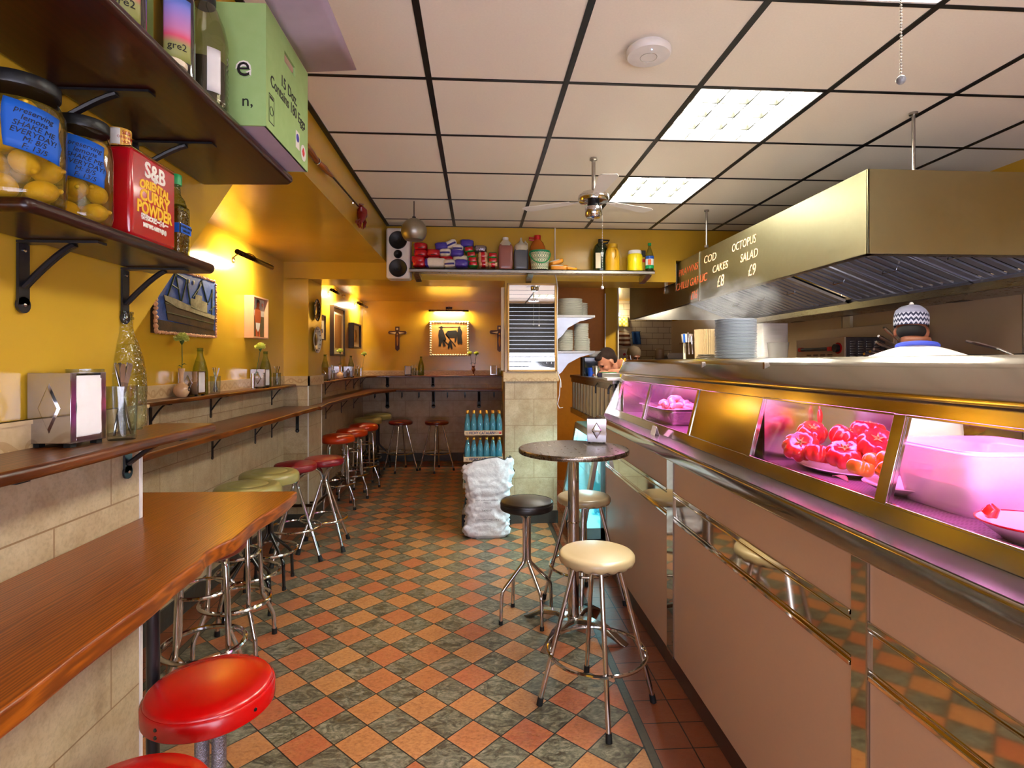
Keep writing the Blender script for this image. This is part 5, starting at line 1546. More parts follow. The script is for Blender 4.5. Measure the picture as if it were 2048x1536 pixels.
MB().lathe([(W2 * .15, H2 * .87), (W2 * .15, H2 * .99), (0, H2 * .99)], n=20).tube([(W2 * .1, 0, H2 * .97), (W2 * .55, 0, H2 * .96), (W2 * .4, 0, H2 * .88), (W2 * .15, 0, H2 * .86)], .008, 8).build('cap', 'black_plastic', j)
box(-W2 * .40, -W2 * .1, -W2 * .5, -W2 * .47, .03, .17).build('label', 'label_cream', j)
j = jugat('mustard_jug', 'mustard yellow jug with moulded grip on the grocery shelf', 1225, y=4.975)
W2, H2 = sz(29), sz(55)
MB().lathe([(0, 0), (W2 * .48, 0), (W2 * .5, .01), (W2 * .5, H2 * .6), (W2 * .45, H2 * .76), (W2 * .32, H2 * .87)], n=32, sy=.8).build('body', 'mustard', j)
MB().lathe([(W2 * .34, H2 * .86), (W2 * .34, H2 * .97), (W2 * .3, H2), (0, H2)], n=24).build('cap', 'mustard', j)
MB().tube([(W2 * .1, -W2 * .38, H2 * .80), (W2 * .2, -W2 * .5, H2 * .72), (W2 * .2, -W2 * .5, H2 * .52), (W2 * .08, -W2 * .41, H2 * .42)], .010, 8).build('grip', 'mustard', j)
j = jugat('plastic_jar', 'bright yellow plastic jar with white lid on the grocery shelf', 1269.5, 'jar')
W2, H2 = sz(31), sz(43)
MB().lathe([(0, 0), (W2 * .46, 0), (W2 * .5, .015), (W2 * .48, H2 * .4), (W2 * .5, H2 * .74), (W2 * .42, H2 * .84)], n=32).build('body', 'jug_yellow', j)
MB().lathe([(W2 * .43, H2 * .82), (W2 * .43, H2 * .97), (W2 * .4, H2), (0, H2)], n=28).build('lid', 'white_plastic', j)
j = jugat('sauce_bottle', 'bottle with green cap and orange printed label at the right end of the grocery shelf', 1299)
W2, H2 = sz(17), sz(59)
MB().lathe([(0, 0), (W2 * .48, 0), (W2 * .5, .01), (W2 * .5, H2 * .5), (W2 * .38, H2 * .66), (W2 * .16, H2 * .84), (W2 * .14, H2 * .92)], n=28).build('body', 's_green', j)
MB().lathe([(0, .004), (W2 * .47, .004), (W2 * .47, H2 * .45), (0, H2 * .45)], n=24).build('sauce', mat('dark_sauce', srgb(40, 26, 14), .2), j)
MB().lathe([(W2 * .2, H2 * .91), (W2 * .2, H2), (0, H2)], n=20).build('cap', 'green_cap', j)
wrap('label', j, W2 * .505, -PI, 0, .03, .145, 'white_plastic'); wrap('label_stripe', j, W2 * .51, -PI, 0, .118, .145, mat('blue_print', srgb(30, 80, 170), .4)); wrap('label_stripe', j, W2 * .51, -PI, 0, .03, .06, 'green_cap'); wrap('label_stripe', j, W2 * .51, -2.2, -1.5, .062, .112, mat('orange_print', srgb(226, 96, 30), .4))
j = jugat('spice_canister', 'slim red and yellow canister beside the sauce bottle', 1285, 'canister', 5.07)
MB().box(-.025, .025, -.02, .02, 0, .15).build('body', mat('yellow_red_canister', srgb(190, 150, 30), .35), j, bevel=.003)
MB().box(-.0255, .0255, -.0205, .0205, .1, .13).build('label', 'pk_red', j); MB().box(-.024, .024, -.02, .02, .15, .21).build('lid', 'black_plastic', j, bevel=.003)

# ------------------------------------------------------------------ mirror, cables
mr = thing('wall_mirror', 'tall framed mirror on the column reflecting the shop front', 'mirror')
a0, a1 = P(1015, 566, Y=5.12), P(1113, 743, Y=5.12)
for x0, x1, z0, z1 in ((a0.x, a1.x, a0.z - .018, a0.z), (a0.x, a1.x, a1.z, a1.z + .018), (a0.x, a0.x + .016, a1.z, a0.z), (a1.x - .016, a1.x, a1.z, a0.z)):
    box(x0, x1, 5.115, YW - .001, z0, z1).build('frame', mat('honey_wood_frame', srgb(206, 158, 84), .4) if 'honey' not in M else M['honey'], mr, bevel=.003)
box(a0.x + .01, a1.x - .01, 5.13, 5.14, a1.z + .01, a0.z - .01).build('mirror_glass', 'mirror', mr)
wf = thing('propped_frame', 'pale frame edge leaning on the inner side of the mirror column', 'frame')
MB().box(.216, .247, 5.20, 5.235, 1.42, 2.20).build('frame', 'label_cream', wf, bevel=.003)
cb = thing('wall_cable', 'white cable running down past the mirror from the ceiling', 'cable')
pts = [P(x, y, Y=5.135) for x, y in ((1110, 455), (1110, 545), (1113, 560), (1115, 575), (1114, 640), (1115, 745), (1121, 760), (1122, 775))]
MB().tube(pts, .005, 6).build('cable', 'white_plastic', cb)
cb = thing('wall_cable', 'thin loose white cable hanging beside the column tiles', 'cable')
pts = [P(x, y, Y=5.14) for x, y in ((1120, 765), (1119, 790), (1115, 808), (1119, 816), (1126, 815))]
MB().tube(pts, .004, 6).build('cable', 'white_plastic', cb)

# ------------------------------------------------------------------ pictures, plates, crosses and their lamps
def lampx(label, x, ya, yb, z, power=9.0, wall=None):
    """brass picture light on a wall whose normal is +X"""
    t = thing('picture_light', label, 'picture light', (wall, (ya + yb) / 2, z), group='picture lights on the left wall')
    L = abs(yb - ya); d = x - wall
    q = MB(); pts = []
    for k in range(9):
        a = k / 8 * PI; pts.append((d * (.5 - .5 * math.cos(a)), 0, .045 * math.sin(a) + .004))
    q.tube([(0.004, 0, .0)] + pts[1:], .005, 8).lathe([(.022, 0), (.022, .006), (.014, .01)], (0, 0, 0), 16, 0, Matrix.Rotation(PI / 2, 4, 'Y')).build('arm', 'bronze', t)
    c = MB(); n = 12; pr = []
    for k in range(n + 1):
        a = math.radians(-60) + math.radians(240) * k / n; pr.append((.018 * math.cos(a), .018 * math.sin(a)))
    def fn(u, v):
        k = u * n; a = math.radians(-110 + 250 * u); return (d + .017 * math.cos(a), -L / 2 + v * L, .017 * math.sin(a))
    c.grid(fn, 14, 2); c.build('shade', 'bronze', t, solid=.0015)
    MB().cyl((d, -L / 2, 0), (d, -L / 2 + .004, 0), .018).cyl((d, L / 2 - .004, 0), (d, L / 2, 0), .018).build('end_cap', 'bronze', t)
    MB().cyl((d - .002, -L * .36, -.002), (d - .002, L * .36, -.002), .006).build('bulb', 'bulb', t)
    a_ = area_light('bulb_light', (d - .010, 0, -.004), (0, math.radians(62), 0), .012, L * .72, power, (1, .80, .50), t, math.radians(170))
    return t
M['bulb'] = mat('warm_bulb', (1, .85, .6, 1), emit=(1, .82, .52), es=30, vary=0)
lampx('bronze picture light above the ship picture', -1.60, 3.80, 4.42, 2.235, 9, XL + .001)
lampx('bronze picture light above the left drawing in the back room', -1.62, 6.25, 6.85, 2.30, 11, -1.732)
lampx('bronze picture light above the small dark frame in the back room', -1.62, 7.62, 8.22, 2.30, 11, -1.732)
t = thing('picture_light', 'long bronze picture light above the shell framed print', 'picture light', (-.44, YR - .001, 2.27), group='picture light on the rear wall')
MB().tube([(0, 0, .05), (0, -.04, .07), (0, -.08, .05), (0, -.09, .02)], .006, 8).box(-.05, .05, -.012, 0, .03, .07).build('arm', 'bronze', t)
MB().grid(lambda u, v: (-.30 + .60 * v, -.09 + .017 * math.cos(math.radians(-90 - 130 + 260 * u)), .0 + .017 * math.sin(math.radians(-90 - 130 + 260 * u) + PI)), 14, 2).build('shade', 'bronze', t, solid=.0015)
MB().cyl((-.22, -.088, .0), (.22, -.088, .0), .006).build('bulb', 'bulb', t)
area_light('bulb_light', (0.0, -.085, -.012), (math.radians(58), 0, 0), .44, .012, 15, (1, .80, .50), t, math.radians(170))


def cloud(name, c1, c2, sc=12):
    t = NT(name); t.set(Base_Color=t.mix(t.ramp(t.noise(sc, 6, rough=.7), [(.4, 0), (.6, 1)]), c1, c2), Roughness=.55)
    t.bump(t.noise(sc * 5, 4), .4, .003); return t.m
M['sea'] = cloud('painted_blue_sky', srgb(46, 78, 150), srgb(70, 100, 170)); M['hull'] = cloud('painted_dark_hull', srgb(40, 30, 18), srgb(62, 46, 26))
M['hull_w'] = cloud('painted_white_band', srgb(170, 164, 130), srgb(130, 128, 96)); M['paint_g'] = cloud('painted_green_lines', srgb(36, 58, 22), srgb(60, 74, 30), 40)
M['shellm'] = mat('sea_shells', srgb(214, 160, 120), .4, vary=.3, vscale=60); M['shellw'] = mat('white_sea_shells', srgb(226, 208, 170), .35, vary=.2, vscale=40)
# ship picture: local frame (u along +Y, v up) on the wall
def px_(u, v, dx=0.0): return (dx, u, v)
s0, s1 = P(314, 660, X=XL), P(428, 664, X=XL)
SY0, SY1, SZ0, SZ1 = 3.12, 3.80, 1.672, 2.03
W, H_ = SY1 - SY0, SZ1 - SZ0
shp = thing('ship_picture', 'painting of a fishing ship in a frame of sea shells', 'picture', (XL, SY0, SZ0))
box(0, .018, 0, W, 0, H_).build('canvas', 'sea', shp)
def patch(poly, m, nm, dx=.019):
    return MB().prism([(a * W, b * H_) for a, b in poly], dx, dx + .0015, 'yz').build(nm, m, shp)
patch([(.02, .0), (.98, .0), (.98, .10), (.5, .14), (.02, .17)], 'hull', 'painted_sea')
patch([(.10, .56), (.16, .18), (.95, .10), (.97, .34), (.6, .38), (.3, .46)], 'hull', 'painted_hull', .021)
patch([(.10, .56), (.115, .48), (.3, .40), (.96, .30), (.97, .37), (.6, .43), (.3, .53)], 'hull_w', 'painted_band', .023)
patch([(.52, .44), (.52, .60), (.60, .60), (.60, .68), (.72, .68), (.72, .60), (.82, .58), (.82, .38)], 'hull_w', 'painted_cabin', .023)
def stick(a, b, th=.012, m='paint_g'):
    a = Vector((.0235, a[0] * W, a[1] * H_)); b = Vector((.0235, b[0] * W, b[1] * H_)); return (a, b, th)
ln = MB()
for a, b in (((.16, .55), (.28, .95)), ((.28, .95), (.36, .50)), ((.22, .75), (.34, .70)), ((.38, .52), (.46, .90)), ((.46, .90), (.52, .50)), ((.28, .95), (.46, .90)), ((.62, .66), (.72, .95)), ((.72, .95), (.84, .55)), ((.56, .62), (.72, .88)), ((.92, .38), (.93, .85)), ((.88, .45), (.98, .55)), ((.86, .60), (.93, .80)), ((.16, .55), (.96, .36)), ((.14, .30), (.96, .22)), ((.12, .44), (.96, .30))):
    a_, b_, th = stick(a, b); ln.tube([a_ - Vector((.0035, 0, 0)), b_ - Vector((.0035, 0, 0))], .0045, 5)
ln.build('painted_rigging', 'paint_g', shp)
sc = MB()
for u in (.50, .58, .70): sc.ell((.021, u * W, .88 * H_), (.002, .010, .014), 8, 6)
sc.build('painted_lights', 'hull_w', shp)
rnd = random.Random(2); sh_ = MB(); k = 0
def shells(mb, cx, fn, n, r, rnd, flat=.02):
    for i in range(n):
        c = fn(i / n); mb.ell((cx + rnd.uniform(0, .004), c[0] + rnd.uniform(-.002, .002), c[1] + rnd.uniform(-.002, .002)), (r * .7, r * rnd.uniform(.8, 1.15), r * rnd.uniform(.7, 1.1)), 10, 7, nz=.25, nsc=120)
for fn, n, r in ((lambda u: (-.008, u * H_), 15, .016), (lambda u: (W + .006, u * H_), 22, .010), (lambda u: (u * W, -.008), 44, .010), (lambda u: (u * W, H_ + .004), 40, .009)):
    m_ = MB(); shells(m_, .018, fn, n, r, rnd); m_.build('shell_edging', 'shellm', shp)
MB().box(0, .016, -.02, W + .012, -.014, H_ + .01).build('backing', 'hull', shp)

# small figure picture
def framed_x(name, label, wx, y0, y1, z0, z1, dep, mfr, fr, art, mount=None):
    t = thing(name, label, 'picture', (wx, y0, z0), group=None)
    w_, h_ = y1 - y0, z1 - z0
    for b in ((0, dep, 0, w_, 0, fr), (0, dep, 0, w_, h_ - fr, h_), (0, dep, 0, fr, fr, h_ - fr), (0, dep, w_ - fr, w_, fr, h_ - fr)):
        MB().box(b[0], b[1], b[2], b[3], b[4], b[5]).build('frame', mfr, t, bevel=.001)
    MB().box(0, dep * .55, fr, w_ - fr, fr, h_ - fr).build('picture_sheet', art, t)
    return t, w_, h_
M['pale_frame'] = mat('pale_pinkish_wood_frame', srgb(206, 158, 128), .5); M['dark_frame'] = mat('dark_brown_frame', srgb(44, 28, 22), .4)
fg, w_, h_ = framed_x('figure_picture', 'small painting of a figure in a deep pale wood frame', XL, 4.30, 4.60, 1.683, 2.005, .07, 'pale_frame', .012, cloud('figure_background', srgb(60, 70, 40), srgb(96, 84, 50), 20))
def fpatch(poly, m, dx, par, w_, h_, nm='painted_shape'):
    MB().prism([(a * w_, b * h_) for a, b in poly], dx, dx + .001, 'yz').build(nm, m, par)
fpatch([(.06, .55), (.94, .55), (.94, .96), (.06, .96)], mat('figure_sky', srgb(206, 200, 190), .6, vary=.2), .039, fg, w_, h_)
sk = mat('figure_orange_skin', srgb(176, 84, 40), .6, vary=.25, vscale=40)
fpatch([(.34, .36), (.30, .55), (.34, .70), (.45, .76), (.43, .86), (.5, .92), (.6, .90), (.62, .80), (.58, .76), (.70, .68), (.72, .5), (.66, .36)], sk, .041, fg, w_, h_)
fpatch([(.38, .05), (.36, .38), (.48, .34), (.52, .05)], sk, .041, fg, w_, h_); fpatch([(.56, .05), (.54, .34), (.64, .38), (.66, .05)], sk, .041, fg, w_, h_)
fpatch([(.36, .38), (.38, .24), (.5, .16), (.6, .24), (.64, .38)], 'white_matt', .043, fg, w_, h_)
fpatch([(.42, .84), (.42, .92), (.5, .95), (.6, .93), (.62, .86), (.52, .89)], 'ink', .043, fg, w_, h_)
for c in ((.2, .86), (.8, .84)): fpatch([(c[0] - .07, c[1]), (c[0], c[1] + .05), (c[0] + .07, c[1]), (c[0], c[1] - .06)], 'pk_red', .043, fg, w_, h_)
# drawings in the back room
M['mount'] = mat('ivory_mount', srgb(226, 206, 168), .6, vary=.05); M['kraft'] = mat('brown_printed_sheet', srgb(150, 100, 44), .6, vary=.25, vscale=30)
f1, w_, h_ = framed_x('framed_drawing', 'small drawing in a thin dark frame beside the plates', -1.732, 5.98, 6.34, 1.742, 2.02, .03, 'dark_frame', .012, 'mount')
d = MB(); rnd = random.Random(6)
for k in range(9):
    a = Vector((.018, rnd.uniform(.3, .7) * w_, rnd.uniform(.25, .7) * h_)); d.tube([a, a + Vector((0, rnd.uniform(-.05, .05), rnd.uniform(-.05, .05))), a + Vector((0, rnd.uniform(-.05, .05), rnd.uniform(-.07, .07)))], .0035, 5)
d.build('ink_lines', 'pk_navy', f1)
f2, w_, h_ = framed_x('framed_print', 'tall narrow brown print in a black frame', -1.732, 6.62, 7.18, 1.575, 2.17, .045, 'dark_frame', .022, 'mount')
box(.0255, .027, w_ * .22, w_ * .80, h_ * .16, h_ * .84).build('printed_sheet', 'kraft', f2)
f3, w_, h_ = framed_x('framed_drawing', 'small pale drawing in a deep black frame in the back corner', -1.732, 7.56, 8.05, 1.69, 2.03, .07, 'dark_frame', .02, 'mount')
d = MB()
for k in range(5): d.tube([(.040, w_ * (.35 + .06 * k), h_ * .25), (.040, w_ * (.5 + .04 * k), h_ * .5), (.040, w_ * (.42 + .05 * k), h_ * .75)], .002, 4)
d.build('ink_lines', 'kraft', f3)
# plates on the pillar
def wall_plate(label, y, z, R, rim, mid):
    t = thing('wall_plate', label, 'plate', (-1.539, y, z), group=None)
    MX = Matrix.Rotation(PI / 2, 4, 'Y')
    MB().lathe([(0, .006), (R * .5, .006), (R * .6, .010), (R * .98, .024), (R, .026), (R, .022), (R * .6, .002), (0, .0)], (0, 0, 0), 48, 0, MX).build('plate', rim, t)
    MB().lathe([(0, .0072), (R * .42, .0072), (R * .42, .006)], (0, 0, 0), 28, 0, MX).ell((.010, 0, 0), (.002, R * .3, R * .38), 14, 8, nz=.5, nsc=60).build('painted_motif', mid, t)
    d = MB()
    for k in range(14):
        a = 2 * PI * k / 14; d.ell((.020, R * .82 * math.cos(a), R * .82 * math.sin(a)), (.003, R * .07, R * .05), 8, 5)
    d.build('rim_pattern', mid, t)
    return t
wall_plate('dark patterned plate, upper of two on the pillar', 5.35, 1.99, .105, mat('dark_glazed_plate', srgb(60, 50, 34), .15, coat=.6, vary=.6, vscale=18), mat('plate_motif_pale', srgb(150, 150, 120), .2))
wall_plate('white plate with a brown guitar shape, lower of two on the pillar', 5.36, 1.71, .125, mat('white_glazed_plate', srgb(214, 210, 196), .15, coat=.6), mat('plate_motif_brown', srgb(70, 42, 20), .3))
# crosses
def crucifix(label, x, z, s=1.0):
    t = thing('wall_cross', label, 'cross', (x, YR - .001, z), group=None)
    M['cw'] = M.get('cw') or mat('dark_red_brown_wood', srgb(64, 26, 14), .35)
    MB().prism([(-.032 * s, -.17 * s), (-.032 * s, .055 * s), (-.125 * s, .055 * s), (-.14 * s, .08 * s), (-.125 * s, .105 * s), (-.032 * s, .105 * s), (-.032 * s, .17 * s), (.032 * s, .17 * s), (.032 * s, .105 * s), (.125 * s, .105 * s), (.14 * s, .08 * s), (.125 * s, .055 * s), (.032 * s, .055 * s), (.032 * s, -.17 * s), (0, -.20 * s)], -.022, 0, 'xz').build('cross', 'cw', t, bevel=.003)
    d = MB()
    d.ell((0, -.024, -.05 * s), (.014 * s, .006, .075 * s), 10, 8).ell((0, -.026, .05 * s), (.012 * s, .008, .016 * s), 10, 8)
    d.build('figure_relief', mat('aged_brass_relief', srgb(150, 96, 40), .3, .6), t)
    MB().prism([(-.11 * s, .075 * s), (-.02 * s, .09 * s), (-.03 * s, .06 * s)], -.028, -.022, 'xz').prism([(.11 * s, .075 * s), (.02 * s, .09 * s), (.03 * s, .06 * s)], -.028, -.022, 'xz').box(-.013 * s, .013 * s, -.027, -.022, .12 * s, .15 * s).build('pearl_inlay', 'shellw', t)
    return t
crucifix('carved wooden cross with pale inlay left of the shell framed print', P(795, 680, Y=YR).x, 1.865)
crucifix('carved wooden cross beside the mirror column, partly cut off', P(999, 672, Y=YR).x, 1.87, 1.1)
# shell framed print on the rear wall
sf = thing('shell_framed_print', 'print of black silhouettes in a white shell frame', 'picture', (-.735, YR - .001, 1.59))
W, H_ = .60, .53
MB().box(.03, W - .03, -.03, 0, .03, H_ - .03).build('print_sheet', mat('tan_print_paper', srgb(196, 140, 74), .6, vary=.06), sf)
MB().box(0, W, -.02, 0, 0, .03).box(0, W, -.02, 0, H_ - .03, H_).box(0, .03, -.02, 0, .03, H_ - .03).box(W - .03, W, -.02, 0, .03, H_ - .03).build('frame', 'label_cream', sf)
rnd = random.Random(9)
for pts in ([(.012 + (W - .024) * i / 15, .014) for i in range(16)], [(.012 + (W - .024) * i / 15, H_ - .014) for i in range(16)], [(.014, .05 + (H_ - .09) * i / 12) for i in range(13)], [(W - .014, .05 + (H_ - .09) * i / 12) for i in range(13)]):
    m_ = MB()
    for x, z in pts: m_.ell((x, -.028, z), (.019, .016, .018), 12, 8, nz=.2, nsc=90)
    m_.build('shell_edging', 'shellw', sf)
sil = [[(.14, .34), (.15, .42), (.19, .44), (.22, .42), (.24, .36), (.27, .28), (.24, .23), (.26, .18), (.22, .17), (.20, .24), (.18, .17), (.145, .17), (.15, .26)],
       [(.17, .44), (.17, .475), (.19, .49), (.21, .475), (.21, .44)],
       [(.25, .36), (.29, .41), (.43, .42), (.45, .38), (.44, .32), (.42, .24), (.40, .24), (.40, .31), (.30, .30)],
       [(.44, .33), (.45, .44), (.475, .52 - .03), (.50, .44), (.52, .40), (.51, .34), (.525, .22), (.50, .20), (.48, .22), (.46, .20), (.445, .22)],
       [(.29, .14), (.30, .22), (.33, .27), (.355, .22), (.37, .14), (.34, .135), (.33, .18), (.315, .13)],
       [(.25, .36), (.26, .37), (.42, .18), (.41, .17)], [(.22, .26), (.23, .275), (.31, .20), (.30, .19)], [(.14, .46), (.15, .468), (.5, .475), (.5, .468)]]
for pl in sil: MB().prism([(x * .95 + .0, z * .98 - .02) for x, z in pl], -.0318, -.0302, 'xz').build('silhouette', 'ink', sf)

# ------------------------------------------------------------------ things on or under the ceiling
pl_ = thing('pendant_lamp', 'brushed steel ball pendant lamp before the loudspeaker', 'pendant lamp')
# the lamp hangs nearer than the shelf
q = P(828, 462, Y=4.35); pl_.location = (q.x, 4.35, 2.75)
zc = q.z - 2.75; R = .098
prof = [(R * math.sin(a), zc + R * math.cos(a)) for a in [math.radians(8 + k * 10.6) for k in range(13)]]
MB().lathe(prof, n=48).build('globe', 'steel_globe' if 'steel_globe' in M else brushed('pendant_brushed_steel', srgb(170, 164, 150), .4, (1, 1, 60)), pl_, solid=.002)
MB().cyl((0, 0, zc + R), (0, 0, -.001), .0035, n=8).cyl((0, 0, zc + R - .006), (0, 0, zc + R + .012), .014).build('cord', 'black_plastic', pl_)
fn_ = thing('ceiling_fan', 'chrome ceiling fan motor on a short rod', 'ceiling fan')
q = P(1187, 316, Z=2.75); fn_.location = (q.x, q.y, 2.75)
MB().cyl((0, 0, -.001), (0, 0, -.20), .012).lathe([(.02, 0), (.024, -.012), (.012, -.02)], (0, 0, -.001)).build('rod', 'steel_dull', fn_)
MB().lathe([(.02, -.195), (.03, -.20), (.07, -.213), (.092, -.232), (.095, -.25), (.088, -.268), (.06, -.262), (.05, -.262)], n=48).build('motor_dome', 'chrome', fn_)
MB().lathe([(.036, -.258), (.038, -.29), (.03, -.30)], n=32).build('motor_core', 'black_plastic', fn_)
MB().lathe([(.03, -.296), (.050, -.302), (.052, -.312), (.050, -.352), (.040, -.366), (0, -.370)], n=40).build('switch_housing', 'chrome', fn_)
for k in range(3):
    a = .5 + 2 * PI * k / 3
    m_ = MB().box(.08, .17, -.012, .012, -.262, -.259).prism([(.15, -.03), (.44, -.055), (.47, -.04), (.47, .04), (.44, .055), (.15, .03)], -.259, -.255, 'xy').xform(Matrix.Rotation(a, 4, 'Z')).build('blade', 'white_matt', fn_, bevel=.001)
ch = thing('pull_chain', 'thin pull chain hanging below the ceiling fan', 'pull chain', (fn_.location.x + .055, fn_.location.y, 2.75 - .345))
ball = MB()
for k in range(44): ball.ell((0, 0, -.010 * k), .0028, 6, 4)
ball.build('chain', 'steel_dull', ch); MB().lathe([(0, -.46), (.008, -.456), (.010, -.448), (.006, -.438), (0, -.436)], n=14).build('bead', 'white_plastic', ch)
ch2 = thing('pull_chain', 'ball ended pull chain hanging at the upper right', 'pull chain')
q = P(1802, 160, Y=1.15); ch2.location = (q.x, 1.15, q.z)
ball = MB()
for k in range(66): ball.ell((.0, 0, .0095 + .0066 * k), .0026, 8, 5)
ball.build('chain', 'steel_dull', ch2); MB().ell((0, 0, 0), .0095, 18, 12).build('bead', mat('grey_bead', srgb(120, 120, 124), .3), ch2)
fn2 = thing('ceiling_fan', 'second ceiling fan above the camera, its chain hanging into view', 'ceiling fan', (q.x, 1.15, 2.75))
MB().cyl((0, 0, -.001), (0, 0, -.20), .012).build('rod', 'steel_dull', fn2); MB().lathe([(.02, -.195), (.07, -.213), (.095, -.25), (.06, -.262), (0, -.262)], n=40).build('motor_dome', 'chrome', fn2)

sd = thing('smoke_detector', 'round white disc unit fixed to a ceiling tile', 'ceiling unit')
q = P(1297, 108, Z=2.72); sd.location = (q.x, q.y, 2.75)
R = .088
MB().lathe([(R * .8, -.001), (R * .8, -.012), (R * .97, -.014), (R, -.02), (R, -.032), (R * .93, -.040), (R * .5, -.044), (0, -.045)], n=56).build('body', 'white_plastic', sd)
MB().ring((0, 0, -.0445), R * .37, .0012, 40, 6).build('logo_ring', 'steel_dull', sd); MB().ell((-.004, -.055, -.0435), (.0025, .0025, .001), 8, 6).build('status_light', mat('blue_led', (.4, .6, 1, 1), emit=(.4, .6, 1), es=6, vary=0), sd)
# toasting fork and red lobster on the boxed ceiling edge
XF = -.835
fk = thing('toasting_fork', 'long black fork with a wooden handle hung on the yellow boxed ceiling', 'fork')
p0, p1, p2, p3 = P(612, 290, X=XF + .02), P(634, 322, X=XF + .02), P(664, 352, X=XF + .02), P(716, 412, X=XF + .02)
MB().tube([p0, p0.lerp(p1, .5), p1, p1.lerp(p2, .5), p2], [.013, .016, .013, .017, .009], 12).build('handle', 'bench_wood', fk)
MB().tube([p2, p3], .0055, 8).build('rod', 'black_metal', fk)
MB().ring(p1, .016, .003, 16, 6, axis='Y').tube([P(705, 405, X=XF + .003), P(706, 406, X=XF + .03)], .004, 6).build('fixing', 'chrome', fk)
lo = thing('toy_lobster', 'dark red lobster ornament hung beside the fork end', 'ornament')
M['lob'] = mat('dark_red_shell', srgb(120, 16, 14), .35, coat=.3, vary=.3, vscale=50)
c = P(724, 428, X=XF + .03)
def LP(x, y): return P(x, y, X=XF + .03)
MB().tube([LP(722, 412), LP(724, 420), LP(724, 430), LP(722, 440), LP(720, 446)], [.010, .035, .038, .022, .010], 10).build('body', 'lob', lo)
for pts, rs in (([(727, 436), (730, 444), (729, 452), (726, 458)], [.008, .014, .012, .003]), ([(719, 440), (716, 448), (719, 456)], [.006, .010, .002]), ([(722, 444), (721, 452), (723, 457)], [.005, .006, .002])):
    MB().tube([LP(*q) for q in pts], rs, 8).build('claw', 'lob', lo)
for pts in ([(718, 414), (719, 408), (727, 409)], [(727, 416), (732, 420), (731, 426)], [(720, 438), (712, 442), (712, 446)]):
    MB().tube([LP(*q) for q in pts], .004, 6).build('leg', 'lob', lo)

# ------------------------------------------------------------------ water crates and the sack
M['cratec'] = mat('printed_tan_tray', srgb(192, 164, 130), .6); M['navy'] = mat('navy_crate_print', srgb(30, 40, 96), .5, vary=0)
M['gold_cap'] = mat('gold_cap', srgb(214, 156, 60), .25, .7)
bt0 = None
CX0, CX1, CY0 = -.125, .220, 4.965
for tier, (zb, rows) in enumerate(((.842, 3), (.608, 2), (.374, 1), (.14, 1))):
    cr = thing('bottle_crate', ['top', 'second', 'third', 'lowest'][tier] + ' cardboard tray of mineral water bottles beside the mirror column', 'crate', (0, 0, zb), group='trays of water bottles')
    e = .006 * tier
    MB().box(CX0 - e, CX1 + e, CY0, CY0 + .004, 0, .045).box(CX0 - e, CX1 + e, CY0 + .17, CY0 + .174, 0, .045).box(CX0 - e, CX0 - e + .004, CY0, CY0 + .17, 0, .045).box(CX1 + e - .004, CX1 + e, CY0, CY0 + .17, 0, .045).box(CX0 - e, CX1 + e, CY0, CY0 + .174, 0, .003).build('tray', 'cratec', cr)
    text('tray_print', 'VICHY CATALAN', .034, cr, frame_y((CX0 + CX1) / 2 - .015, CY0 - .0008, .023), 'navy', bold=.001, xs=.86)
    text('tray_print', '70', .022, cr, frame_y(CX0 + .025, CY0 - .0008, .021), 'navy'); text('tray_print', 'VICH', .022, cr, frame_y(CX1 - .055, CY0 - .0008, .025), 'navy', xs=.8)
    MB().ell((CX1 - .022, CY0 - .0005, .024), (.010, .0012, .011), 12, 8).build('tray_heart', 'pk_red', cr)
    for r in range(rows):
        for k in range(6):
            if bt0 is None:
                b = thing('mineral_bottle', '', 'bottle')
                MB().lathe([(0, 0), (.0255, 0), (.0275, .004), (.0275, .085), (.0265, .105), (.020, .145), (.0125, .175), (.0105, .20)], n=24).build('body', 's_blue', b)
                MB().lathe([(0, .003), (.025, .003), (.0255, .08), (.022, .115), (.017, .145), (0, .145)], n=20).build('water', shell('blue_water', (.40, .74, .84), .5, .05, .6, .15), b)
                MB().lathe([(.0115, .19), (.0130, .192), (.0130, .205), (.011, .210), (0, .211)], n=16).build('cap', 'gold_cap', b)
                bt0 = b; t = b
            else: t = dup(bt0)
            t.location = (CX0 + .030 + k * .0572, CY0 + .031 + r * .0565, zb + .0035)
            t['label'] = 'blue mineral water bottle in the ' + ['top', 'second', 'third', 'lowest'][tier] + ' tray by the mirror column'
            t['group'] = 'water bottles in the ' + ['top', 'second', 'third', 'lowest'][tier] + ' tray'
bx = thing('floor_crate', 'dark crate under the water trays, hidden behind the white sack', 'crate', (0, 0, 0))
box(CX0 - .02, CX1 + .015, CY0, CY0 + .17, 0, .139).build('body', 'black_plastic', bx, bevel=.004)

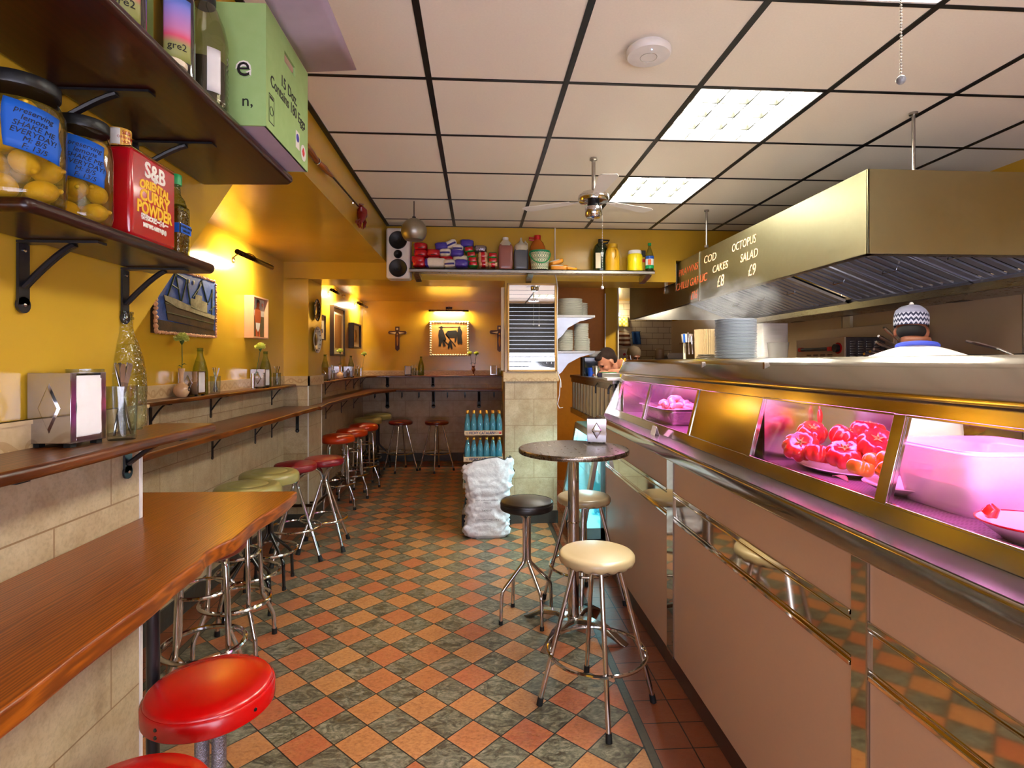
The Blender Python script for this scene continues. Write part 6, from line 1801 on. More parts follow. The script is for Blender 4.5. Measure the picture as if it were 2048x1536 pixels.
sk_ = thing('white_sack', 'crumpled white woven sack with a torn black edged top', 'sack', (.075, 4.80, 0))
nU, nV = 72, 56
def sack(u, v):
    a = 2 * PI * u; z = .64 * v
    f = lambda q, p: math.copysign(abs(q) ** p, q)
    w_ = .205 * (1 - .10 * math.exp(-((v - .42) / .18) ** 2)) * (1 - .55 * max(0, .05 - v) / .05 * .4)
    if v > .72: w_ *= 1 + .10 * math.sin((v - .72) / .28 * PI * .9)
    d_ = .105 * (1 if v < .7 else 1 - .45 * (v - .7) / .3) * (.82 if v < .02 else 1)
    x, y = f(math.cos(a), .5) * w_, f(math.sin(a), .6) * d_
    n1 = noise.noise(Vector((x * 9, y * 9 + 3, z * 16))); n2 = noise.noise(Vector((x * 26, y * 26, z * 34 + x * 14)))
    n3 = abs(noise.noise(Vector((x * 14 + 7, y * 6, z * 30 - x * 22))))
    s_ = 1 + .10 * n1 + .08 * n2 - .15 * n3
    top = .045 * math.sin(a * 1 + 2.2) * max(0, (v - .8) / .2) + .02 * noise.noise(Vector((a * 2, 0, 5))) * max(0, (v - .9) / .1) * 3
    return (x * s_ + (.012 if z > .3 else 0), y * s_ - .02 * max(0, v - .6), z + top)
M['sackw'] = mat('white_woven_plastic', srgb(204, 202, 206), .5, vary=.08, bump=.6, bscale=24)
so = MB().grid(sack, nU, nV, closed_u=True).build('bag', 'sackw', sk_, angle=70)
so.modifiers.new('thick', 'SOLIDIFY').thickness = .002
MB().grid(lambda u, v: tuple(Vector(sack(.06 + .38 * u + .0, .02 + .98 * v)) * 1.0 + Vector((.012, .010, 0))), 30, 40).build('black_back', 'black_plastic', sk_, angle=70)
pts = []
for k in range(40):
    p = Vector(sack(k / 40, 1.0)); pts.append(p + Vector((0, 0, .002)))
MB().tube(pts, .004, 5, True).build('torn_edge', 'black_plastic', sk_)
def st(s_, x, z, size):
    o = text('sack_print', s_, size, sk_, frame_y(x, 0, z), mat('grey_sack_print', srgb(70, 70, 76), .6, vary=0) if 'gp' not in M else M['gp'], xs=1.1)
    for v in o.data.vertices:
        # rest the lettering on the sack's front
        u = math.acos(max(-1, min(1, math.copysign((abs(v.co.x) / .2) ** 2, v.co.x)))) ; a = -u
        p = sack((a / (2 * PI)) % 1, v.co.z / .64); v.co.y = p[1] - .006
st('RESTAURANT GRADE', 0, .33, .018); st('CHARCOAL', .0, .31, .012); st('TAP0167', .0, .245, .022); st('[ 12 KG NET WEIGHT ]', .0, .165, .018); st('KEEP DRY', .0, .15, .012)

# ------------------------------------------------------------------ slatted station, drinks fridge
stn = thing('serving_station', 'stainless steel station with upright slats behind the end of the counter', 'station')
MB().box(.985, 1.50, 4.02, 5.9, 1.335, 1.365).build('top', 'steel_dull', stn, bevel=.003)
MB().box(1.03, 1.48, 4.03, 5.88, .97, 1.33).build('body', 'steel_dull', stn)
MB().box(.995, 1.01, 4.03, 5.88, 1.29, 1.334).box(.985, 1.01, 4.03, 5.88, .965, 1.02).build('rail', 'steel_dull', stn, bevel=.002)
M['slat_dark'] = mat('dark_slat_recess', srgb(70, 62, 50), .35, .3); M['slat'] = mat('olive_beige_slat', srgb(240, 232, 200), .35, 0)
MB().box(1.012, 1.03, 4.03, 5.88, 1.02, 1.29).build('recess', 'slat_dark', stn)
for k in range(12):
    y0 = 4.10 + k * .152
    MB().box(.998, 1.012, y0, y0 + .07, 1.02, 1.29).build('slat', 'slat', stn, bevel=.001)
MB().tube([(.99, 4.55, 1.33), (.975, 4.56, 1.30), (.975, 4.56, 1.24)], .006, 6).tube([(.99, 4.08, 1.33), (.972, 4.09, 1.30), (.972, 4.09, 1.26)], .008, 6).build('hook', 'black_metal', stn)
MB().box(.93, 1.10, 3.96, 4.06, 1.366, 1.385).build('pale_ledge', 'white_plastic', stn, bevel=.002)
MB().box(1.15, 1.48, 4.1, 5.8, 0, .96).build('base', 'steel_dull', stn)
fr_ = thing('drinks_fridge', 'glowing cyan display fridge with a leaning glass door behind the round table', 'fridge')
FZ0, FZ1, FX0, FX1, FY0, FY1 = .30, .955, .765, .885, 4.03, 5.02
def fl_(z): return FX0 + (FX1 - FX0) * (z - FZ0) / (FZ1 - FZ0)
def fsl(y0, y1, z0, z1, a, b, nm, m): return MB().prism([(fl_(z0) + a, z0), (fl_(z1) + a, z1), (fl_(z1) + b, z1), (fl_(z0) + b, z0)], y0, y1, 'xz').build(nm, m, fr_, bevel=.002)
for y0, y1, z0, z1 in ((FY0, FY0 + .07, FZ0, FZ1), (FY1 - .07, FY1, FZ0, FZ1), (FY0 + .07, FY1 - .07, FZ0, FZ0 + .06), (FY0 + .07, FY1 - .07, FZ1 - .05, FZ1)):
    fsl(y0, y1, z0, z1, 0, .03, 'door_frame', 'aluminium')
fsl(FY0 + .07, FY1 - .07, FZ0 + .06, FZ1 - .05, .014, .016, 'door_glass', 'pane')
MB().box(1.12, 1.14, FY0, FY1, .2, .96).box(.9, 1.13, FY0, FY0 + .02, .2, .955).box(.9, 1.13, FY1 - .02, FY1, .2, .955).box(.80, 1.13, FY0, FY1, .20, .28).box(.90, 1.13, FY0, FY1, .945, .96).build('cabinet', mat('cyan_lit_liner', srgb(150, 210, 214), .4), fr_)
MB().box(.80, .98, FY0, FY1, 0, .2).build('plinth', 'black_plastic', fr_)
box(.88, 1.11, FY0 + .03, FY1 - .03, .60, .61).build('rack', 'pane', fr_)
MB().cyl((.93, FY0 + .05, .925), (.93, FY1 - .05, .925), .012).build('tube', mat('cyan_tube', (.5, 1, 1, 1), emit=(.45, .95, 1), es=20, vary=0), fr_)
area_light('tube_light', (.95, (FY0 + FY1) / 2, .915), (0, math.radians(20), 0), .04, .85, 9, (.45, .92, 1.0), fr_)
for i in range(5):
    b = thing('drink_carton', 'pale drink carton inside the cyan fridge, ' + ['nearest', 'second', 'third', 'fourth', 'farthest'][i] + ' of the row', 'carton', (1.0, FY0 + .14 + i * .18, .611), group='cartons in the cyan fridge')
    box(-.04, .04, -.045, .045, 0, .19).build('body', 'white_plastic', b, bevel=.004); MB().prism([(-.04, .19), (.04, .19), (0, .225)], -.04, .04, 'xz').build('gable', ['jug_yellow', 'white_plastic', 'green_cap', 'white_plastic', 'tape_blue'][i], b)
for i in range(4):
    b = thing('food_tray', 'glass food dish inside the cyan fridge, ' + ['nearest', 'second', 'third', 'farthest'][i] + ' of the lower row', 'dish', (.99, FY0 + .17 + i * .22, .281), group='dishes in the cyan fridge')
    MB().lathe([(0, 0), (.05, 0), (.08, .07), (.076, .07), (.045, .008), (0, .006)], n=28).build('dish', 's_blue', b)
# black screen with a bowl on top, cup, blue beaker, squeeze bottle on the station
bs = thing('black_screen', 'small black order screen standing on the station', 'screen', (1.10, 5.28, 1.3655), 0)
MB().box(-.085, .085, -.012, .02, .008, .185).build('housing', 'black_plastic', bs, bevel=.006); MB().box(-.078, .078, -.0135, -.012, .02, .175).build('glass', mat('dark_screen_glass', srgb(18, 30, 44), .06, coat=1), bs); MB().box(-.08, .06, -.02, .06, 0, .010).box(-.10, -.086, -.01, .10, .0, .18).build('stand', 'black_plastic', bs)
bw = thing('white_bowl', 'wide white bowl resting on top of the black order screen', 'bowl', (1.11, 5.29, 1.3655 + .186))
MB().lathe([(0, .0), (.03, 0), (.035, .006), (.085, .045), (.092, .052), (.088, .052), (.03, .01), (0, .008)], n=36).build('bowl', 'white_plastic', bw)
cu = thing('steel_cup', 'steel cocktail cup standing on the station', 'cup', (P(1192, 750, Y=4.9).x, 4.9, 1.3655))
MB().lathe([(0, 0), (.030, 0), (.030, .004), (.010, .012), (.012, .03), (.030, .05), (.033, .10), (.031, .10), (.02, .05), (0, .045)], n=28).build('cup', 'chrome', cu)
bc = thing('blue_beaker', 'blue plastic beaker between the screen and the steel cup', 'cup', (P(1182, 740, Y=5.2).x, 5.2, 1.3655))
MB().lathe([(0, 0), (.028, 0), (.033, .08), (.030, .08), (.024, .006), (0, .005)], n=24).build('beaker', mat('blue_plastic', srgb(20, 70, 180), .35), bc)
sqb = thing('squeeze_bottle', 'yellow squeeze bottle with dark cap at the end of the station', 'bottle', (P(1247, 750, Y=4.45).x, 4.45, 1.3655))
MB().lathe([(0, 0), (.028, 0), (.03, .01), (.03, .08), (.014, .11)], n=24).build('body', 'jug_yellow', sqb); MB().lathe([(.016, .105), (.012, .12), (.004, .15), (0, .15)], n=16).build('nozzle', 'jug_clear', sqb)
gt = thing('food_box', 'low steel box with a green topped tray in front of the bending cook', 'box', (P(1222, 745, Y=4.95).x, 4.95, 1.3655))
MB().box(-.10, .14, -.08, .1, 0, .035).build('box', 'steel_dull', gt, bevel=.003); MB().lathe([(0, .036), (.07, .036), (.078, .042), (0, .041)], (-.02, 0, 0), 32).build('green_dish', mat('pale_green_dish', srgb(120, 200, 150), .4), gt)

# ------------------------------------------------------------------ plates
ps = thing('plate_shelf', 'upper steel wall shelf stacked with white plates', 'shelf', (0, 0, 1.94))
MB().box(.739, 1.095, 5.14, 5.56, -.024, 0).build('shelf_plate', 'steel_dull', ps, bevel=.002)
MB().prism([(.739, -.025), (1.085, -.025), (.95, -.06), (.84, -.12), (.78, -.20), (.739, -.23)], 5.145, 5.149, 'xz').build('gusset', 'filter', ps)
ps2 = dup(ps, (0, 0, 1.605), 0, 'lower steel wall shelf stacked with white plates')
M['china_w'] = mat('white_china', srgb(216, 214, 200), .2, coat=.4, vary=.03); M['china_b'] = mat('bluish_white_china', srgb(196, 206, 220), .25, coat=.3, vary=.04)
def plate_mesh(R, h, m):
    return MB().lathe([(0, h * .5), (R * .55, h * .5), (R * .62, h * .75), (R * .98, h * 1.45), (R, h * 1.35), (R * .995, h * 1.0), (R * .64, h * .1), (R * .60, 0), (0, 0)], n=40).build('plate', m)
def stack(x, y, z, R, n, step, label, group, m='china_w', jit=.002, taper=None):
    rnd = random.Random(int(R * 1000) + n); src = None
    for i in range(n):
        if src is None: o = src = plate_mesh(R, step, m)
        else: o = src.copy(); COL.objects.link(o)
        o.location = (x + rnd.uniform(-jit, jit), y + rnd.uniform(-jit, jit), z + i * step)
        if taper: s_ = taper(i / n) * rnd.uniform(.975, 1); o.scale = (s_, s_, 1)
        else: s_ = rnd.uniform(.975, 1); o.scale = (s_, s_, 1)
        tag(o, label, 'plate', group)
stack(.885, 5.30, 1.9405, .128, 18, .0088, 'white plate in the wide front stack on the upper plate shelf', 'plates in the wide front stack', taper=lambda u: 1.0 if u < .45 else .93 if u > .75 else .97)
stack(.985, 5.44, 1.9405, .100, 14, .0095, 'white plate in the narrower back stack on the upper plate shelf', 'plates in the narrower back stack')
stack(.835, 5.28, 1.6055, .078, 20, .0098, 'white plate in the left stack on the lower plate shelf', 'plates in the left lower stack')
stack(.985, 5.26, 1.6055, .072, 26, .0098, 'white plate in the tall right stack on the lower plate shelf', 'plates in the tall right lower stack')
stack(1.06, 5.45, 1.6055, .05, 12, .0100, 'small white dish in the short end stack on the lower plate shelf', 'dishes in the short end stack')
stack(1.225, 2.575, 1.5155, .0955, 34, .0054, 'bluish white plate in the tall stack on top of the counter', 'plates in the tall counter stack', 'china_b', .0006)

# ------------------------------------------------------------------ kitchen range and its things
rg = thing('cooking_range', 'steel cooking range and shelf along the right kitchen wall', 'range')
MB().box(2.62, 3.30, 1.3, 6.4, .1, .92).build('body', 'steel_dull', rg); MB().box(2.60, 3.32, 1.3, 6.4, .92, .95).build('worktop', 'steel_dull', rg, bevel=.003)
MB().box(2.66, 3.33, 1.9, 5.3, 1.478, 1.498).build('over_shelf', 'steel_dull', rg)
for y in (1.95, 3.6, 5.2):
    box(2.68, 2.71, y, y + .03, .95, 1.478).build('shelf_post', 'steel_dull', rg)
ov = thing('salamander_grill', 'steel toaster grill with a red and black handle on the kitchen shelf', 'grill', (2.70, 3.92, 1.4985))
OX, OY, OH = .30, .62, .185
MB().box(0, OX, 0, OY, .018, OH).build('casing', mat('dark_grill_side', srgb(64, 62, 66), .3, .7), ov, bevel=.004)
MB().box(-.012, 0, .0, OY, .014, OH + .002).build('front_panel', 'steel_warm', ov, bevel=.003)
for y in (.03, OY - .03):
    for x in (.03, OX - .03): MB().cyl((x, y, 0), (x, y, .018), .014, n=12).build('foot', 'rubber', ov)
MB().tube([(-.034, .16, .10), (-.034, .50, .10)], .014, 10).build('handle', 'black_plastic', ov)
MB().box(-.045, -.013, .50, .545, .085, .118).box(-.045, -.013, .10, .16, .085, .118).build('handle_end', 'red_cap', ov, bevel=.004)
MB().cyl((-.013, .07, .105), (-.045, .07, .105), .030, n=20).build('knob', 'black_plastic', ov); MB().cyl((-.012, .07, .105), (-.018, .07, .105), .042, n=24).build('knob_dial', 'pk_red', ov)
l_ = MB()
for i in range(4): l_.box(-.0135, -.012, .14 + i * .09, .20 + i * .09, .035, .043).box(-.0135, -.012, .14 + i * .09, .20 + i * .09, .052, .060)
l_.build('front_vents', 'ink', ov); l_ = MB()
for c in range(4):
    for r in range(7): l_.ell((.05 + c * .062, -.0005, .045 + r * .018), (.022, .004, .004), 8, 5)
l_.build('side_vents', 'steel_dull', ov)
o2 = thing('warming_box', 'pale steel box standing behind the toaster grill', 'box', (3.05, 3.9, 1.4985))
MB().box(0, .25, 0, .9, 0, .285).build('casing', 'steel_warm', o2, bevel=.004); MB().box(.02, .23, -.003, 0, .02, .265).build('side_panel', 'steel_dull', o2, bevel=.002)
sck = thing('power_socket', 'cream wall socket box with a black cable above the toaster grill', 'socket', (XR - .015, P(1698, 640, X=XR - .02).y, 1.86))
MB().box(-.03, 0, -.05, .05, -.09, .05).build('box', 'label_cream', sck, bevel=.004); MB().tube([(-.02, 0, -.09), (-.02, .03, -.12), (-.03, .12, -.14), (-.03, .22, -.16), (-.06, .3, -.13)], .010, 8).build('cable', 'black_plastic', sck)
for i, (px, py) in enumerate(((1590, 640), (1905, 598))):
    lm = thing('wall_fitting', ['dark steel bracket fitting under the hood, farther one', 'dark steel bracket fitting under the hood, to the right of the knit cap'][i], 'fitting')
    q = P(px, py, X=XR - .05); lm.location = (XR - .015, q.y, q.z)
    MB().box(-.07, 0, -.13, .02, -.025, .03).build('block', 'slat_dark', lm, bevel=.003); MB().box(-.085, -.02, .02, .20, -.012, .022).build('plate', 'aluminium', lm, bevel=.003)
for i, (x, y, R, lb) in enumerate(((2.90, 2.66, .13, 'black frying pan right of the knit cap'), (2.86, 3.05, .13, 'black frying pan beside the left shoulder of the capped cook'), (2.95, 3.35, .12, 'black frying pan before the toaster grill'), (3.0, 2.22, .16, 'wide black pan at the right edge of the kitchen shelf'))):
    p = thing('frying_pan', lb, 'pan', (x, y, 1.4985), group=None)
    MB().lathe([(0, 0), (R * .75, 0), (R, .045), (R * .97, .045), (R * .73, .006), (0, .005)], n=36).build('pan', mat('black_iron_pan%d' % i, srgb(22, 22, 26), .35), p)
    a = [2.6, 2.75, 2.4, 2.8][i]
    d = Vector((math.cos(a), math.sin(a), .0))
    MB().tube([d * R * .95 + Vector((0, 0, .035)), d * (R + .06) + Vector((0, 0, .07)), d * (R + .15) + Vector((0, 0, .10)), d * (R + .20) + Vector((0, 0, .115))], [.006, .007, .010, .006], 8).build('handle', 'steel_cut', p)
rnd = random.Random(4)
for i in range(6):
    px, py = [(1768, 655), (1757, 672), (1752, 684), (1748, 698), (1740, 703), (1728, 708)][i]
    q = P(px, py, Y=2.95 + .03 * i); e = P(px + 48, py + [42, 26, 22, 14, 10, 4][i], Y=3.0 + .03 * i)
    e.z = max(e.z, 1.505)
    p = thing('kitchen_tongs', ['topmost', 'second', 'third', 'fourth', 'fifth', 'lowest'][i] + ' of the steel handles left of the capped cook', 'utensil', q, group='steel utensils by the cook')
    dlt = e - q
    MB().tube([(0, 0, 0), dlt * .15, dlt * .6, dlt], [.008, .011, .006, .006], 8).build('handle', 'steel_cut', p)
# white tubs, lids and buckets between the plates and the grill
WT = mat('frosted_white_tub', srgb(226, 216, 208), .35, sss=.1); M['wt'] = WT; M['label_cream2'] = mat('corrugated_card', srgb(190, 164, 120), .7)
hs = thing('heated_shelf', 'steel pass shelf behind the counter holding tubs', 'shelf')
MB().box(1.55, 2.10, 3.9, 5.0, 1.49, 1.505).box(1.56, 1.59, 3.92, 3.95, 0, 1.49).box(2.06, 2.09, 3.92, 3.95, 0, 1.49).box(1.56, 1.59, 4.95, 4.98, 0, 1.49).box(2.06, 2.09, 4.95, 4.98, 0, 1.49).build('frame', 'steel_dull', hs)
src = None
for i in range(26):
    if src is None:
        f = lambda q, p: math.copysign(abs(q) ** p, q)
        o = src = MB().grid(lambda u, v: (f(math.cos(2 * PI * u), .35) * (.095 + .012 * v), f(math.sin(2 * PI * u), .35) * (.07 + .01 * v), .04 * v), 40, 4, closed_u=True).build('food_tub', 'wt', solid=.002)
    else: o = src.copy(); COL.objects.link(o)
    q = P(1541, 700, Y=4.12); o.location = (q.x, 4.12, 1.506 + i * .0098); tag(o, 'white takeaway tub nested in the stack right of the bluish plates', 'tub', 'nested white tubs')
tb_ = thing('clear_tub', 'open translucent tub beside the toaster grill', 'tub', (P(1556, 700, Y=4.0).x, 4.0, 1.506))
MB().lathe([(0, 0), (.062, 0), (.075, .135), (.078, .138), (.073, .136), (.060, .004), (0, .003)], n=32).build('body', shell('frosted_plastic', (.8, .78, .74), .6, .2, .5, .35), tb_)
sp_ = thing('wooden_spoon', 'wooden spoon inside the translucent tub', 'spoon', (tb_.location.x, 4.0, 1.512)); MB().ell((0, -.02, .04), (.02, .006, .03), 14, 10).build('bowl', 'label_cream', sp_)
for i in range(4):
    o = thing('pan_cover', ['lowest', 'second', 'third', 'topmost'][i] + ' of the dark steel lids behind the bluish plate stack', 'lid', (P(1530, 715, Y=3.62).x - .01 * i, 3.7 - .02 * i, 1.5155 + i * .013), group='dark steel lids')
    o.location = (1.62 + .0 * i + .06, 4.0 - .0 * i, 1.5065 + i * .013)
    MB().lathe([(0, 0), (.08 - .008 * i, 0), (.085 - .008 * i, .004), (.082 - .008 * i, .010), (0, .0115)], n=32).build('lid', 'slat_dark', o)
bk = thing('corrugated_bucket', 'beige corrugated paper cup stack left of the bluish plates', 'bucket', (P(1411, 700, Y=4.45).x, 4.45, 1.506))
MB().grid(lambda u, v: ((.085 + .004 * math.cos(2 * PI * u * 40)) * (1 - .06 * (1 - v)) * math.cos(2 * PI * u), (.085 + .004 * math.cos(2 * PI * u * 40)) * (1 - .06 * (1 - v)) * math.sin(2 * PI * u), .26 * v), 240, 3, closed_u=True).lathe([(0, .26), (.083, .26)], n=30).build('body', 'label_cream2', bk)
wr = thing('utensil_rack', 'grey wire rack with white tubs and hanging utensils', 'rack', (P(1383, 700, Y=4.6).x, 4.60, 0))
for x in (-.06, .05): MB().cyl((x, 0, 0), (x, 0, 1.74), .012, n=10).build('post', 'slat', wr)
for z_ in (1.655, 1.498): MB().box(-.07, .16, -.10, .10, z_, z_ + .010).build('rack_tray', 'chrome_dull', wr)
for i, (px, py, m, L) in enumerate(((1368, 668, 'tape_blue', .16), (1376, 665, 'steel_cut', .18), (1383, 672, 'steel_cut', .15), (1392, 676, 'steel_cut', .14), (1396, 668, 'steel_cut', .17))):
    q = P(px, py, Y=4.48); k = thing('kitchen_utensil', ['blue handled knife', 'steel spatula', 'steel ladle', 'steel whisk', 'steel skewer'][i] + ' hanging on the wire rack', 'utensil', (q.x, 4.48, q.z), group=None)
    MB().tube([(0, 0, 0), (.004, 0, -L * .45)], .009, 8).build('handle', m, k); MB().tube([(.004, 0, -L * .45), (.010, 0, -L)], [.004, .007], 8).build('blade', 'steel_cut', k)
for i, (px, w_) in enumerate(((1374, .05), (1400, .05))):
    o = thing('small_tub', ['left', 'right'][i] + ' small white tub on the wire rack', 'tub', (P(px, 670, Y=4.58).x, 4.58, 1.6655), group=None)
    MB().lathe([(0, 0), (w_ * .8, 0), (w_, .07), (w_ * .93, .07), (w_ * .75, .005), (0, .004)], n=24).build('tub', 'wt', o)
# far kitchen
fw = thing('far_worktop', 'dark worktop with a grill at the far end of the kitchen', 'worktop')
MB().box(2.35, 3.30, 8.1, 8.9, 0, 1.46).build('body', 'slat_dark', fw); MB().box(2.30, 3.32, 8.05, 8.95, 1.46, 1.50).build('top', 'steel_dull', fw)
g_ = MB()
for i in range(14): g_.box(2.65 + i * .04, 2.665 + i * .04, 8.10, 8.6, 1.535, 1.545)
g_.box(2.62, 3.22, 8.08, 8.10, 1.50, 1.55).build('grill_bars', 'black_metal', fw)
kp = thing('steel_pot', 'tall steel pot at the far end of the kitchen', 'pot', (P(1319, 700, Y=8.35).x, 8.35, 1.5005)); MB().lathe([(0, 0), (.065, 0), (.07, .01), (.07, .19), (.06, .20), (0, .205)], n=28).build('pot', 'steel_warm', kp)
kb = thing('foam_box', 'white takeaway box at the far end of the kitchen', 'box', (P(1349, 705, Y=8.3).x, 8.3, 1.5465)); MB().prism([(-.13, 0), (.13, 0), (.15, .05), (.12, .09), (-.12, .09), (-.15, .05)], -.10, .10, 'xz').build('box', 'white_plastic', kb, bevel=.006)
def cloth(label, px, py, w_, h_, m, Y=9.38, tilt=0):
    q = P(px, py, Y=Y); t = thing('tea_towel', label, 'tea towel', (q.x, Y, q.z), group=None)
    MB().grid(lambda u, v: ((u - .5) * w_ + .02 * (v - .5), -.02 - .02 * math.sin(u * 9) * (.3 + v), (.5 - v) * h_ + tilt * (u - .5)), 16, 8).build('cloth', m, t, solid=.004)
    MB().tube([(-w_ * .55, -.01, h_ * .5 - tilt * .5), (w_ * .55, -.01, h_ * .5 + tilt * .5)], .006, 6).build('rail', 'chrome_dull', t)
def check(name, c1, c2, sc, stripes=False):
    t = NT(name); ck = t.node('ShaderNodeTexChecker'); ck.inputs['Scale'].default_value = sc; ck.inputs['Color1'].default_value = c1; ck.inputs['Color2'].default_value = c2
    v = t.mapping(scale=(0 if stripes else 1, 0, 1), loc=(.003, .5, .003)); t.link(v, ck.inputs['Vector']); t.set(Base_Color=ck.outputs['Color'], Roughness=.8); return t.m
cloth('yellow checked tea towel on the far tiled wall', 1246, 645, .18, .16, check('yellow_check_cloth', srgb(240, 226, 80), srgb(250, 246, 180), 28))
cloth('striped brown and white tea towel on the far tiled wall', 1247, 678, .22, .24, check('striped_cloth', srgb(120, 66, 40), srgb(226, 210, 190), 26, True), tilt=-.04)
cloth('blue tea towel beside the striped one', 1272, 676, .14, .22, mat('blue_cloth', srgb(36, 84, 150), .8))
wb2 = thing('control_box', 'white control box with a red button on the far tiled wall', 'control box', (P(1244, 703, Y=9.39).x, 9.4, 1.60)); MB().box(-.11, .10, -.04, 0, -.12, .12).build('box', 'white_plastic', wb2, bevel=.004); MB().cyl((.03, -.04, .03), (.03, -.06, .03), .022).build('button', 'red_cap', wb2)
sb = thing('bare_bulb', 'small bright bulb on the far tiled wall', 'bulb', P(1237, 629, Y=9.3)); MB().ell((0, 0, 0), .03, 14, 10).build('bulb', 'bulb', sb); MB().box(-.03, .03, .02, .1, -.03, .03).build('holder', 'brass', sb)
area_light('bulb_light', (0, -.06, 0), (PI / 2, 0, 0), .1, .1, .8, (1, .8, .5), sb)

# ------------------------------------------------------------------ food in the case
M['tomato'] = None
def tom(name, c1, c2):
    t = NT(name); n = t.noise(14, 4); t.set(Base_Color=t.mix(t.ramp(n, [(.4, 0), (.7, 1)]), c1, c2), Roughness=.18)
    t.b.inputs['Coat Weight'].default_value = .6; t.b.inputs['Subsurface Weight'].default_value = .1; t.b.inputs['Subsurface Radius'].default_value = (.02, .005, .004); return t.m
M['tomato'] = tom('ripe_red_tomato', srgb(206, 30, 34), srgb(214, 74, 48)); M['tom_o'] = tom('orange_tomato', srgb(236, 120, 30), srgb(236, 160, 50))
M['stalk'] = mat('light_green_stalk', srgb(150, 150, 70), .6)
def tomato(label, R, loc, rot, m='tomato', lobes=9, group='big ribbed tomatoes', nm='tomato'):
    t = thing(nm, label, nm, loc, group=group, rot=rot)
    def fn(u, v):
        a = 2 * PI * u; e = PI * v
        rr = math.sin(e) ** .75; k = .5 + .5 * math.cos(a * lobes + .6 * math.sin(a * 3))
        r = R * rr * (1 - .15 * (1 - k) ** 2 * math.sin(e)) * (1 + .06 * math.cos(a * 2 + 1))
        z = R * .72 * math.cos(e) - .30 * R * math.exp(-((e) / .42) ** 2) + .12 * R * math.exp(-((PI - e) / .4) ** 2)
        return (r * math.cos(a), r * math.sin(a), z)
    MB().grid(fn, 72, 22, closed_u=True).build('flesh', m, t, angle=80)
    s_ = MB()
    for k in range(5):
        a = 2 * PI * k / 5; s_.tube([(0, 0, R * .40), (math.cos(a) * R * .18, math.sin(a) * R * .18, R * .50), (math.cos(a) * R * .34, math.sin(a) * R * .34, R * .56)], [.004, .003, .0008], 5)
    s_.tube([(0, 0, R * .4), (.002, 0, R * .62)], .003, 6).build('stalk', 'stalk', t)
    return t
p1 = thing('oval_dish', 'pink lit oval dish under the red tomatoes', 'dish', (1.165, 1.74, 1.1455))
MB().lathe([(0, .004), (.085, .004), (.135, .018), (.14, .016), (.09, .0), (0, 0)], n=48, sx=.72, sy=1.18).build('dish', 'china_w', p1)
for i, (px, py, Y, R) in enumerate(((1601, 893, 1.80, .056), (1624, 866, 1.84, .050), (1640, 907, 1.72, .046), (1691, 908, 1.655, .055), (1692, 876, 1.70, .052), (1737, 862, 1.68, .050), (1752, 888, 1.60, .054))):
    q = P(px, py, Y=Y)
    tomato(['big ribbed tomato at the far left of the dish, greenish stalk side outward', 'big ribbed tomato on top at the left of the dish', 'big ribbed tomato low in the gap at the left of the dish', 'big ribbed tomato at the front middle of the dish', 'big ribbed tomato on top in the middle of the dish', 'big ribbed tomato at the upper back right of the dish', 'big ribbed tomato beside the window post'][i], R, (q.x, Y, max(q.z, 1.15 + R * .7)), ((.5, -.7, .3), (.2, -.5, 1), (0, .2, .4), (.35, -.5, .2), (.25, -.45, 2), (.1, .1, .5), (.2, -.7, .9))[i])
p2 = thing('white_dish', 'white dish of orange fruit behind the window post', 'dish', (1.155, 1.43, 1.1455))
MB().lathe([(0, .004), (.05, .004), (.10, .028), (.104, .026), (.055, .0), (0, 0)], n=40).build('dish', 'china_w', p2)
for i, (px, py, Y, R) in enumerate(((1722, 936, 1.455, .034), (1752, 925, 1.50, .036), (1775, 920, 1.42, .030), (1772, 940, 1.38, .026))):
    q = P(px, py, Y=Y); tomato(['orange fruit lying lowest in the white dish', 'orange fruit at the back of the white dish', 'orange fruit beside the pink tub', 'small orange fruit at the front of the white dish'][i], R, (q.x, Y, max(q.z, 1.165 + R * .6)), (.4 * i, .3, i), 'tom_o', 5, 'orange fruit in the white dish', 'fruit')
lf = thing('bay_leaf', 'single dry leaf hanging over the rim of the white dish', 'leaf', P(1680, 955, Y=1.52)); lf.location.z = 1.165
MB().grid(lambda u, v: ((v - .5) * .03 * math.sin(PI * min(.98, max(.02, u))), (u - .5) * .07, .01 * math.sin(u * 3) + .004 * abs(v - .5)), 10, 5).build('blade', mat('dry_leaf', srgb(150, 90, 70), .5), lf, solid=.0006)
tubm = shell('pink_lit_frosted_tub', (.95, .90, .93), .6, .25, .2, .62)
tu = thing('plastic_tub', 'large translucent white tub glowing pink in the display case', 'tub', (1.235, 1.29, 1.1455))
def flare(u, v):
    f = lambda q, p: math.copysign(abs(q) ** p, q); a = 2 * PI * u; s_ = .80 + .20 * v
    return (f(math.cos(a), .28) * .155 * s_, f(math.sin(a), .28) * .135 * s_, .155 * v)
MB().grid(flare, 96, 8, closed_u=True).build('walls', tubm, tu, angle=50, solid=.002)
MB().grid(lambda u, v: tuple(Vector(flare(u, 1)) * (1 + .03 * v) - Vector((0, 0, .004 + .010 * v))), 96, 3, closed_u=True).build('rim', tubm, tu, solid=.002)
MB().add([flare(k / 96, .01) for k in range(96)], [tuple(range(96))]).build('base', tubm, tu, solid=.002)
MB().add([tuple(Vector(flare(k / 96, .45)) * .98 + Vector((0, 0, .0))) for k in range(96)], [tuple(range(96))]).build('contents', mat('dark_pink_contents', srgb(200, 90, 110), .4), tu, solid=.002)
p3 = thing('enamel_dish', 'white dish with a red rim and painted swirls at the right of the case', 'dish'); q = P(2030, 1050, Z=1.15); p3.location = (1.105, 1.03, 1.1455)
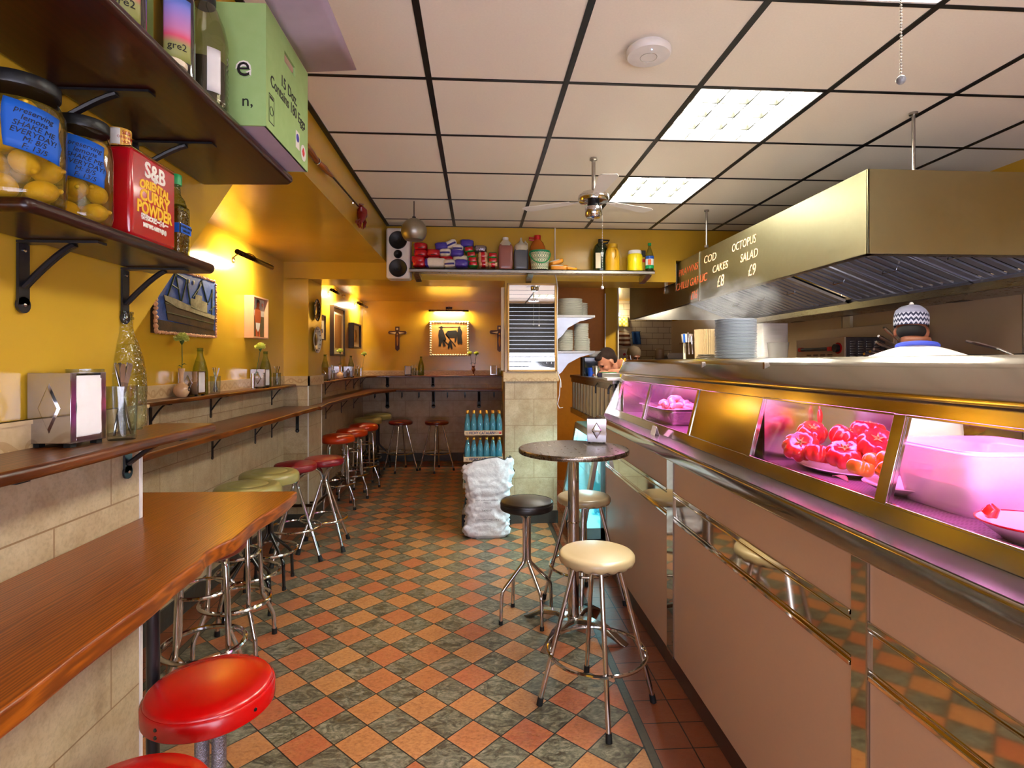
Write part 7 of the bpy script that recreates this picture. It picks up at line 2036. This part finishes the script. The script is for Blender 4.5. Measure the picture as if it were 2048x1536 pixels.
MB().lathe([(0, .005), (.05, .005), (.095, .036), (.10, .036), (.055, 0), (0, 0)], n=44).build('dish', 'china_w', p3); MB().ring((0, 0, .036), .098, .0022, 44, 6).build('rim', 'pk_red', p3)
sw = MB()
for k in range(3): sw.ring((-.03 + .03 * k, -.06, .026 + .0), .012, .001, 18, 4, axis='Z')
sw.build('painted_swirl', 'pk_purple', p3)
so1 = thing('sausage', 'short red sausage end resting on the rim of the enamel dish', 'sausage', (1.055, 1.085, 1.19)); MB().tube([(0, 0, .016), (.002, -.004, .008), (0, 0, -.004), (-.002, .004, -.010)], [.006, .014, .015, .006], 12).build('skin', 'tomato', so1)
tomato('dark mottled round vegetable in the enamel dish at the right edge', .040, (1.115, 1.015, 1.19), (.5, .2, 0), mat('mottled_purple_skin', srgb(120, 30, 40), .3, vary=.6, vscale=30), 3, 'dark vegetable', 'vegetable')
tr = thing('steel_tray', 'deep steel tray heaped with pink pieces in the far window', 'tray', (1.165, 3.27, 1.1455))
tm = MB(); f = lambda q, p: math.copysign(abs(q) ** p, q)
tm.grid(lambda u, v: (f(math.cos(2 * PI * u), .3) * (.115 + .010 * v), f(math.sin(2 * PI * u), .3) * (.25 + .01 * v), .09 * v), 64, 5, closed_u=True)
tm.build('walls', 'steel_dull', tr, solid=.002)
MB().grid(lambda u, v: (f(math.cos(2 * PI * u), .3) * (.125 + .016 * v), f(math.sin(2 * PI * u), .3) * (.26 + .016 * v), .09), 64, 2, closed_u=True).build('rim', 'steel_dull', tr, solid=.002)
box(-.115, .115, -.25, .25, .0, .003).build('base', 'steel_dull', tr)
fd0 = None; rnd = random.Random(11); piece = mat('pale_pink_meat', srgb(236, 170, 150), .3, vary=.15, coat=.3)
for i in range(26):
    if fd0 is None: fd0 = thing('meat_piece', '', 'food'); MB().tube([(-.035, 0, -.008), (-.02, 0, .003), (0, 0, .008), (.02, 0, .003), (.035, 0, -.008)], [.008, .017, .019, .016, .007], 12).build('piece', piece, fd0); t = fd0
    else: t = dup(fd0)
    a, r = rnd.uniform(0, 2 * PI), rnd.random() ** .6
    x, y = r * math.cos(a) * .085, -.05 + r * math.sin(a) * .16
    t.location = (1.165 + x, 3.27 + y, 1.1455 + .082 + .05 * (1 - r) + rnd.uniform(0, .012)); t.rotation_euler = (rnd.uniform(-.5, .5), rnd.uniform(-.5, .5), rnd.uniform(0, 6))
    t['label'] = 'pale pink meat piece heaped in the deep steel tray'; t['group'] = 'pink pieces in the steel tray'
hm = MB().ell((0, 0, 0), (.10, .20, .05), 30, 16, nz=.15, nsc=20).build('minced_filling', piece, tr); hm.location = (0, -.04, .055)
spn = thing('hanging_spoon', 'dark spoon hanging inside the second display window', 'spoon', (1.22, 1.925, 1.47)); MB().tube([(0, 0, 0), (.0, -.01, -.14)], .003, 6).build('handle', 'tomato', spn); MB().ell((.0, -.012, -.165), (.010, .006, .028), 12, 8).build('bowl', 'tomato', spn)
sn = thing('price_card', 'small white folded card on the ledge before the far window', 'card', (P(1320, 870, Z=1.118).x, P(1320, 870, Z=1.118).y, 1.1195)); MB().prism([(-.0, 0), (.012, .045), (.013, .045), (.026, 0), (.025, 0), (.0125, .043), (.001, 0)], -.035, .035, 'xz').build('card', 'white_plastic', sn); sn.location.x = .91

# ------------------------------------------------------------------ people
def remesh(o, vox=.007, smooth=6):
    r = o.modifiers.new('remesh', 'REMESH'); r.mode = 'VOXEL'; r.voxel_size = vox; r.use_smooth_shade = True
    s = o.modifiers.new('smooth', 'SMOOTH'); s.factor = .5; s.iterations = smooth
    return o
def skinm(name, c): return mat(name, c, .45, vary=.10, vscale=30, sss=.15)
def head_shape(mb, M4, s=1.0):
    """a head looking along local -Y, its centre at the origin of M4"""
    b = len(mb.v)
    mb.ell((0, .012, .030), (.074 * s, .094 * s, .094 * s), 24, 16)
    mb.ell((0, -.022, -.035), (.060, .064, .075), 20, 14)
    mb.ell((0, -.055, -.085), (.028, .026, .022), 14, 10)
    mb.ell((0, -.076, .022), (.050, .018, .014), 14, 8)          # brow
    mb.tube([(0, -.078, .015), (0, -.096, -.012), (0, -.104, -.026), (0, -.090, -.034)], [.007, .009, .012, .008], 10)
    mb.ell((.014, -.090, -.028), (.009, .009, .007), 8, 6).ell((-.014, -.090, -.028), (.009, .009, .007), 8, 6)
    mb.ell((.036, -.060, -.022), (.022, .020, .020), 10, 8).ell((-.036, -.060, -.022), (.022, .020, .020), 10, 8)
    mb.ell((0, -.082, -.052), (.024, .012, .006), 12, 8).ell((0, -.080, -.063), (.021, .012, .007), 12, 8)
    for sd in (-1, 1):
        mb.ell((sd * .079, .010, -.006), (.010, .020, .032), 12, 10, R=Matrix.Rotation(sd * .35, 3, 'Z'))
    mb.tube([(0, .03, -.04), (0, .035, -.10), (0, .045, -.16)], [.052, .050, .060], 18)
    mb.v[b:] = [tuple(M4 @ Vector(p)) for p in mb.v[b:]]
def eyes(par, M4, closed=True):
    for sd in (-1, 1):
        o = MB().ell((sd * .030, -.072, .006), (.012, .010, .009), 14, 10).xform(M4).build('eye', 'white_plastic' if not closed else 'ink', par)
        MB().tube([(sd * .030 - .014, -.079, .006), (sd * .030, -.0845, .001), (sd * .030 + .014, -.079, .006)], .0022, 6).xform(M4).build('eyelashes', 'ink', o)
        MB().tube([(sd * .030 - .018, -.086, .022), (sd * .030, -.094, .027), (sd * .030 + .018, -.086, .022)], .0035, 6).xform(M4).build('eyebrow', 'ink', par)
def hand(mb, wrist, direction, palm_n, s=1.0):
    d = Vector(direction).normalized(); n = Vector(palm_n).normalized(); sd = d.cross(n).normalized(); w0 = Vector(wrist)
    R = Matrix((sd, d, n)).transposed()
    mb.ell(w0 + d * .045, (.040, .050, .016), 16, 12, R=R)
    for k, L in enumerate((.068, .078, .072, .056)):
        b = w0 + d * .085 + sd * (-.030 + .020 * k); mb.tube([b - d * .02, b, b + d * L * .45 + n * .006, b + d * L * .8 + n * .024, b + d * L * .92 + n * .038], [.010, .0095, .009, .0085, .0065], 8)
    b = w0 + d * .02 - sd * .032; mb.tube([b, b - sd * .024 + d * .022 + n * .006, b - sd * .034 + d * .048 + n * .016, b - sd * .034 + d * .066 + n * .026], [.013, .012, .010, .007], 8)


def person(label, loc, J, skin, shirt_m, trouser_m, headM, closed=True, sleeve=.5):
    """J: joints in world metres relative to loc"""
    t = thing('person', label, 'person', loc)
    V = {k: Vector(v) for k, v in J.items()}
    b = MB(); head_shape(b, headM)
    b.tube([V['neck'] + Vector((0, 0, .05)), V['neck'], V['chest']], [.058, .062, .09], 16)
    for s in 'lr':
        sh, el, wr, hn = V[s + 'sh'], V[s + 'el'], V[s + 'wr'], V[s + 'hn']
        b.tube([sh, sh.lerp(el, .5), el, el.lerp(wr, .4), wr], [.050, .046, .038, .038, .026], 12)
        hand(b, wr, hn - wr, Vector((0, 0, -1)) if abs((hn - wr).normalized().z) < .8 else Vector((0, 1, 0)))
    b.ell(V['chest'], (.12, .10, .12), 16, 12).tube([V['chest'], V['hip']], [.11, .12], 14)
    for s in 'lr':
        hp, kn, an = V[s + 'hp'], V[s + 'kn'], V[s + 'an']
        b.tube([V['hip'], hp, kn, kn.lerp(an, .35), an], [.10, .085, .055, .055, .038], 12)
        b.tube([an, an + Vector((0, 0, -.05)), an + V['fwd'] * .13 + Vector((0, 0, -.06))], [.04, .042, .03], 10)
    body = remesh(b.build('body', skin, t))
    # shirt
    s_ = MB()
    side = (V['rsh'] - V['lsh']).normalized(); up = (V['neck'] - V['hip']).normalized(); fw = side.cross(up).normalized()
    R = Matrix((side, fw, up)).transposed()
    s_.ell(V['chest'], (.200, .130, .19), 26, 18, R=R, pw=.9)
    s_.ell((V['chest'] + V['neck']) / 2 , (.165, .10, .085), 22, 14, R=R)
    s_.ell(V['chest'].lerp(V['hip'], .55), (.175, .125, .20), 24, 16, R=R, pw=.9)
    s_.ell(V['hip'], (.175, .125, .12), 24, 14, R=R)
    s_.tube([V['lsh'], V['lsh'].lerp(V['chest'].lerp(V['neck'], .78), .5), V['chest'].lerp(V['neck'], .78), V['rsh'].lerp(V['chest'].lerp(V['neck'], .78), .5), V['rsh']], [.066, .070, .066, .070, .066], 16)
    for s in 'lr':
        sh, el = V[s + 'sh'], V[s + 'el']
        s_.tube([sh, sh.lerp(el, .35), sh.lerp(el, sleeve + .3)], [.075, .070, .064], 14)
    remesh(s_.build('shirt', shirt_m, t), .009, 8)
    l_ = MB()
    for s in 'lr':
        hp, kn, an = V[s + 'hp'], V[s + 'kn'], V[s + 'an']
        l_.tube([V['hip'] + (hp - V['hip']) * .6, hp, kn, an + Vector((0, 0, .02))], [.125, .105, .075, .06], 14)
    l_.ell(V['hip'] - up * .05, (.165, .125, .11), 20, 14, R=R)
    remesh(l_.build('trousers', trouser_m, t), .010, 8)
    for s in 'lr':
        an = V[s + 'an']; MB().tube([an + Vector((0, 0, -.03)), an + V['fwd'] * .06 + Vector((0, 0, -.045)), an + V['fwd'] * .17 + Vector((0, 0, -.055))], [.048, .046, .036], 12).build('shoe', 'black_plastic', t)
    return t, V


def rotz(v, a): return Vector((v[0] * math.cos(a) - v[1] * math.sin(a), v[0] * math.sin(a) + v[1] * math.cos(a), v[2]))
def pose(ang, J): return {k: rotz(v, ang) for k, v in J.items()}
M['jeans'] = mat('blue_jeans', srgb(44, 58, 110), .8, vary=.25, vscale=60)
M['tshirt'] = mat('white_tshirt', srgb(238, 232, 228), .7, vary=.03)
M['navy_cloth'] = mat('navy_work_shirt', srgb(34, 34, 84), .7)

# cook with the knitted cap, back to us (local forward is -Y, turned to face the range)
A = math.radians(146)
Jc = dict(hip=(0, .02, .96), chest=(0, -.03, 1.40), neck=(0, -.07, 1.575), lsh=(-.205, -.05, 1.462), rsh=(.205, -.05, 1.462), lel=(-.25, -.14, 1.18), rel=(.25, -.14, 1.18), lwr=(-.16, -.34, 1.10), rwr=(.16, -.34, 1.10), lhn=(-.13, -.44, 1.08), rhn=(.13, -.44, 1.08),
          lhp=(-.10, .02, .90), rhp=(.10, .02, .90), lkn=(-.11, .0, .50), rkn=(.11, -.02, .50), lan=(-.12, .04, .10), ran=(.12, .04, .10), fwd=(0, -1, 0))
hc = rotz((.02, -.125, 1.655), A)
HM = Matrix.Translation(hc) @ Matrix.Rotation(A - .10, 4, 'Z') @ Matrix.Rotation(.22, 4, 'X') @ Matrix.Scale(.86, 4)
root = P(1838, 700, Y=2.62)
ck, V = person('cook in a white shirt and knitted cap seen from behind at the range', (root.x, 2.62, 0), pose(A, Jc), skinm('brown_skin', srgb(126, 74, 52)), 'tshirt', 'jeans', HM)
eyes(ck, HM)
def knit():
    t = NT('black_and_white_knit')
    sep = t.node('ShaderNodeSeparateXYZ'); t.link(t.tc, sep.inputs[0]); ang = t.math('ARCTAN2', sep.outputs[1], sep.outputs[0])
    u = t.math('MULTIPLY', ang, 26 / (2 * PI)); tri = t.math('ABSOLUTE', t.math('SUBTRACT', t.math('FRACT', u), .5))
    z = t.math('MULTIPLY', sep.outputs[2], 1 / .030)
    zz = t.math('FRACT', t.math('ADD', z, tri))
    band = t.math('GREATER_THAN', zz, .5)
    dots = t.math('GREATER_THAN', t.math('MULTIPLY', t.math('SINE', t.math('MULTIPLY', ang, 52)), t.math('SINE', t.math('MULTIPLY', sep.outputs[2], 500))), .15)
    top = t.math('GREATER_THAN', sep.outputs[2], .072)
    c = t.mix(band, srgb(34, 38, 66), srgb(206, 208, 224)); c = t.mix(t.math('MULTIPLY', dots, .5), c, srgb(60, 64, 92))
    c = t.mix(top, c, srgb(150, 152, 176)); t.set(Base_Color=c, Roughness=.85); t.bump(t.noise(300, 2), .4, .002); return t.m
capm = knit(); M['fold'] = mat('black_knit_crown', srgb(30, 30, 40), .9)
cp = MB()
def capf(u, v):
    a = 2 * PI * u
    pr = [(.087, .0), (.090, .03), (.088, .07), (.078, .095), (.055, .118), (.022, .128), (.0, .130)]
    k = v * (len(pr) - 1); i = min(int(k), len(pr) - 2); q = k - i; r = pr[i][0] * (1 - q) + pr[i + 1][0] * q; z = pr[i][1] * (1 - q) + pr[i + 1][1] * q
    w_ = 1 + (.06 * math.cos(3 * a + 1) + .05 * math.cos(5 * a)) * max(0, (z - .07) / .06)
    return (r * w_, ) and (r * w_ * math.cos(a), r * w_ * 1.14 * math.sin(a), z)
cp.grid(capf, 60, 26, closed_u=True)
co = cp.build('knitted_cap', capm, ck); co.matrix_local = HM @ Matrix.Translation((0, .018, .030)) @ Matrix.Rotation(-.12, 4, 'X')
MB().ell((0, 0, .134), .013, 14, 10).build('cap_bobble', 'tshirt', co)
MB().ell((.022, -.01, .121), (.030, .014, .010), 14, 8, R=Matrix.Rotation(.5, 3, 'Z')).ell((-.02, .03, .116), (.024, .014, .010), 14, 8, R=Matrix.Rotation(-.6, 3, 'Z')).build('cap_fold', 'fold', co)
MB().ell((0, .030, -.006), (.0735, .082, .052), 26, 16).xform(HM).build('hair', mat('black_short_hair', srgb(22, 18, 16), .8), ck)
cl = MB(); nk = V['neck']
ring_ = [nk + Vector((.083 * math.cos(a), .083 * math.sin(a), .005 + .014 * math.sin(a - A))) for a in [2 * PI * k / 24 for k in range(24)]]
cl.tube(ring_, .012, 8, True).build('blue_collar', mat('violet_blue_apron_strap', srgb(66, 84, 200), .6), ck)

# cook bending over the station
Jb = dict(hip=(0, .05, .94), chest=(0, -.20, 1.31), neck=(0, -.385, 1.475), lsh=(-.18, -.30, 1.44), rsh=(.18, -.30, 1.44), lel=(-.24, -.38, 1.42), rel=(.24, -.38, 1.40), lwr=(-.15, -.56, 1.405), rwr=(.15, -.56, 1.405), lhn=(-.10, -.66, 1.405), rhn=(.10, -.66, 1.405),
          lhp=(-.10, .05, .88), rhp=(.10, .05, .88), lkn=(-.11, .0, .48), rkn=(.11, .0, .48), lan=(-.12, .06, .10), ran=(.12, .06, .10), fwd=(0, -1, 0))
A = math.radians(-86)
hcb = rotz((0, -.53, 1.497), A)
HM = Matrix.Translation(hcb) @ Matrix.Rotation(A + .25, 4, 'Z') @ Matrix.Rotation(.62, 4, 'X')
q = P(1212, 722, Y=5.30)
cx = q.x - hcb.x
pb, V = person('cook with short dark hair bending down over the station, in navy and yellow', (cx, 5.30, 0), pose(A, Jb), skinm('pale_skin', srgb(206, 140, 110)), 'navy_cloth', 'jeans', HM)
eyes(pb, HM)
remesh(MB().ell((0, .030, .048), (.0795, .093, .088), 24, 16).ell((0, .055, .0), (.068, .060, .062), 18, 12).ell((0, -.052, .082), (.048, .030, .026), 16, 10).xform(HM).build('short_hair', mat('dark_brown_short_hair', srgb(50, 32, 24), .85, vary=.4, vscale=200, bump=.6, bscale=400), pb), .006, 2)
st_y = mat('yellow_apron_strap', srgb(236, 170, 30), .6)
nk, chs = V['neck'], V['chest']; up = (nk - V['hip']).normalized(); sd = (V['rsh'] - V['lsh']).normalized(); fw_ = sd.cross(up)
for s in (-1, 1):
    MB().tube([nk + sd * s * .05 + up * .03 - fw_ * .05 * 1, nk + sd * s * .085 + up * .02 + fw_ * .0, nk + sd * s * .09 - up * .06 + fw_ * .115, chs + sd * s * .08 + fw_ * .14], .013, 8).build('yellow_strap', st_y, pb)
MB().ell(chs + fw_ * .10, (.12, .05, .12), 20, 14, R=Matrix((sd, fw_, up)).transposed()).build('yellow_apron_bib', st_y, pb)

# cook further back in a dark beanie
Jf = dict(hip=(0, .02, .93), chest=(0, -.02, 1.22), neck=(0, -.04, 1.41), lsh=(-.18, -.02, 1.36), rsh=(.18, -.02, 1.36), lel=(-.24, -.10, 1.12), rel=(.24, -.10, 1.12), lwr=(-.13, -.30, 1.10), rwr=(.13, -.30, 1.10), lhn=(-.08, -.39, 1.10), rhn=(.08, -.39, 1.10),
          lhp=(-.10, .02, .87), rhp=(.10, .02, .87), lkn=(-.11, 0, .48), rkn=(.11, 0, .48), lan=(-.12, .04, .10), ran=(.12, .04, .10), fwd=(0, -1, 0))
A = math.radians(14)
q = P(1268, 714, Y=7.1)
hcf = rotz((0, -.085, q.z), A)
HM = Matrix.Translation(hcf) @ Matrix.Rotation(A, 4, 'Z') @ Matrix.Rotation(.30, 4, 'X')
pf, V = person('cook in a dark beanie looking down at the back of the kitchen', (q.x - hcf.x, 7.1 - hcf.y, 0), pose(A, Jf), skinm('dark_brown_skin', srgb(92, 50, 32)), 'navy_cloth', 'jeans', HM)
eyes(pf, HM)
MB().lathe([(.084, 0), (.085, .03), (.078, .075), (.055, .105), (.02, .118), (0, .12)], n=36, sy=1.14, M4=HM @ Matrix.Translation((0, .016, .022)) @ Matrix.Rotation(-.15, 4, 'X')).build('beanie', mat('dark_olive_beanie', srgb(70, 56, 42), .85, bump=.3, bscale=200), pf, solid=.003)
MB().tube([Vector((-.078, -.03, .03)), Vector((-.070, -.07, -.04)), Vector((-.045, -.09, -.085))], .004, 6).xform(HM).build('face_strap', mat('pale_blue_strap', srgb(160, 180, 220), .5), pf)

# steam over the plates
stm = thing('steam', 'pale steam drifting up to the hood above the bluish plates', 'steam')
vm = D.materials.new('steam_volume'); vm.use_nodes = True; nt_ = vm.node_tree; nt_.nodes.clear()
o_ = nt_.nodes.new('ShaderNodeOutputMaterial'); pv = nt_.nodes.new('ShaderNodeVolumePrincipled'); tc = nt_.nodes.new('ShaderNodeTexCoord')
ns = nt_.nodes.new('ShaderNodeTexNoise'); ns.inputs['Scale'].default_value = 7; ns.inputs['Detail'].default_value = 5; ns.inputs['Distortion'].default_value = .6
rp = nt_.nodes.new('ShaderNodeValToRGB'); rp.color_ramp.elements[0].position = .45; rp.color_ramp.elements[0].color = (0, 0, 0, 1); rp.color_ramp.elements[1].position = .72; rp.color_ramp.elements[1].color = (1, 1, 1, 1)
gr = nt_.nodes.new('ShaderNodeTexGradient'); gr.gradient_type = 'SPHERICAL'; mp = nt_.nodes.new('ShaderNodeMapping'); mp.inputs['Scale'].default_value = (3.2, 3.2, 4.2)
ml = nt_.nodes.new('ShaderNodeMath'); ml.operation = 'MULTIPLY'; m2 = nt_.nodes.new('ShaderNodeMath'); m2.operation = 'MULTIPLY'; m2.inputs[1].default_value = 9.0
L = nt_.links.new
L(tc.outputs['Object'], ns.inputs['Vector']); L(ns.outputs['Fac'], rp.inputs[0]); L(tc.outputs['Object'], mp.inputs[0]); L(mp.outputs[0], gr.inputs[0]); L(gr.outputs['Fac'], ml.inputs[0]); L(rp.outputs[0], ml.inputs[1]); L(ml.outputs[0], m2.inputs[0]); L(m2.outputs[0], pv.inputs['Density'])
pv.inputs['Color'].default_value = (.95, .93, .92, 1); pv.inputs['Anisotropy'].default_value = .1
L(pv.outputs[0], o_.inputs['Volume'])
M['steamv'] = vm
sq = P(1470, 612, Y=3.6); stm.location = (sq.x, 3.6, sq.z)
MB().ell((0, 0, 0), (.31, .31, .235), 20, 14).build('cloud', 'steamv', stm)
# sundry structure labels
for o in D.objects:
    if o.parent is not None and 'category' in o.keys(): del o['category']
